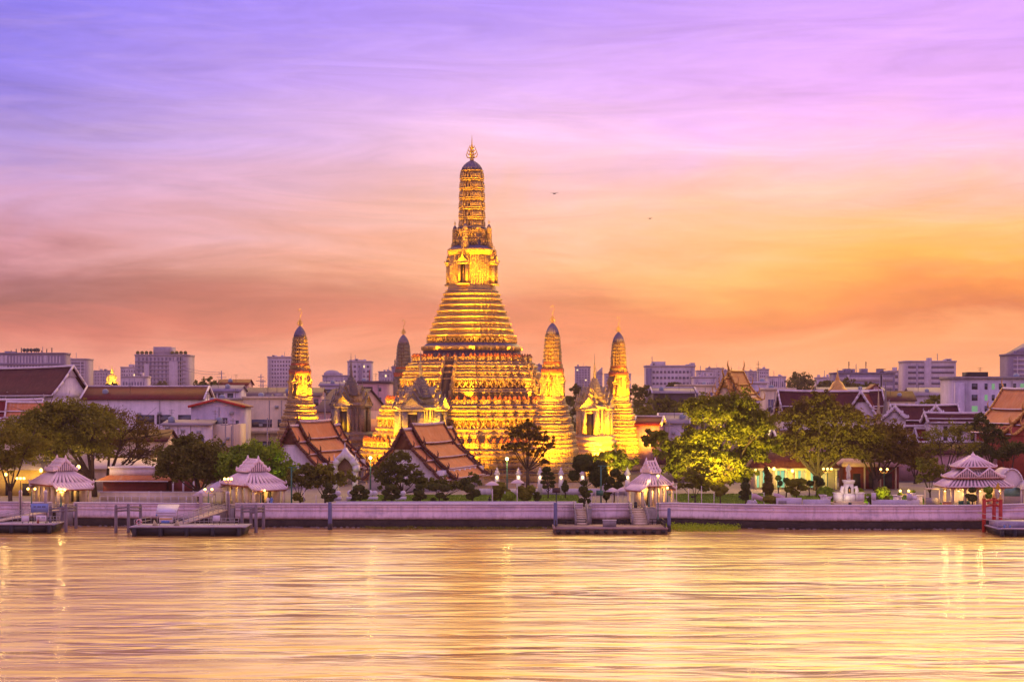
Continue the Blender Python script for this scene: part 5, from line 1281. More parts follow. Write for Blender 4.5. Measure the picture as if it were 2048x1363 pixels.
for k in range(12):
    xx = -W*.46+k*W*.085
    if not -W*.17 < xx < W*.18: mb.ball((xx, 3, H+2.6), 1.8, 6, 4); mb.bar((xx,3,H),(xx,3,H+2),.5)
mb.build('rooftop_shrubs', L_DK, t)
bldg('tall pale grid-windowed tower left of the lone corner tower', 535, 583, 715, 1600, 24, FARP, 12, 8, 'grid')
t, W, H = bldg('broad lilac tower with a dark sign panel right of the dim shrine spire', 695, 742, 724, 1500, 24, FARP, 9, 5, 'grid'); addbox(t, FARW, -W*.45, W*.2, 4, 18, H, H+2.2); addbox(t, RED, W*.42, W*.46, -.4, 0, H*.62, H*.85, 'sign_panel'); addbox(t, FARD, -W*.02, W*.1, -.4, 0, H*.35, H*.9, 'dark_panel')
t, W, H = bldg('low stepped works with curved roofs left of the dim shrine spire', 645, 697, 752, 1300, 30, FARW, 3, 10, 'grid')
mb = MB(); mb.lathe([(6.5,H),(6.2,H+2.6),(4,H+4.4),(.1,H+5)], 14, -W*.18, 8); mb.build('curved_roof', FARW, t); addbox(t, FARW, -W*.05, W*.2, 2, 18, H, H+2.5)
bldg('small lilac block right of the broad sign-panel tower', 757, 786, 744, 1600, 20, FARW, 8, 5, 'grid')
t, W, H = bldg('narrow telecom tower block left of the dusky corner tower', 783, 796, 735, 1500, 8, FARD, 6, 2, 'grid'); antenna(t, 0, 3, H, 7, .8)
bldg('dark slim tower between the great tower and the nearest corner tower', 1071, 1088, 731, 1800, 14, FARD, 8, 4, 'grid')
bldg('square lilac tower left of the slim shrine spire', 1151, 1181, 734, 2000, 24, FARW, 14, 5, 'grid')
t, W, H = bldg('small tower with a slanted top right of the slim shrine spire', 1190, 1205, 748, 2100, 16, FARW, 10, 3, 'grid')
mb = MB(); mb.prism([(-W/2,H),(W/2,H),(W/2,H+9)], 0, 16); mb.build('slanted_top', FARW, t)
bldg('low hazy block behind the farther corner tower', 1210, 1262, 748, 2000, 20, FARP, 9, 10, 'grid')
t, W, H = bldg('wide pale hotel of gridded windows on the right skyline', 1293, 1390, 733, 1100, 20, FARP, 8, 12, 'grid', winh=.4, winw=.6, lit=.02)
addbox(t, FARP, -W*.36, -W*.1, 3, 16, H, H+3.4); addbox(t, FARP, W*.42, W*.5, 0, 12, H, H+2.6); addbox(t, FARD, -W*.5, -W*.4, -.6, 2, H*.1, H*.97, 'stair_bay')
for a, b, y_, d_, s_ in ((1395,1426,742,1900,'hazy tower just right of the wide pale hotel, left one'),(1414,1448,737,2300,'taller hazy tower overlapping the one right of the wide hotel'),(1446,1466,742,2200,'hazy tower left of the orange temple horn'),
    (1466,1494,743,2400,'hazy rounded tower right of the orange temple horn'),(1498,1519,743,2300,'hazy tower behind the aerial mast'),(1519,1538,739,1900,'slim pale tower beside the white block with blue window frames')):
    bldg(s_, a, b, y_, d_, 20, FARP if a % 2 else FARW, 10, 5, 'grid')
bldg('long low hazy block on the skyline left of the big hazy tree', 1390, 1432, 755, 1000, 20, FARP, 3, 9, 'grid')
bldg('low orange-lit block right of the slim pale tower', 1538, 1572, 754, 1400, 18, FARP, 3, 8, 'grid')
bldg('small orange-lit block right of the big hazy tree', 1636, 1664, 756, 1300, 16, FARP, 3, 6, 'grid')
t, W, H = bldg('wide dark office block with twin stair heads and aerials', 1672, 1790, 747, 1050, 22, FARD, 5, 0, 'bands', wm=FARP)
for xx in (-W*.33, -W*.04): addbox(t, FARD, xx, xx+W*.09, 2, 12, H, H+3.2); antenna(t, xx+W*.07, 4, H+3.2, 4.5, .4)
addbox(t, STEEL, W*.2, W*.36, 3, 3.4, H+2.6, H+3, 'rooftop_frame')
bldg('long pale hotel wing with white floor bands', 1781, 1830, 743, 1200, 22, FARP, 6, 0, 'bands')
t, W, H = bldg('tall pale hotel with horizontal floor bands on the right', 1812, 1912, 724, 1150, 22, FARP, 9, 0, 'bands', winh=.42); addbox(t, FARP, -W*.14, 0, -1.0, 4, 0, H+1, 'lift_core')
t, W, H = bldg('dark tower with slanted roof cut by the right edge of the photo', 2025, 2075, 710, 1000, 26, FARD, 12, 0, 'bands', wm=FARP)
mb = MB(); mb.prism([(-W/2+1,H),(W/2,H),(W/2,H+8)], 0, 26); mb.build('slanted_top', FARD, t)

MG = 'houses between the temple and the skyline'
t, W, H = bldg('pink five-storey house with dark balconies right of the dim shrine', 716, 772, 766, 520, 14, PINK, 0, 0, group=MG, name='town_house', roof=mat('dark_slab', (.16,.10,.12), .8), rz=R(-8))
for r in range(4):
    z = H-2.6-r*2.9
    addbox(t, DARK, -W*.38, W*.02, -.05, .1, z, z+1.5, 'balcony_opening'); addbox(t, PINK, -W*.42, W*.05, -.9, 0, z-.9, z-.05, 'balcony'); addbox(t, GLASS, W*.22, W*.34, -.05, .1, z+.2, z+1.2, 'window')
t, W, H = bldg('large beige concrete school block with dark window bands left of the lone corner tower', 486, 580, 797, 440, 16, CREAM, 0, 0, group=MG, name='school_building', rz=R(-4))
for r, (za, zb) in enumerate(((H*.56,H*.68),(H*.22,H*.34))):
    for a, b in ((-.44,-.36),(-.32,.12),(.24,.44)):
        addbox(t, GLASS, W*a, W*b, -.05, .15, za, zb, 'window')
    addbox(t, CREAM, -W*.47, W*.5, -1.6, -.0, za-1.6, za-.25, 'balcony')
addbox(t, GREYC, -W*.06, W*.06, 2, 5, H, H+1.2); addbox(t, GREYC, W*.12, W*.3, 3, 7, H+.3, H+1.4, 'rooftop_tank')
t, W, H = bldg('beige wall behind the white house with a crooked duct', 385, 490, 800, 460, 12, CREAM, 0, 0, group=MG, name='town_house', roof=GREYC); mb = MB(); mb.tube([(W*.16,-.6,H),(W*.22,-.6,H-1.2),(W*.14,-.6,H-3.2),(W*.2,-.6,H-4.6),(W*.2,-.6,H-6)], .5, 8); mb.build('crooked_duct', GREYC, t)
def gabled(label, px0, px1, pye, pyr, d, depth, wm, rm, rz=0, ridge='x', name='gabled_house', wins=(), group=MG, edge=None, ov=.6):
    xa, xb = X(px0, d), X(px1, d); W = xb-xa; he = Z(pye, d)-GZ; hr = Z(pyr, d)-GZ
    t = thing(name, label, 'building', ((xa+xb)/2, d, GZ), rz, group)
    mb = MB(); mb.box(-W/2, W/2, 0, depth, 0, he)
    if ridge == 'y': mb.prism([(-W/2,he),(W/2,he),(0,hr-.15)], 0, depth)
    else: mb.prismx([(0,he),(depth,he),(depth/2,hr-.15)], -W/2, W/2)
    mb.build('wall', wm, t)
    mb = MB()
    if ridge == 'y':
        mb.hexa([(-W/2-ov,-ov,he-.3),(0,-ov,hr),(0,depth+ov,hr),(-W/2-ov,depth+ov,he-.3)], [(-W/2-ov,-ov,he-.05),(0,-ov,hr+.25),(0,depth+ov,hr+.25),(-W/2-ov,depth+ov,he-.05)])
        mb.hexa([(0,-ov,hr),(W/2+ov,-ov,he-.3),(W/2+ov,depth+ov,he-.3),(0,depth+ov,hr)], [(0,-ov,hr+.25),(W/2+ov,-ov,he-.05),(W/2+ov,depth+ov,he-.05),(0,depth+ov,hr+.25)])
    else:
        mb.hexa([(-W/2-ov,-ov,he-.3),(W/2+ov,-ov,he-.3),(W/2+ov,depth/2,hr),(-W/2-ov,depth/2,hr)], [(-W/2-ov,-ov,he-.05),(W/2+ov,-ov,he-.05),(W/2+ov,depth/2,hr+.25),(-W/2-ov,depth/2,hr+.25)])
        mb.hexa([(-W/2-ov,depth/2,hr),(W/2+ov,depth/2,hr),(W/2+ov,depth+ov,he-.3),(-W/2-ov,depth+ov,he-.3)], [(-W/2-ov,depth/2,hr+.25),(W/2+ov,depth/2,hr+.25),(W/2+ov,depth+ov,he-.05),(-W/2-ov,depth+ov,he-.05)])
    r = mb.build('roof', rm, t)
    if edge:
        mb = MB()
        if ridge == 'y':
            for sg in (-1, 1): mb.bar((sg*(W/2+ov),-ov-.1,he-.1), (0,-ov-.1,hr+.2), .3, .55)
        else:
            for xx in (-W/2-ov, W/2+ov): mb.bar((xx,-ov,he-.1),(xx,depth/2,hr+.3),.4,.5); mb.bar((xx,depth+ov,he-.1),(xx,depth/2,hr+.3),.4,.5)
            mb.bar((-W/2-ov,depth/2,hr+.3),(W/2+ov,depth/2,hr+.3),.5,.4)
        mb.build('verge_board', edge, r)
    if group == MG and (xb-xa) > 6: clutter(t, W, he+(hr-he)*.3, he)
    for a, b, za, zb in wins: addbox(t, GLASS, W*a, W*b, -.06, .1, he*za, he*zb, 'window')
    return t, W, he, hr
gabled('white two-storey house with a red-edged roof before the beige school', 382, 486, 812, 800, 400, 12, LILAC, REDT, ridge='y', wins=((-.42,-.34,.62,.8),(.1,.2,.66,.82),(.36,.42,.6,.78)), edge=RED)
gabled('low white flat shed below the red-edged white house', 325, 418, 848, 842, 385, 16, WHITE, GREYT, wins=((.05,.4,.5,.72),))
bldg('pale yellow wall with a picket fence below the beige school', 418, 478, 848, 390, 10, CREAM, 0, 0, group=MG, name='garden_wall_house', slab=False)
gabled('purple metal-roofed shed with white panels on the skyline', 420, 478, 781, 771, 520, 14, LILAC, FARD, wins=((-.48,-.3,.78,.96),(-.22,-.02,.78,.96),(.1,.3,.78,.96)))
gabled('dark red roof on the skyline behind the purple shed', 436, 494, 768, 759, 620, 14, PINK, REDT)
gabled('long grey-brown roofed block left of the lone corner tower', 490, 640, 790, 776, 560, 18, PINK, mat_tile('purple_brown_roof', (.17,.10,.12), (.13,.08,.10), (.22,.15,.16)), wins=((.3,.38,.8,.93),(.42,.48,.8,.93)))
gabled('dim purple-roofed hall between lone corner tower and dim shrine', 628, 705, 822, 778, 470, 26, PINK, mat_tile('plum_roof', (.13,.07,.085), (.10,.055,.07), (.17,.11,.12)), rz=R(-18))
gabled('small pale house behind the dim shrine with a rooftop shed', 640, 690, 770, 764, 640, 12, LILAC, FARD, wins=((-.3,.1,.8,.93),))
gabled('cream side building with sloping roof below the pink house', 713, 775, 860, 840, 430, 14, CREAM, ORANGE)
gabled('dark brown boxy house with white trim on the right', 1308, 1390, 785, 776, 560, 14, mat('dark_brown_wall', (.10,.06,.07), .7), GREYT, wins=((-.2,-.1,.74,.86),(-.05,.05,.74,.86),(.2,.3,.74,.86)), edge=LILAC)
t, W, H = bldg('beige terrace with arched railing right of the brown house', 1358, 1430, 772, 600, 14, CREAM, 3, 7, 'grid', group=MG, name='town_house', balc=1)
t, W, H = bldg('white block with blue-framed windows right of the orange temple roof', 1497, 1534, 767, 520, 12, LILAC, 3, 3, 'grid', group=MG, name='town_house', balc=1, winw=.6); antenna(t, W*.1, 3, H, 7, .15)
t, W, H = bldg('long beige two-storey building right of the white blue-framed block', 1534, 1590, 780, 500, 14, CREAM, 2, 9, 'grid', group=MG, name='town_house', winw=.8)
gabled('small red-roofed shrine house below the farther corner tower', 1272, 1318, 848, 835, 400, 9, PINK, REDT, rz=R(-12), edge=WHITE)
gabled('low grey-roofed building right of the little red-roofed shrine', 1320, 1375, 845, 830, 410, 12, LILAC, GREYT, rz=R(-6), edge=WHITE)
gabled('brown-roofed house on the skyline under the long pale wing', 1770, 1830, 800, 783, 560, 12, CREAM, BROWNT)
gabled('hazy grey-roofed house before the tall banded hotel', 1825, 1905, 790, 776, 600, 14, FARP, GREYT)
gabled('red gabled roof above the brown temple halls', 1740, 1765, 782, 769, 620, 10, PINK, REDT, ridge='y')
gabled('low roof row along the skyline under the wide office block', 1640, 1770, 783, 775, 640, 12, CREAM, GREYT)
t, W, H = bldg('stained white apartment block with square windows at the right', 1912, 2055, 758, 440, 16, LILAC, 0, 0, group=MG, name='apartment_building', roof=GREYC)
for r in range(3):
    for a, b in ((-.42,-.38),(-.28,-.2),(-.1,-.06),(0,.04),(.1,.2),(.3,.34),(.4,.48)):
        addbox(t, GLASS if (r+int(a*50)) % 4 else mat_glow('dim_green_window', (.35,.6,.35), .5), W*a, W*b, -.08, .1, H-2.6-r*2.9, H-1.1-r*2.9, 'window')
addbox(t, DARK, -W*.3, -W*.02, 2, 8, H+.4, H+1.9); addbox(t, BLUE, W*.3, W*.46, 2, 8, H+.3, H+.8, 'rooftop_tarpaulin'); addbox(t, LILAC, -W*.5-.5, -W*.4, -1.5, 0, 0, H*.96, 'stair_bay')
# seated golden buddha and a gold bell spire in the distance
t = thing('golden_buddha', 'distant seated golden buddha statue glowing on the left skyline', 'statue', (X(224,1300), 1300, 25.2), 0); t.scale = (.5,.5,.5)
mb = MB(); mb.box(-8,8,-6,6,-44,6,ta=1); mb.build('plinth', FARP, t)
GB = mat('buddha_gold', (.85,.55,.10), .4, .2, .3, metal=.3)
mb = MB(); mb.lathe([(.1,6),(9.5,6.2),(10,8),(8.2,10),(6.2,11.5),(5.6,14),(6.0,17),(5.6,19.5),(3.4,21),(1.6,21.8),(1.5,22.6)], 20, sy=.7); mb.tube([(-5.6,0,19),(-7.4,-1,15),(-6.5,-4,11)], [1.4,1.3,1.2], 8); mb.tube([(5.6,0,19),(7.4,-1,15),(3.5,-4.5,11)], [1.4,1.3,1.2], 8); mb.build('body', GB, t, smooth=True)
mb = MB(); mb.ball((0,0,25), 2.6, 12, 8, sz=1.25); mb.lathe([(2.2,27),(1.3,29),(.7,30.2),(.6,32),(.05,35.5)], 10); mb.build('head', GB, t, smooth=True)
L = bpy.data.lights.new('buddha_flood', 'SPOT'); L.energy = 60000; L.color = (1,.72,.2); L.spot_size = R(60); L.shadow_soft_size = 2
o = bpy.data.objects.new('buddha_flood', L); COL.objects.link(o); o.parent = t; o.location = (6,-34,-4); o.rotation_euler = (Vector((0,0,17))-Vector((6,-34,-4))).to_track_quat('-Z','Y').to_euler()
t = thing('bell_spire', 'golden bell-shaped spire rising behind the brown temple roofs', 'stupa', (X(1675,470), 470, GZ), 0)
zb = Z(783,470)-GZ
mb = MB(); mb.lathe([(2.6,0),(2.6,zb),(2.9,zb+.2),(2.7,zb+.7),(2.2,zb+.9),(1.8,zb+1.8),(1.3,zb+2.6),(.8,zb+2.9),(.55,zb+3.4),(.6,zb+3.6),(.35,zb+4.2),(.03,zb+5.6)], 18); mb.build('bell_tower', GOLDT, t, smooth=False)
mb = MB(); mb.lathe([(.08,zb+5.5),(.1,zb+5.9),(.01,zb+6.6)], 6); mb.build('tip', GILT, t)

# Thai temple roofs around
hall('temple_hall', 'orange gold-edged temple roof with tall dark horns above the golden-green tree', 'hall', (X(1449,415), 415, 0), R(90-28), 4.8, Z(744,415)+.2, Z(800,415), [(-.5,4,1.6,.82),(3,13,0,1.0)], bands=B3, tile=mat_tile('gold_orange_tile', (.70,.34,.08), (.60,.25,.06), (.70,.45,.2)), edge=GOLDT, barge=GOLDT, wallm=CREAM, gable=GOLDT, horn=2.8)
hall('temple_hall', 'huge dark-maroon roofed hall with white gable at the upper left', 'hall', (X(140,430), 430, 0), R(160), 9.0, Z(737,430), Z(792,430), [(-1,60,0,1.0)], bands=[(0,0,1,1)], tile=BROWNT, edge=WHITE, barge=WHITE, wallm=WHITE, gable=WHITE, horn=.5)
gabled('long red-roofed building with white wall and little white gable on the left', 166, 404, 797, 774, 425, 14, WHITE, mat_tile('deep_red_roof', (.15,.012,.016), (.10,.010,.014), (.17,.04,.04)), edge=WHITE, wins=((-.05,.1,.62,.76),(.12,.24,.62,.76),(.3,.44,.62,.76)))
for px, d, y0, y1, hw, L_, lab, tl, rz in ((62,365,805,835,3.4,10,'small orange Thai roof with pale ridge at the left edge, front one',ORANGE,10),(20,375,800,840,4.2,14,'small red Thai roof with pale horns at the far left edge',REDT,8),
    (1660,420,783,835,6.2,26,'broad brown temple roof with white edging left of the gold bell spire',BROWNT,4),(1735,420,784,842,5.6,10,'brown roof end with sweeping white verge right of the gold bell spire',REDT,60)):
    hall('temple_hall', lab, 'hall', (X(px,d), d, 0), R(rz), hw, Z(y0,d), Z(y1,d), [(-L_*.5,L_*.5,0,1.0)], bands=B2 if hw > 5 else B2, tile=tl, edge=WHITE, barge=WHITE, wallm=WHITE, gable=BROWNT, horn=1.1)
hall('temple_hall', 'long red and plum temple roof with white ridges right of the bell spire', 'hall', (X(1848,400), 400, 0), R(3), 6.0, Z(811,400), Z(862,400), [(-8.0,8.0,0,1.0)], bands=B2, tile=BROWNT, edge=WHITE, barge=WHITE, wallm=WHITE, gable=REDT, horn=1.2)
for i, (px, y0, y1, rz, lab) in enumerate(((1790,815,836,75,'small white-trimmed gable at the left end of the long plum roof'),(1872,813,836,75,'small white-trimmed gable at the right end of the long plum roof'),(1828,852,880,20,'stepped little maroon roof with upswept white horns, left of two'),(1853,856,886,8,'stepped little maroon roof with upswept white horns, right of two'),(1930,826,844,3,'low red roof strip before the stained apartment block'),(1995,815,834,60,'small white-edged gable left of the ornate gold gable'))):
    hall('temple_hall', lab, 'hall', (X(px,380-i*2), 380-i*2, 0), R(rz), 2.6 if i != 4 else 3, Z(y0,380), Z(y1,380), [(-2.6,2.6,0,1.0)] if i != 4 else [(-9,7,0,1)], bands=B2, tile=REDT if i % 2 else BROWNT, edge=WHITE, barge=WHITE, wallm=WHITE, gable=CREAM, horn=.9)
hall('temple_hall', 'ornate temple hall with flaming gold gable edge at the right edge', 'hall', (X(2090,345), 345, 0), R(90+8), 8.0, Z(778,345), Z(868,345), [(-.5,4,.8,.85),(3,20,0,1.0)], bands=B3, tile=ORANGE, edge=WHITE, barge=GOLDT, wallm=mat('red_wall', (.40,.06,.03), .7), gable=GOLDT, horn=2.2)
# thin needle spires at the right
for px, d, y0, r_, lab, m_ in ((1757,385,770,1.6,'slim orange-lit needle spire left of the long plum roof',STONE2),(1771,385,757,2.0,'slender grey spire edged with violet light left of the long plum roof',STONED)):
    t = thing('needle_stupa', lab, 'stupa', (X(px,d), d, GZ), 0); zt = Z(y0,d)-GZ
    mb = MB(); mb.lathe([(r_*1.5,0),(r_*1.4,zt*.25),(r_*1.05,zt*.27),(r_,zt*.4),(r_*.7,zt*.44),(r_*.62,zt*.52),(r_*.42,zt*.56),(r_*.3,zt*.68),(r_*.12,zt*.8),(.03,zt)], 12); mb.build('spire', m_, t)

# ------------------------------------------------------------------ low buildings under the trees
t = thing('low_building', 'long low building with green-lit openings under the big brown tree', 'building', (X(1590,322), 322, GZ), 0)
LGW = mat_glow('green_lit_room', (.30,.62,.34), 1.0); LYW = mat_glow('yellow_lit_room', (.8,.62,.18), .9)
Wd = X(1665,322)-X(1505,322)
mb = MB(); mb.box(-Wd/2, Wd/2, .3, 8, 0, 4.4); mb.build('wall', CREAM, t)
mb = MB(); mb.hexa([(-Wd/2-.8,-1.4,4.0),(Wd/2+.8,-1.4,4.0),(Wd/2+.8,9,4.0),(-Wd/2-.8,9,4.0)], [(-Wd/2+1.2,2.5,6.8),(Wd/2-1.2,2.5,6.8),(Wd/2-1.2,5.5,6.8),(-Wd/2+1.2,5.5,6.8)]); mb.build('roof', BROWNT, t)
mb = MB(); mb.box(-Wd/2-.6, Wd/2+.6, -1.3, -1.2, 3.65, 3.95); mb.build('fascia', CREAM, t)
for i, (a, b, m_) in enumerate(((1512,1518,LGW),(1520,1524,LYW),(1526,1530,LGW),(1552,1560,LGW),(1562,1569,LGW),(1572,1576,LYW),(1597,1602,LGW),(1604,1611,LYW),(1622,1626,LGW),(1645,1650,LYW))):
    mb = MB(); mb.box(X(a,322)-X(1590,322), X(b,322)-X(1590,322), .2, .28, .3, 3.4); mb.build('lit_doorway', m_, t)
for k in range(9):
    mb = MB(); mb.boxc(-Wd/2+Wd*k/8, -1.1, 0, .35, .35, 3.7); mb.build('column', CREAM, t)
t = thing('low_building', 'dark low building with red doors behind the statue lamp', 'building', (X(1745,322), 322, GZ), 0)
mb = MB(); mb.box(-5, 5, 0, 7, 0, 4.2); mb.build('wall', BRICKRED, t); mb = MB(); mb.hexa([(-5.8,-1,4.2),(5.8,-1,4.2),(5.8,8,4.2),(-5.8,8,4.2)], [(-4.8,2,5.6),(4.8,2,5.6),(4.8,5,5.6),(-4.8,5,5.6)]); mb.build('roof', PINK, t)
for x in (-3, 0, 3): addbox(t, DARK, x-.7, x+.7, -.05, .1, .2, 2.9, 'door'); 
for x in (-4.4,-1.5,1.5,4.4): addbox(t, CREAM, x-.15, x+.15, -.12, .1, 0, 4.2, 'pilaster')
t = thing('low_building', 'maroon-walled building with orange eave and white upper storey by the left railing', 'building', (X(268,292), 292, GZ), R(-3))
mb = MB(); mb.box(-5.4,5.2,0,8,0,3.1); mb.build('wall', BRICKRED, t)
mb = MB(); mb.hexa([(-6.4,-1.1,3.1),(6.2,-1.1,3.1),(6.2,8.6,3.1),(-6.4,8.6,3.1)], [(-4.6,.6,4.0),(4.4,.6,4.0),(4.4,7,4.0),(-4.6,7,4.0)]); mb.build('eave_roof', ORANGE, t)
mb = MB(); mb.box(-4.5,4.3,.7,6.9,3.95,5.2); mb.build('upper_storey', WHITE, t); mb = MB(); mb.box(-4.7,5.0,.4,7.2,5.2,5.45); mb.box(-6.4,6.2,-1.2,-1.1,2.95,3.15); mb.build('cornice', WHITE, t)
for x in (6.6, 8.4, 10.2): addbox(t, WHITE, x-.12, x+.12, .5, .8, 0, 3.0, 'porch_post')
addbox(t, BRICKRED, 5.6, 10.6, 1.5, 6, 0, 3.2, 'annexe')
t = thing('low_building', 'long yellow-lit wall with dark roof at the far left behind the forked tree', 'building', (X(45,300), 300, GZ), 0)
mb = MB(); mb.box(-11, 9, 0, 6, 0, 4.6); mb.build('wall', mat('ochre_wall', (.62,.42,.10), .8, .2, .5), t)
mb = MB(); mb.hexa([(-12,-1,4.6),(10,-1,4.6),(10,7,4.6),(-12,7,4.6)], [(-11,2,6.2),(9,2,6.2),(9,5,6.2),(-11,5,6.2)]); mb.build('roof', GREYT, t)
for x in range(-9, 9, 3): addbox(t, DARK, x, x+1.2, -.05, .1, .1, 2.2, 'doorway')
wall_lamp(82, 940, 298, 'bright wall lamp above the ochre wall beside the far-left pavilion roof', 700, .3); wall_lamp(12, 948, 298, 'wall lamp at the far left end of the ochre wall', 450, .25); wall_lamp(157, 933, 292, 'small lit lamp right of the far-left pavilion top roof', 900, .3)
gabled('pale cream building behind the maroon one with warm light', 185, 330, 935, 920, 318, 10, CREAM, CREAM, name='low_building', group='low buildings under the trees')
wall_lamp(330, 925, 312, 'small lit lamp right of the maroon building behind the leaves', 900, .22)
gabled('long dark shed under trees behind the dark round tree', 300, 560, 925, 905, 345, 12, mat('umber_wall', (.20,.10,.08), .8), BROWNT, name='low_building', group='low buildings under the trees')
gabled('long low grey wall building behind the golden-green tree', 1320, 1500, 925, 905, 350, 10, CREAM, BROWNT, name='low_building', group='low buildings under the trees')
gabled('long low red-tiled gallery under the far right trees', 1780, 2060, 905, 888, 352, 12, PINK, BROWNT, name='low_building', group='low buildings under the trees', edge=WHITE)
gabled('long plum-roofed gallery behind the left riverside trees', -20, 330, 880, 862, 360, 12, CREAM, BROWNT, name='low_building', group='low buildings under the trees')
gabled('red-roofed gallery behind the big brown tree', 1560, 1800, 880, 862, 370, 12, PINK, BROWNT, name='low_building', group='low buildings under the trees', edge=WHITE)
# ------------------------------------------------------------------ river furniture: piles, pontoons, gangways
def pile(label, px, pyt, d, pyb=None, r=.24, group='mooring piles standing in the river', m=None, blue=False):
    t = thing('mooring_pile', label, 'post', (X(px,d), d, 0), 0, group); zt = Z(pyt, d)
    mb = MB(); mb.lathe([(r*1.05,.9),(r,1.2),(r*.95,zt-.1),(r*.5,zt)], 9); mb.build('shaft', m or TIMBER, t)
    mb = MB(); mb.lathe([(r*1.15,-1.0),(r*1.12,.6),(r*1.05,.9)], 9); mb.build('wet_foot', TIMBERD, t)
    return t
BLUEG = mat('blue_grey_timber', (.16,.16,.30), .7, .35, 1.2, .3, stretch=(3,3,.6))
pile('lone blue-grey pile in front of the long river wall', 660, 1003, 262, r=.33, m=BLUEG)
pile('tall dark blue pile at the left corner of the central landing stage', 1111, 1004, 258, r=.3, m=BLUEG)
pile('shorter pile at the right corner of the central landing stage', 1338, 1015, 258, r=.28, m=BLUEG)
def goalpost(label, pts, top, d, beams):
    """timber dolphin: piles joined by beams"""
    t = thing('timber_mooring_frame', label, 'mooring frame', (X(pts[0][0],d), d, 0), 0, 'timber frames holding the pontoons')
    x0 = X(pts[0][0], d)
    P_ = []
    for px, py, dd in pts:
        x = X(px, dd)-x0; y = dd-d; zt = Z(py, dd)
        mb = MB(); mb.lathe([(.27,-1),(.25,.7),(.24,zt-.05),(.2,zt),(.24,zt+.1),(.05,zt+.3)], 9, x, y); mb.build('pile', TIMBER, t); P_.append((x, y, zt))
    for a, b in beams:
        p, q = P_[a], P_[b]
        for o_ in (.25, .7): mb = MB(); mb.bar((p[0],p[1]-.22,p[2]-o_), (q[0],q[1]-.22,q[2]-o_), .16, .26); mb.build('cross_beam', TIMBER, t)
    return t
goalpost('timber frame of four piles at the right end of the far-left pontoon', [(101,1014,259),(132,1011,257),(125,1014,265),(152,1010,264)], 0, 257, [(0,1),(1,3),(2,3)])
goalpost('timber frame of three piles left of the second pontoon', [(232,1012,256),(257,1010,256),(281,1011,264)], 0, 256, [(0,1),(1,2)])
goalpost('timber frame of four piles at the right end of the second pontoon', [(484,1013,258),(512,1012,256),(502,1016,264),(527,1012,263)], 0, 256, [(0,1),(1,3),(2,3)])
for px, py, lab in ((34,1005,'slim white-grey pile with rounded head in the gap before the far-left pavilion'),): pass
for px, lab in ((33,'white bollard post on the wall top left of the far-left pavilion'),(85,'white bollard post on the wall top before the far-left pavilion'),(403,'white bollard post at the wall end beside the pale tent'),(458,'white bollard post beside the gangway before the second pavilion')):
    t = thing('wall_post', lab, 'post', (X(px,268), wall_y(X(px,268))-.45 if px != 458 else 267, 1.2), 0, 'white round-headed posts on the river wall')
    mb = MB(); mb.lathe([(.28,0),(.27,4.0),(.31,4.05),(.31,4.2),(.22,4.3),(.05,4.5)], 10); mb.build('shaft', WALLW, t)

def rail(mb, p, q, h=1.05, n_=8, mid=2, w=.06):
    p, q = Vector(p), Vector(q); up = Vector((0,0,h))
    for k in range(n_+1): a = p+(q-p)*k/n_; mb.bar(a, a+up, w)
    for k in range(mid): mb.bar(p+up*(k+1)/mid, q+up*(k+1)/mid, w)
RAILM = mat('pale_galvanised', (.52,.45,.46), .4, .2, 2, metal=.4)
def pontoon(label, px0, px1, d, depth=6.0, zt=1.35):
    xa, xb = X(px0,d), X(px1,d); W = xb-xa
    t = thing('pontoon', label, 'pontoon', ((xa+xb)/2, d, 0), 0, 'floating landing pontoons')
    mb = MB(); mb.hexa([(-W/2+.8,.5,-.5),(W/2-.8,.5,-.5),(W/2-.8,depth-.3,-.5),(-W/2+.8,depth-.3,-.5)], [(-W/2,0,zt-.15),(W/2,0,zt-.15),(W/2,depth,zt-.15),(-W/2,depth,zt-.15)]); mb.build('hull', HULL, t)
    mb = MB(); mb.box(-W/2-.05, W/2+.05, -.06, depth, zt-.15, zt); mb.build('deck', DECK, t)
    for k in range(5):
        mb = MB(); x = -W*.45+W*.9*k/4; mb.lathe([(.32,-.0),(.34,.1),(.3,zt-.2)], 9, x, -.22); mb.build('rubber_fender', HULL, t)
    mb = MB(); mb.box(-W/2+.3, W/2-.3, -.1, -.04, zt-.02, zt+.12); mb.build('kerb_rail', WHITE, t)
    return t, W
t, W = pontoon('far-left floating pontoon with blue sign, cut by the photo edge', -60, 108, 255)
mb = MB(); rail(mb, (W*.36,3,1.35), (W*.5,3,1.35), 1.0, 4); rail(mb, (-W*.1,4.5,1.35), (W*.30,4.5,1.35), 1.0, 6); mb.build('railing', RAILM, t)
t, W = pontoon('second floating pontoon with booth and life ring', 258, 490, 250, 6.5)
mb = MB(); rail(mb, (-W*.47,1.2,1.35), (-W*.36,4,1.6), .95, 3); rail(mb, (W*.02,4.8,1.35), (W*.40,4.8,1.35), .95, 10); rail(mb, (-W*.2,5.8,1.35), (W*.0,5.8,1.35), .9, 4); mb.build('railing', RAILM, t)
xo = X(258,250)+W/2
r_ = thing('life_ring', 'pale pink life ring hung on the left rail of the second pontoon', 'life ring', (X(275,249.9), 250.9, 2.0), 0)
mb = MB(); mb.tube([(.36*math.cos(a),0,.36*math.sin(a)) for a in np.linspace(0, 2*math.pi, 17)], .11, 6); mb.build('ring', mat('ring_pink', (.72,.45,.48), .5, .1), r_)
mb = MB()
for a in (0, math.pi/2, math.pi, 1.5*math.pi): mb.boxc(.36*math.cos(a), 0, .36*math.sin(a)-.07, .14, .26, .14)
mb.build('bands', RED, r_)
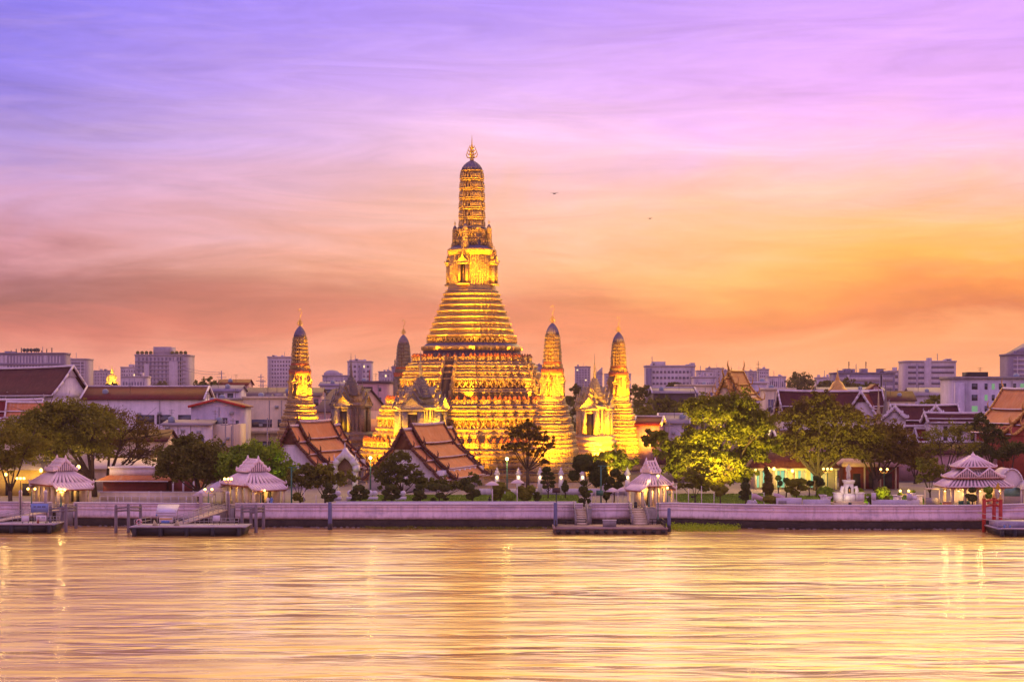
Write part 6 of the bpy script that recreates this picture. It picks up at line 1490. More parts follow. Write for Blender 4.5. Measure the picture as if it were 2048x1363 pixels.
# ticket booth with striped canopy boards
t = thing('ticket_booth', 'small white and blue booth with sloping canopy on the second pontoon', 'booth', (X(331,251), 251.6, 1.35), 0)
mb = MB()
for sx in (-1.35, 1.35): mb.bar((sx,0,0),(sx,0,2.4),.09); mb.bar((sx,1.6,0),(sx,1.6,2.9),.09)
mb.build('post', RAILM, t)
mb = MB(); mb.hexa([(-1.5,-.2,1.9),(1.5,-.2,1.9),(1.6,1.8,2.95),(-1.6,1.8,2.95)], [(-1.5,-.2,2.05),(1.5,-.2,2.05),(1.6,1.8,3.1),(-1.6,1.8,3.1)]); mb.box(-1.5,1.5,-.16,-.1,1.4,2.0); mb.build('canopy', mat('booth_white', (.62,.56,.68), .5, .1), t)
mb = MB(); mb.box(-1.0,1.0,-.3,-.24,.55,1.35); mb.build('front_board', WHITE, t)
mb = MB(); mb.box(-.95,.95,-.33,-.305,1.0,1.2); mb.build('yellow_stripe', mat('amber_paint', (.72,.42,.08), .5, .1), t)
mb = MB(); mb.box(-.7,.55,-.33,-.305,.45,.8); mb.box(-1.5,-1.3,-.17,-.165,1.5,1.75); mb.build('blue_panel', BLUE, t)
for sg in (-1, 1):
    mb = MB(); mb.prism([(sg*1.1,0),(sg*2.0,0),(sg*1.75,.95)] if sg > 0 else [(sg*2.0,0),(sg*1.1,0),(sg*1.75,.95)], -.5, -.2); mb.build('side_buttress', mat('ochre_board', (.55,.45,.25), .6, .2), t)
def board(label, px0, px1, py0, py1, d, m, text=False, name='sign_board'):
    t = thing(name, label, 'sign', (X((px0+px1)/2,d), d, 1.3), 0, 'notice boards on the pontoons'); w_ = (X(px1,d)-X(px0,d))/2; za, zb = Z(py1,d)-1.3, Z(py0,d)-1.3
    mb = MB(); mb.box(-w_, w_, -.03, .03, za, zb); mb.build('panel', m, t)
    mb = MB(); mb.bar((-w_*.8,.05,0),(-w_*.8,.05,zb),.07); mb.bar((w_*.8,.05,0),(w_*.8,.05,zb),.07); mb.build('post', IRON, t)
    if text:
        mb = MB(); x = -w_*.7
        k = 0
        while x < w_*.7:
            ww = (.12, .2, .09, .16)[k % 4]
            if k % 5 != 3: mb.box(x, x+ww*.8, -.045, -.032, za+(zb-za)*.58, za+(zb-za)*.70)
            x += ww; k += 1
        mb.build('lettering', IRON, t)
board('blue notice board at the right end of the far-left pontoon', 62, 97, 1006, 1024, 256.5, mat('sign_blue', (.22,.30,.62), .5, .15), True)
board('small blank white board on the far-left pontoon rail', 43, 58, 1031, 1042, 256, WHITE)
board('wider white notice board on the far-left pontoon rail', 72, 93, 1030, 1042, 256.2, WHITE, True)
board('small square white board on the second pontoon railing', 426, 440, 1030, 1041, 254, WHITE)
t = thing('traffic_cone', 'orange cone on the far-left pontoon deck', 'cone', (X(75,255.5), 255.8, 1.35)); mb = MB(); mb.lathe([(.2,.04),(.05,.75),(.02,.76)], 10); mb.build('cone', REDCAP, t); mb = MB(); mb.boxc(0,0,0,.5,.5,.04); mb.build('foot', REDCAP, t)
def gangway(label, p, q, w=1.6, m=None, n_=9, dark=False):
    t = thing('gangway', label, 'gangway', tuple(p), 0, 'gangways from the quay to the pontoons'); p, q = Vector(p), Vector(q); v = q-p
    side = Vector((v.y, -v.x, 0)).normalized()*w/2
    mb = MB(); mb.hexa([-side+Vector((0,0,-.15)), side+Vector((0,0,-.15)), v+side+Vector((0,0,-.15)), v-side+Vector((0,0,-.15))], [-side, side, v+side, v-side]); mb.build('deck', m or CREAM, t)
    for sg in (-1, 1):
        mb = MB(); rail(mb, side*sg, v+side*sg, 1.0, n_, 3, .07); mb.build('handrail', (GREYC if dark else RAILM), t)
    return t
gangway('left gangway rising toward the quay beside the far-left pavilion', (X(-25,258), 258.5, 1.4), (X(112,267), 267, 2.8), 1.8)
gangway('gangway rising from the second pontoon to the quay by the tent', (X(358,256), 255.5, 1.4), (X(446,267), 266.8, 2.8), 1.8)
# central landing stage
xa, xb = X(1108,253), X(1335,253); W = xb-xa
t = thing('landing_stage', 'central timber landing stage with rusty edge below the gate pavilion', 'pier', ((xa+xb)/2, 253, 0), 0)
mb = MB(); mb.box(-W/2, W/2, 0, 7.5, -.5, .75); mb.build('hull', STEEL, t)
mb = MB(); mb.box(-W/2-.1, W/2+.1, -.1, 7.6, .75, .92); mb.build('deck', mat('worn_deck', (.40,.25,.22), .8, .4, .7, .2), t)
for k in range(12): mb = MB(); mb.lathe([(.25,.15),(.34,.3),(.34,.5),(.25,.65)], 8, -W/2+.6+k*(W-1.2)/11, -.14); mb.build('tyre_fender', HULL, t)
for x in (-W/2+.3, W/2-.3): mb = MB(); rail(mb, (x,.3,.92), (x,7,.92), 1.0, 4, 2, .12); mb.build('timber_rail', TIMBERD, t)
mb = MB(); rail(mb, (-W/2+.3,7,.92), (-W*.2,7,.92), .8, 3, 2, .12); rail(mb, (W*.0,7,.92), (W*.2,7,.92), .8, 4, 2, .12); rail(mb, (W*.36,7,.92), (W/2-.3,7,.92), .8, 3, 2, .12); mb.build('timber_rail', TIMBERD, t)
t = thing('deck_box', 'long grey box standing on the central landing stage', 'box', (X(1219,256), 256, .92)); mb = MB(); mb.box(-1.0,1.0,-.4,.4,0,.95); mb.build('chest', GREYC, t); mb = MB(); mb.box(-1.05,1.05,-.45,.45,.95,1.03); mb.build('lid', LILAC, t)
def steps(label, px, d0, d1, z0, z1, w):
    t = thing('landing_steps', label, 'steps', (X(px,d0), d0, 0), 0, 'railed steps down to the central landing stage'); n_ = 7
    mb = MB()
    for k in range(n_): y = (d1-d0)*k/n_; mb.box(-w/2, w/2, y, d1-d0, z0+(z1-z0)*k/n_, z0+(z1-z0)*(k+1)/n_)
    mb.build('treads', CREAM, t)
    for sg in (-1, 1):
        mb = MB(); x = sg*(w/2+.12)
        for k in range(7):
            f_ = k/6; y = (d1-d0)*f_; z = z0+(z1-z0)*f_; mb.box(x-.07, x+.07, y-.07, y+.07, z, z+1.25)
        for h_ in (.35,.8,1.25): mb.bar((x,0,z0+h_),(x,d1-d0,z1+h_),.1,.14)
        mb.boxc(x,0,z0,.3,.3,1.6); mb.build('balustrade', GREYC, t)
steps('narrow railed steps under the small topiary in the wall gap', 1164, 259.5, 266.5, .92, 2.9, 1.7)
steps('wider railed steps leading up into the gate pavilion', 1281, 259.5, 267.5, .92, 2.9, 2.2)
t = thing('litter_bin', 'dark bin at the head of the gate pavilion steps', 'bin', (X(1272,268), 268.6, 2.87)); mb = MB(); mb.lathe([(.25,0),(.3,.8)], 10); mb.build('drum', IRON, t); mb = MB(); mb.lathe([(.33,.8),(.33,.88),(.1,1.0)], 10); mb.build('lid', IRON, t)
# red mooring frame
t = thing('red_mooring_frame', 'bright red three-legged mooring frame with carved caps at the right', 'mooring frame', (X(1984,257), 257, 0), 0)
PP = [(X(1968,257),257),(X(1988,261),261),(X(2001,257.5),257.5)]; tops = [Z(997,257), Z(995,261), Z(998,257.5)]
for (x, y), zt in zip(PP, tops):
    x -= X(1984,257); y -= 257
    mb = MB(); mb.box(x-.24, x+.24, y-.24, y+.24, -1, zt); mb.build('leg', RED, t)
    mb = MB(); mb.lathe([(.34,zt),(.34,zt+.1),(.16,zt+.2),(.2,zt+.35),(.03,zt+.75)], 8, x, y); mb.build('cap', GOLDT, t)
for a, b in ((0,1),(1,2),(0,2)):
    p = (PP[a][0]-X(1984,257), PP[a][1]-257); q = (PP[b][0]-X(1984,257), PP[b][1]-257); z_ = min(tops)
    for k, (u0, u1) in enumerate(((0,.5),(.5,1))):
        for hh in (.3, 1.1):
            ends = [(p[0]+(q[0]-p[0])*f_, p[1]+(q[1]-p[1])*f_, z_-hh+(.22*(1-abs(2*f_-1)))) for f_ in (u0, u1)]
            mb = MB(); mb.bar(ends[0], ends[1], .16, .22); mb.build('arched_beam', RED, t)
t, W = pontoon('grey boat-like pontoon cut by the right edge of the photo', 1998, 2110, 249, 8, 1.15)
mb = MB(); mb.box(-W/2+.5, W/2, 2, 7, 1.15, 1.95); mb.build('cabin_deck', DECK, t)
mb = MB(); rail(mb, (-W/2+.1,1.0,1.15), (-W/2+2.2,1.0,.9), .85, 3); mb.bar((-W/2-1.5,6,3.1),(-W/2+2.2,2,2.4),.07); mb.bar((-W/2-1.5,6,2.3),(-W/2+2.2,2,1.7),.07); mb.build('railing', RAILM, t)
for x in (-W/2+.9, -W/2+1.7): mb = MB(); mb.box(x-.1, x+.1, .2, .4, 1.15, 1.65); mb.build('bollard', BLUE, t)

# ------------------------------------------------------------------ promenade furniture
def flagpole(label, px, pyt, d=272, flag=None):
    t = thing('flag_pole', label, 'flag pole', (X(px,d), d, GZ), 0, 'thin poles along the promenade'); zt = Z(pyt,d)-GZ
    mb = MB(); mb.lathe([(.07,0),(.05,zt),(.01,zt+.1)], 6); mb.build('pole', WHITE, t)
    if flag:
        mb = MB(); n_ = 10; rings = []
        for k in range(n_+1):
            f_ = k/n_; x = .05+f_*flag; y = .18*math.sin(f_*7); z = zt-.15-f_*.35+.12*math.sin(f_*5)
            rings.append([(x,y,z),(x,y,z-.95+.25*f_),(x,y+.015,z-.95+.25*f_),(x,y+.015,z)])
        mb.loops(rings); mb.build('flag', mat('faded_flag', (.62,.42,.44), .8, .15), t)
    return t
POLES = [(985,1003,978,0,'short pole at the end of the hall, left of the umbrellas'),(1010,0,983,0,'thin pole with nothing on it left of the open dark tree'),(1034,0,978,0,'thin pole at the foot of the open dark tree'),(1191,0,978,0,'thin pole left of the pale parasols'),(1236,0,983,0,'thin pole between the parasols and the gate pavilion'),
    (1353,0,975,0,'thin pole directly right of the gate pavilion'),(1377,0,977,0,'thin pole second right of the gate pavilion'),(1403,0,972,0,'tall thin pole third right of the gate pavilion'),(1428,0,985,0,'thin pole under the golden-green tree'),
    (1504,0,985,1.7,'pole carrying the left of the two pale pink flags'),(1548,0,984,1.7,'pole carrying the right of the two pale pink flags'),(1528,0,985,0,'bare pole between the two flags'),(237,0,995,0,'thin pole left on the railing by the maroon building'),(298,0,982,0,'tall thin pole before the maroon building'),(322,0,982,0,'thin pole right of the maroon building'),
    (372,0,992,0,'thin pole before the dark round tree'),(608,0,975,0,'thin pole left of the tiered dark topiary'),(632,0,990,0,'short thin pole behind the tiered dark topiary')]
for a in POLES: flagpole('thin white pole: '+a[4] if not a[3] else a[4], a[0], a[2], 272.5, a[3] or None)
def gantry(label, px, pyt, d=272):
    t = thing('lamp_gantry', label, 'post', (X(px,d), d, GZ), 0); zt = Z(pyt,d)-GZ
    mb = MB(); mb.box(-.11,.11,-.11,.11,0,zt); mb.build('post', GREENI, t)
    mb = MB(); mb.bar((-.5,0,zt),(1.5,0,zt),.14); mb.bar((0,0,zt-.8),(.7,0,zt-.05),.09); mb.build('arm', GREENI, t)
    return t
gantry('pale green post with a long cross arm left of the small leafy tree', 583, 934)
g_ = gantry('green post with cross arm and a green notice box by the parasols', 1202, 931)
mb = MB(); mb.box(-.75,.35,-.2,.1,Z(990,272)-GZ,Z(980,272)-GZ); mb.build('notice_box', GREENI, g_)
t = thing('sign_board', 'dark rectangular board on a black post above the blue pile', 'sign', (X(1113,263), 264.5, 0)); mb = MB(); mb.bar((0,0,-.5),(0,0,Z(984,264)),.16); mb.build('post', IRON, t); mb = MB(); mb.box(-.62,.62,-.08,-.0,Z(985,264),Z(975,264)); mb.build('panel', mat('brown_board', (.08,.05,.04), .7), t)
def parasol(label, px, py, d=274, col=None):
    t = thing('parasol', label, 'parasol', (X(px,d), d, GZ), 0, 'pale parasols on the promenade'); zt = Z(py,d)-GZ
    mb = MB(); mb.lathe([(.04,0),(.04,zt)], 6); mb.build('pole', WHITE, t)
    mb = MB(); mb.loops([[((1.25 if k % 2 else 1.05)*s_*math.cos(k*math.pi/6), (1.25 if k % 2 else 1.05)*s_*math.sin(k*math.pi/6), z_) for k in range(12)] for s_, z_ in ((1,zt-.62),(.98,zt-.5),(.5,zt-.15),(.03,zt+.05))]); mb.build('canopy', col or mat('parasol_cloth', (.68,.52,.50), .8, .1), t)
parasol('pale star-edged parasol left of the open dark tree', 984, 962)
parasol('pale parasol under the open dark tree', 1035, 958)
parasol('warm-lit parasol between green post and gate pavilion, left one', 1225, 975); parasol('warm-lit parasol touching the gate pavilion', 1246, 974)
# tent, arch tent
def tent(label, px, py, d, w, m=None):
    t = thing('marquee_tent', label, 'tent', (X(px,d), d, GZ), 0, 'pale tents'); zt = Z(py,d)-GZ
    mb = MB(); mb.hexa([(-w/2,-w/2,zt*.62),(w/2,-w/2,zt*.62),(w/2,w/2,zt*.62),(-w/2,w/2,zt*.62)], [(-.1,-.1,zt),(.1,-.1,zt),(.1,.1,zt),(-.1,.1,zt)])
    for k in range(6):   # scalloped valance
        x0 = -w/2+w*k/6; mb.prism([(x0,zt*.62),(x0+w/6,zt*.62),(x0+w/6,zt*.55),(x0+w/12,zt*.59),(x0,zt*.55)], -w/2-.02, -w/2+.02)
    mb.build('canopy', m or mat('tent_cloth', (.66,.52,.54), .8, .1), t)
    for sx in (-1,1):
        for sy in (-1,1): mb = MB(); mb.bar((sx*(w/2-.1),sy*(w/2-.1),0),(sx*(w/2-.1),sy*(w/2-.1),zt*.62),.1); mb.build('pole', WHITE, t)
tent('pale pointed tent left of the second pavilion, nearer the river', 408, 976, 274, 3.4); tent('larger pale tent behind, against the second pavilion', 436, 962, 279, 4.4)
t = thing('arched_tent', 'large pale barrel-vaulted tent behind the wide pavilion', 'tent', (X(2024,279), 279, GZ), 0)
mb = MB(); a_ = np.linspace(0, math.pi, 13); out_ = [(1.9*math.cos(a), 2.6+3.1*math.sin(a)) for a in a_]; mb.prism([(1.9,0)]+out_+[(-1.9,0)], 0, 6); mb.build('cloth', mat('tent_cloth', (.66,.52,.54)), t)
mb = MB()
for (p, q) in zip(out_, out_[1:]): mb.bar((p[0],-.05,p[1]),(q[0],-.05,q[1]),.22,.22)
mb.build('rim', WHITE, t)
mb = MB(); mb.box(-1.3,1.3,-.05,-.01,1.2,2.6); mb.build('window_panel', mat('teal_panel', (.18,.34,.30), .5), t)
tent('white tent tip cut by the right edge of the photo', 2056, 955, 278, 3.4, WHITE)
# railing left
t = thing('promenade_railing', 'white tube railing on the promenade before the maroon building', 'railing', (X(200,274), 274, GZ)); mb = MB(); rail(mb, (0,0,0), (X(420,274)-X(200,274),0,0), 1.5, 14, 2, .07); mb.build('railing', WHITE, t)
t = thing('low_parapet', 'low white wall with open panels behind the left railing', 'wall', (X(200,281), 281, GZ)); mb = MB(); mb.box(0,16,0,.4,0,1.7); mb.build('wall', CREAM, t); mb = MB(); mb.box(-.1,16.1,-.05,.45,1.7,1.85); mb.build('coping', WHITE, t)
t = thing('low_parapet', 'low mauve kerb wall along the lawn before the halls', 'wall', (X(680,276), 269.5, GZ)); mb = MB(); mb.box(0,X(1160,270)-X(680,270),0,.35,0,.95); mb.build('wall', WALLW, t)
t = thing('bench_wall', 'white stepped bench wall right of the pale flags', 'bench', (X(1552,270), 269.5, GZ)); mb = MB(); mb.box(0,4.0,0,.5,0,1.5); mb.box(4.2,8.5,0,.5,0,1.25); mb.build('seat_wall', LILAC, t); mb = MB(); mb.box(.3,1.6,-.02,.1,.5,1.1); mb.build('recess', GREYC, t)
t = thing('bench_wall', 'white stepped bench wall right of the statue', 'bench', (X(1743,270), 269.5, GZ)); mb = MB(); mb.box(0,7.5,0,.5,0,1.2); mb.box(-.0,.6,-.1,.6,1.2,2.3); mb.box(5.6,6.3,-.1,.6,1.2,2.2); mb.build('seat_wall', LILAC, t); mb = MB(); mb.box(6.3,7.1,0,.5,1.2,1.8); mb.build('raised_end', WHITE, t)
def rocks(label, px, d, k, r):
    t = thing('garden_rock', label, 'rocks', (X(px,d), d, GZ)); mb = MB()
    for j in range(k):
        mb.lathe([(.02,0),(r*rng.uniform(.5,.9),.1),(r*rng.uniform(.6,1),r*.5),(r*.5,r*rng.uniform(.8,1.3)),(.02,r*rng.uniform(1.1,1.6))], 7, rng.uniform(-1.2,1.2), rng.uniform(-.3,.3))
    tag(mb.build('stones', LILAC, t))
rocks('pale rock mound by the left flag', 1511, 274, 3, .7); rocks('pale rockery at the bench wall by the right flag', 1568, 276, 5, .9); rocks('pale rocks left of the statue plinth', 1622, 272, 3, .6)
BSTONES = [(672,'first round white boundary stone left of the gateway pillar'),(704,'white boundary stone between gateway and larger hall'),(745,'white boundary stone at the hall corner'),(802,'white boundary stone before the larger hall door')]
for px, lab in BSTONES:
    t = thing('boundary_stone', lab, 'stone marker', (X(px,288), 288, GZ), 0, 'white boundary stones before the halls'); mb = MB(); mb.boxc(0,0,0,1.8,1.1,.6); mb.build('plinth', WHITE, t)
    mb = MB(); mb.ball((-.35,0,1.2),.5,9,6); mb.ball((.4,0,1.15),.48,9,6); mb.build('head', WHITE, t)
# statue on its pedestal
t = thing('monument_pedestal', 'tall white pedestal with stepped side blocks carrying the standing statue', 'pedestal', (X(1697,276), 276, GZ), 0)
s_ = 276/FPX
def zz_(py): return Z(py,276)-GZ
mb = MB(); mb.boxc(0,0,0,5.2,3.2,.35); mb.boxc(0,0,.35,4.4,2.7,.3); mb.build('steps', CREAM, t)
mb = MB(); mb.boxc(0,0,.65,1.9,1.9,1.1); mb.boxc(0,0,1.75,1.45,1.45,zz_(965)-1.75,ta=.06); mb.boxc(0,0,zz_(965),1.6,1.6,.25); mb.boxc(0,0,zz_(965)+.25,1.75,1.75,.2); mb.build('shaft', WHITE, t)
for sg in (-1, 1):
    mb = MB(); mb.boxc(sg*1.75,-.2,.65,1.3,1.3,1.2); mb.boxc(sg*1.75,-.2,1.85,1.5,1.5,.15); mb.build('side_block', WHITE, t)
    mb = MB(); mb.tube([(sg*.7,-.5,2.8),(sg*1.1,-.6,2.9),(sg*1.25,-.6,2.3),(sg*.95,-.65,1.8)], [.15,.3,.32,.12], 7); mb.build('volute', WHITE, t)
mb = MB(); mb.prism([(-.26,1.9),(.26,1.9),(.26,2.7),(0,3.1),(-.26,2.7)], -.80, -.72); mb.build('plaque_niche', DARK, t)
mb = MB(); mb.boxc(0,-.82,2.1,.22,.06,.5); mb.build('gold_emblem', GOLDT, t)
zt = zz_(965)+.45
st = thing('standing_statue', 'pale grey statue of a standing figure in long coat on the white pedestal', 'statue', (X(1697,276), 276, GZ+zt), R(10))
# one continuous skinned figure: weight on one leg, one hand at the hip, cloak falling behind
SV = [((0,0,1.25),.19),((0,0,1.48),.18),((0,0,1.72),.22),((0,0,1.95),.20),((0,0,2.12),.085),((0,-.02,2.28),.12),((0,-.02,2.42),.105),
      ((-.25,0,1.98),.10),((-.37,.02,1.68),.085),((-.36,-.06,1.40),.065),((-.35,-.10,1.27),.055),
      ((.25,0,1.98),.10),((.42,.05,1.70),.085),((.26,-.12,1.52),.065),((.17,-.17,1.50),.055),
      ((-.11,0,1.15),.15),((-.13,-.03,.68),.115),((-.14,0,.12),.08),((-.15,-.16,.05),.065),
      ((.12,0,1.15),.15),((.17,-.12,.70),.115),((.20,-.02,.12),.08),((.22,-.18,.05),.065)]
SE = [(0,1),(1,2),(2,3),(3,4),(4,5),(5,6),(3,7),(7,8),(8,9),(9,10),(3,11),(11,12),(12,13),(13,14),(0,15),(15,16),(16,17),(17,18),(0,19),(19,20),(20,21),(21,22)]
STAT = mat('statue_stone', (.56,.48,.44), .6, .2, 3, .2)
def skinned(name, SV, SE, m, parent, sc=1.0, loc=(0,0,0)):
    me = bpy.data.meshes.new(name); me.from_pydata([tuple(c*sc for c in p) for p, r in SV], SE, [])
    o = bpy.data.objects.new(name, me); COL.objects.link(o); o.parent = parent; o.location = loc
    md = o.modifiers.new('skin', 'SKIN'); sk = me.skin_vertices[0].data
    for i, (p, r) in enumerate(SV): sk[i].radius = (r*sc, r*sc); sk[i].use_root = (i == 0)
    s2 = o.modifiers.new('sub', 'SUBSURF'); s2.levels = 1; s2.render_levels = 2
    me.materials.append(m); return o
skinned('body', SV, SE, STAT, st, 1.08)
mb = MB(); mb.loops([[(w_*math.cos(a), .12+.14*math.sin(a)*w_*3, z_) for a in np.linspace(0, 2*math.pi, 14, endpoint=False)] for w_, z_ in ((.34,.25),(.33,.6),(.28,1.1),(.25,1.5),(.27,2.0),(.14,2.28))]); mb.build('coat', STAT, st)
mb = MB(); mb.boxc(0,0,-.02,.9,.7,.08); mb.build('base', STAT, st)
# visitors on the promenade
def person(label, px, d, z, shirt, trousers, sit=False, rz=0):
    t = thing('person', label, 'person', (X(px,d), d, z), rz)
    if sit: V = [((0,0,.55),.15),((0,.02,.75),.14),((0,.04,.95),.16),((0,.04,1.1),.12),((0,.03,1.2),.06),((0,.02,1.33),.095),((0,.02,1.43),.08),((-.19,.04,1.06),.07),((-.26,-.02,.82),.055),((-.2,-.22,.70),.045),((.19,.04,1.06),.07),((.26,-.02,.82),.055),((.2,-.22,.70),.045),((-.1,-.1,.52),.1),((-.12,-.45,.5),.08),((-.12,-.45,.1),.06),((-.12,-.6,.05),.05),((.1,-.1,.52),.1),((.12,-.45,.5),.08),((.12,-.45,.1),.06),((.12,-.6,.05),.05)]; E = [(0,1),(1,2),(2,3),(3,4),(4,5),(5,6),(3,7),(7,8),(8,9),(3,10),(10,11),(11,12),(0,13),(13,14),(14,15),(15,16),(0,17),(17,18),(18,19),(19,20)]
    else: V = [(p, r*.82) for p, r in SV]; V = [((p[0]*.75, p[1]*.8, p[2]*.70), r*.8) for p, r in V]; E = SE
    skinned('body', V, E, shirt, t)
    hx = V[5][0]; mb = MB(); mb.ball((hx[0], hx[1]+.02, hx[2]+.05), .115, 8, 6); mb.build('hair', DARK, t)
person('seated visitor in dark shirt on the lawn left of the two', 979, 279, GZ-.3, IRON, IRON, True); person('seated visitor in dark clothes on the lawn, right of the two', 990, 279, GZ-.3, IRON, IRON, True, .4)
person('visitor in white shirt at the railing under the second pavilion', 536, 270, GZ, WHITE, BLUE); person('visitor in blue shirt seated under the second pavilion', 543, 270, GZ+.3, BLUE, IRON, True)
# garden pieces in the flower beds
def planter(label, px, py, d=272, m=None, plant=True):
    t = thing('stone_planter', label, 'planter', (X(px,d), d, GZ), 0, 'white stone planters by the wall'); zt = max(.5, Z(py,d)-GZ)
    mb = MB(); mb.lathe([(.3,0),(.34,.15),(.16,.35),(.18,zt-.45),(.46,zt-.1),(.48,zt),(.40,zt)], 10); mb.build('bowl', m or WHITE, t)
    if plant: mb = MB(); balls(mb, [(0,0,zt+.15,.4,.3)], leaf=.1); mb.build('foliage', L_GR, t)
for px, py, lab in ((1181,985,'white flower bowl on the wall left of the green post'),(1643,988,'white urn on the block left of the statue'),(1659,992,'white urn directly left of the statue steps'),(1738,992,'white urn right of the statue steps'),(1800,990,'white urn below the flower bed lamp'),(1826,985,'white urn left of the small pavilion fence')): planter(lab, px, py)
for px, lab in ((1652,'white square garden block left of the statue steps'),(1795,'white square garden block under the flower bed lamp'),(1836,'white ornate end block of the right bench wall')):
    t = thing('garden_block', lab, 'stone block', (X(px,275), 275, GZ), 0, 'white garden blocks'); mb = MB(); mb.boxc(0,0,0,1.3,1.0,1.5,ta=.05); mb.build('block', WHITE, t); mb = MB(); mb.boxc(0,0,1.5,1.5,1.2,.15); mb.build('cap', WHITE, t)
t = thing('picnic_table', 'wooden desk with lit orange front inside the wide pavilion', 'table', (X(1896,270), 270.5, GZ)); mb = MB(); mb.box(-.75,.75,-.35,.35,.8,.9); mb.build('top', CREAM, t); mb = MB(); mb.box(-.65,.65,-.3,.3,0,.8); mb.build('cabinet', ORANGE, t)
t = thing('garden_bench', 'green slatted bench inside the wide pavilion', 'bench', (X(1931,270), 270.5, GZ)); mb = MB(); mb.box(-.9,.9,-.3,.3,.4,.48); mb.build('seat', GREENI, t); mb = MB(); mb.box(-.9,.9,.26,.32,.48,1.0); mb.build('backrest', GREENI, t)
for sx in (-.8,.8): mb = MB(); mb.box(sx-.05,sx+.05,-.28,.28,0,.4); mb.build('leg', GREENI, t)
t = thing('garden_gate', 'cream gate frame left of the wide pavilion', 'gate', (X(1864,272), 272, GZ)); mb = MB(); mb.box(-1.2,-1.05,0,.15,0,2.9); mb.box(1.05,1.2,0,.15,0,2.9); mb.box(-1.2,1.2,0,.15,2.7,2.95); mb.build('frame', CREAM, t); mb = MB(); mb.box(-1.0,1.0,.02,.1,.1,1.4); mb.build('panel', GREYC, t)
t = thing('yellow_flag', 'yellow pennant hanging at the right of the wide pavilion', 'flag', (X(1998,268), 268.5, GZ)); zf_ = Z(963,268)-GZ
mb = MB(); mb.bar((0,0,0),(0,0,zf_+.2),.06); mb.build('pole', WHITE, t); mb = MB(); mb.prism([(-.45,zf_-1.1),(.15,zf_-1.3),(.3,zf_-.9),(0,zf_)], -.03, .02); mb.build('cloth', mat('yellow_cloth', (.75,.45,.03), .7, .1), t)
# lights inside the pavilions
def plamp(x, y, z, e, parent_label, col=(1,.62,.18), r=.25):
    t = thing('hanging_lamp', parent_label, 'lamp', (x, y, z), 0, 'hanging lamps under the pavilion roofs'); mb = MB(); mb.lathe([(.05,.3),(.2,.15),(.24,.05)], 8); mb.build('shade', IRON, t); mb = MB(); mb.ball((0,0,0), .13, 8, 6); mb.build('bulb', PILLG, t)
    L = bpy.data.lights.new('lamp_light', 'POINT'); L.energy = e; L.color = col; L.shadow_soft_size = r
    o = bpy.data.objects.new('lamp_light', L); COL.objects.link(o); o.parent = t; o.location = (0,0,-.3)
plamp(X(124,278), 277, GZ+2.9, 520, 'lamp under the far-left pavilion roof'); plamp(X(508,275), 275, GZ+2.9, 520, 'lamp under the second pavilion roof')
for px, s in ((1893,'first'),(1921,'second'),(1964,'third'),(2003,'fourth')): plamp(X(px,271), 272.0, GZ+2.5, 260, s+' lamp from the left under the wide pavilion roof')
plamp(X(1300,272), 272, GZ+3.0, 520, 'lamp under the gate pavilion roof')
plamp(X(698,302), 303, GZ+3.4, 70, 'lamp glowing inside the white pointed gateway', (.9,.9,.12))
# uplights in the greenery
def uplight(px, d, e, col, lab, aim=(0,4,9)):
    flood((X(px,d), d, GZ), (X(px,d)+aim[0], d+aim[1], GZ+aim[2]), e, col, .4, 95, lab)
uplight(1435, 292, 8000, (1,.66,.08), 'garden uplight beneath the big golden-green tree', (1,8,9)); uplight(1480, 288, 3500, (1,.85,.1), 'garden uplight right beneath the golden-green tree', (3,8,9)); uplight(1385, 288, 3500, (1,.8,.12), 'garden uplight left beneath the golden-green tree', (-2,8,8))
uplight(1232, 303.8, 3000, (1,.9,.1), 'garden uplight before the bright tree behind the fence', (-1,6,5)); uplight(515, 279, 1500, (.8,1,.2), 'garden uplight behind the second pavilion', (0,3,6)); uplight(1650, 300, 5000, (1,.9,.1), 'garden uplight at the lit trunk left of the statue', (0,8,6))
uplight(1700, 270.5, 110, (1,.85,.45), 'small uplight before the statue pedestal', (-.3,5,3)); uplight(1770, 274, 500, (.9,1,.15), 'small uplight in the flower bed', (0,3,1)); uplight(700, 292, 60, (.9,1,.1), 'small green uplight before the pointed gateway', (0,8,4))

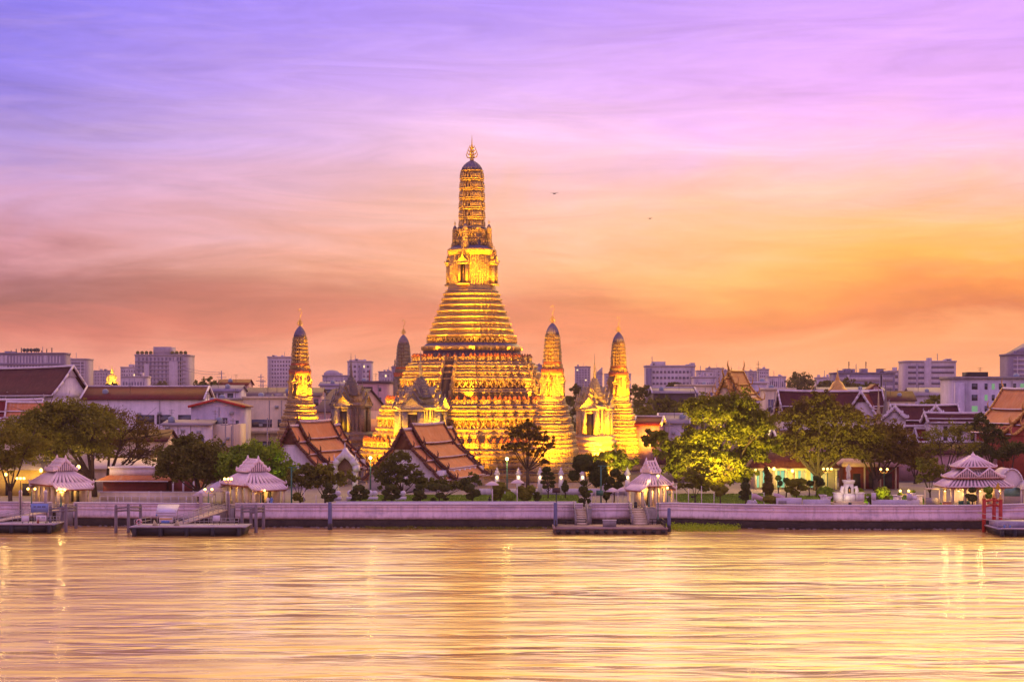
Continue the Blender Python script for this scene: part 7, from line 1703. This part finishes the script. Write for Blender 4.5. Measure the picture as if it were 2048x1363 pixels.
# birds
for px, py, s_, lab in ((1109,387,1.0,'larger dark gull-winged bird right of the great tower'),(1300,437,.75,'smaller thin bird farther right in the sky')):
    t = thing('bird', lab, 'bird', (X(px,200), 200, Z(py,200)), R(15), 'birds in the evening sky')
    mb = MB(); mb.lathe([(.005,-.22),(.05,-.12),(.07,.02),(.045,.14),(.03,.2),(.002,.27)], 8); o = mb.build('body', IRON, t); o.rotation_euler = (R(80),0,R(70)); o.scale = (s_,)*3
    for sg in (-1, 1):
        mb = MB(); P4 = [(sg*.04,0,.02),(sg*.22,.02,.12),(sg*.5,.05,.07)]; rings = [[(x,y-.09*(1-k*.35),z),(x,y,z+.015),(x,y+.09*(1-k*.35),z),(x,y,z-.01)] for k, (x,y,z) in enumerate(P4)]; mb.loops(rings); o = mb.build('wing', IRON, t); o.scale = (s_,)*3
# power lines and masts on the skyline
for px, py, d, lab in ((443,741,700,'thin lattice power mast on the skyline above the purple shed'),(522,748,650,'short aerial mast left of the pale grid tower'),(526,758,640,'low aerial mast beside the shorter one'),(650,785,430,'thin grey mast behind the left hall roof'),(1164,755,420,'dark mast between the nearest corner tower and slim shrine'),(1338,840,380,'curved-top lamp mast right of the little red shrine'),(535,835,385,'wooden utility pole in front of the beige school'),(451,838,380,'paired wooden utility pole with cross arms before the cream wall'),(466,836,380,'second wooden pole joined by cross arms before the cream wall')):
    t = thing('utility_mast', lab, 'mast', (X(px,d), d, GZ), 0, 'masts and utility poles'); zt = Z(py,d)-GZ; w_ = .10*d/400+.08
    mb = MB(); mb.lathe([(w_*1.3,0),(w_*.7,zt)], 6); mb.build('pole', GREYC if d < 500 else FARD, t); mb = MB()
    for k, wd in ((.96,.9),(.90,1.4)): mb.bar((-wd*d/500,0,zt*k),(wd*d/500,0,zt*k), w_*.8)
    mb.build('cross_arm', FARD, t)
for i, (a, b) in enumerate((((366,734),(443,744)),((366,740),(443,748)))):
    mb = MB(); pts = []
    for k in range(13):
        f_ = k/12; px = a[0]+(b[0]-a[0])*f_; py = a[1]+(b[1]-a[1])*f_+3*math.sin(math.pi*f_); pts.append((X(px,700), 700, Z(py,700)))
    mb.tube(pts, .06, 4); o = mb.build('power_cable', FARD); tag(o, ['upper','lower'][i]+' power cable sagging from the tall hotel to the skyline mast', 'cable', 'power cables')
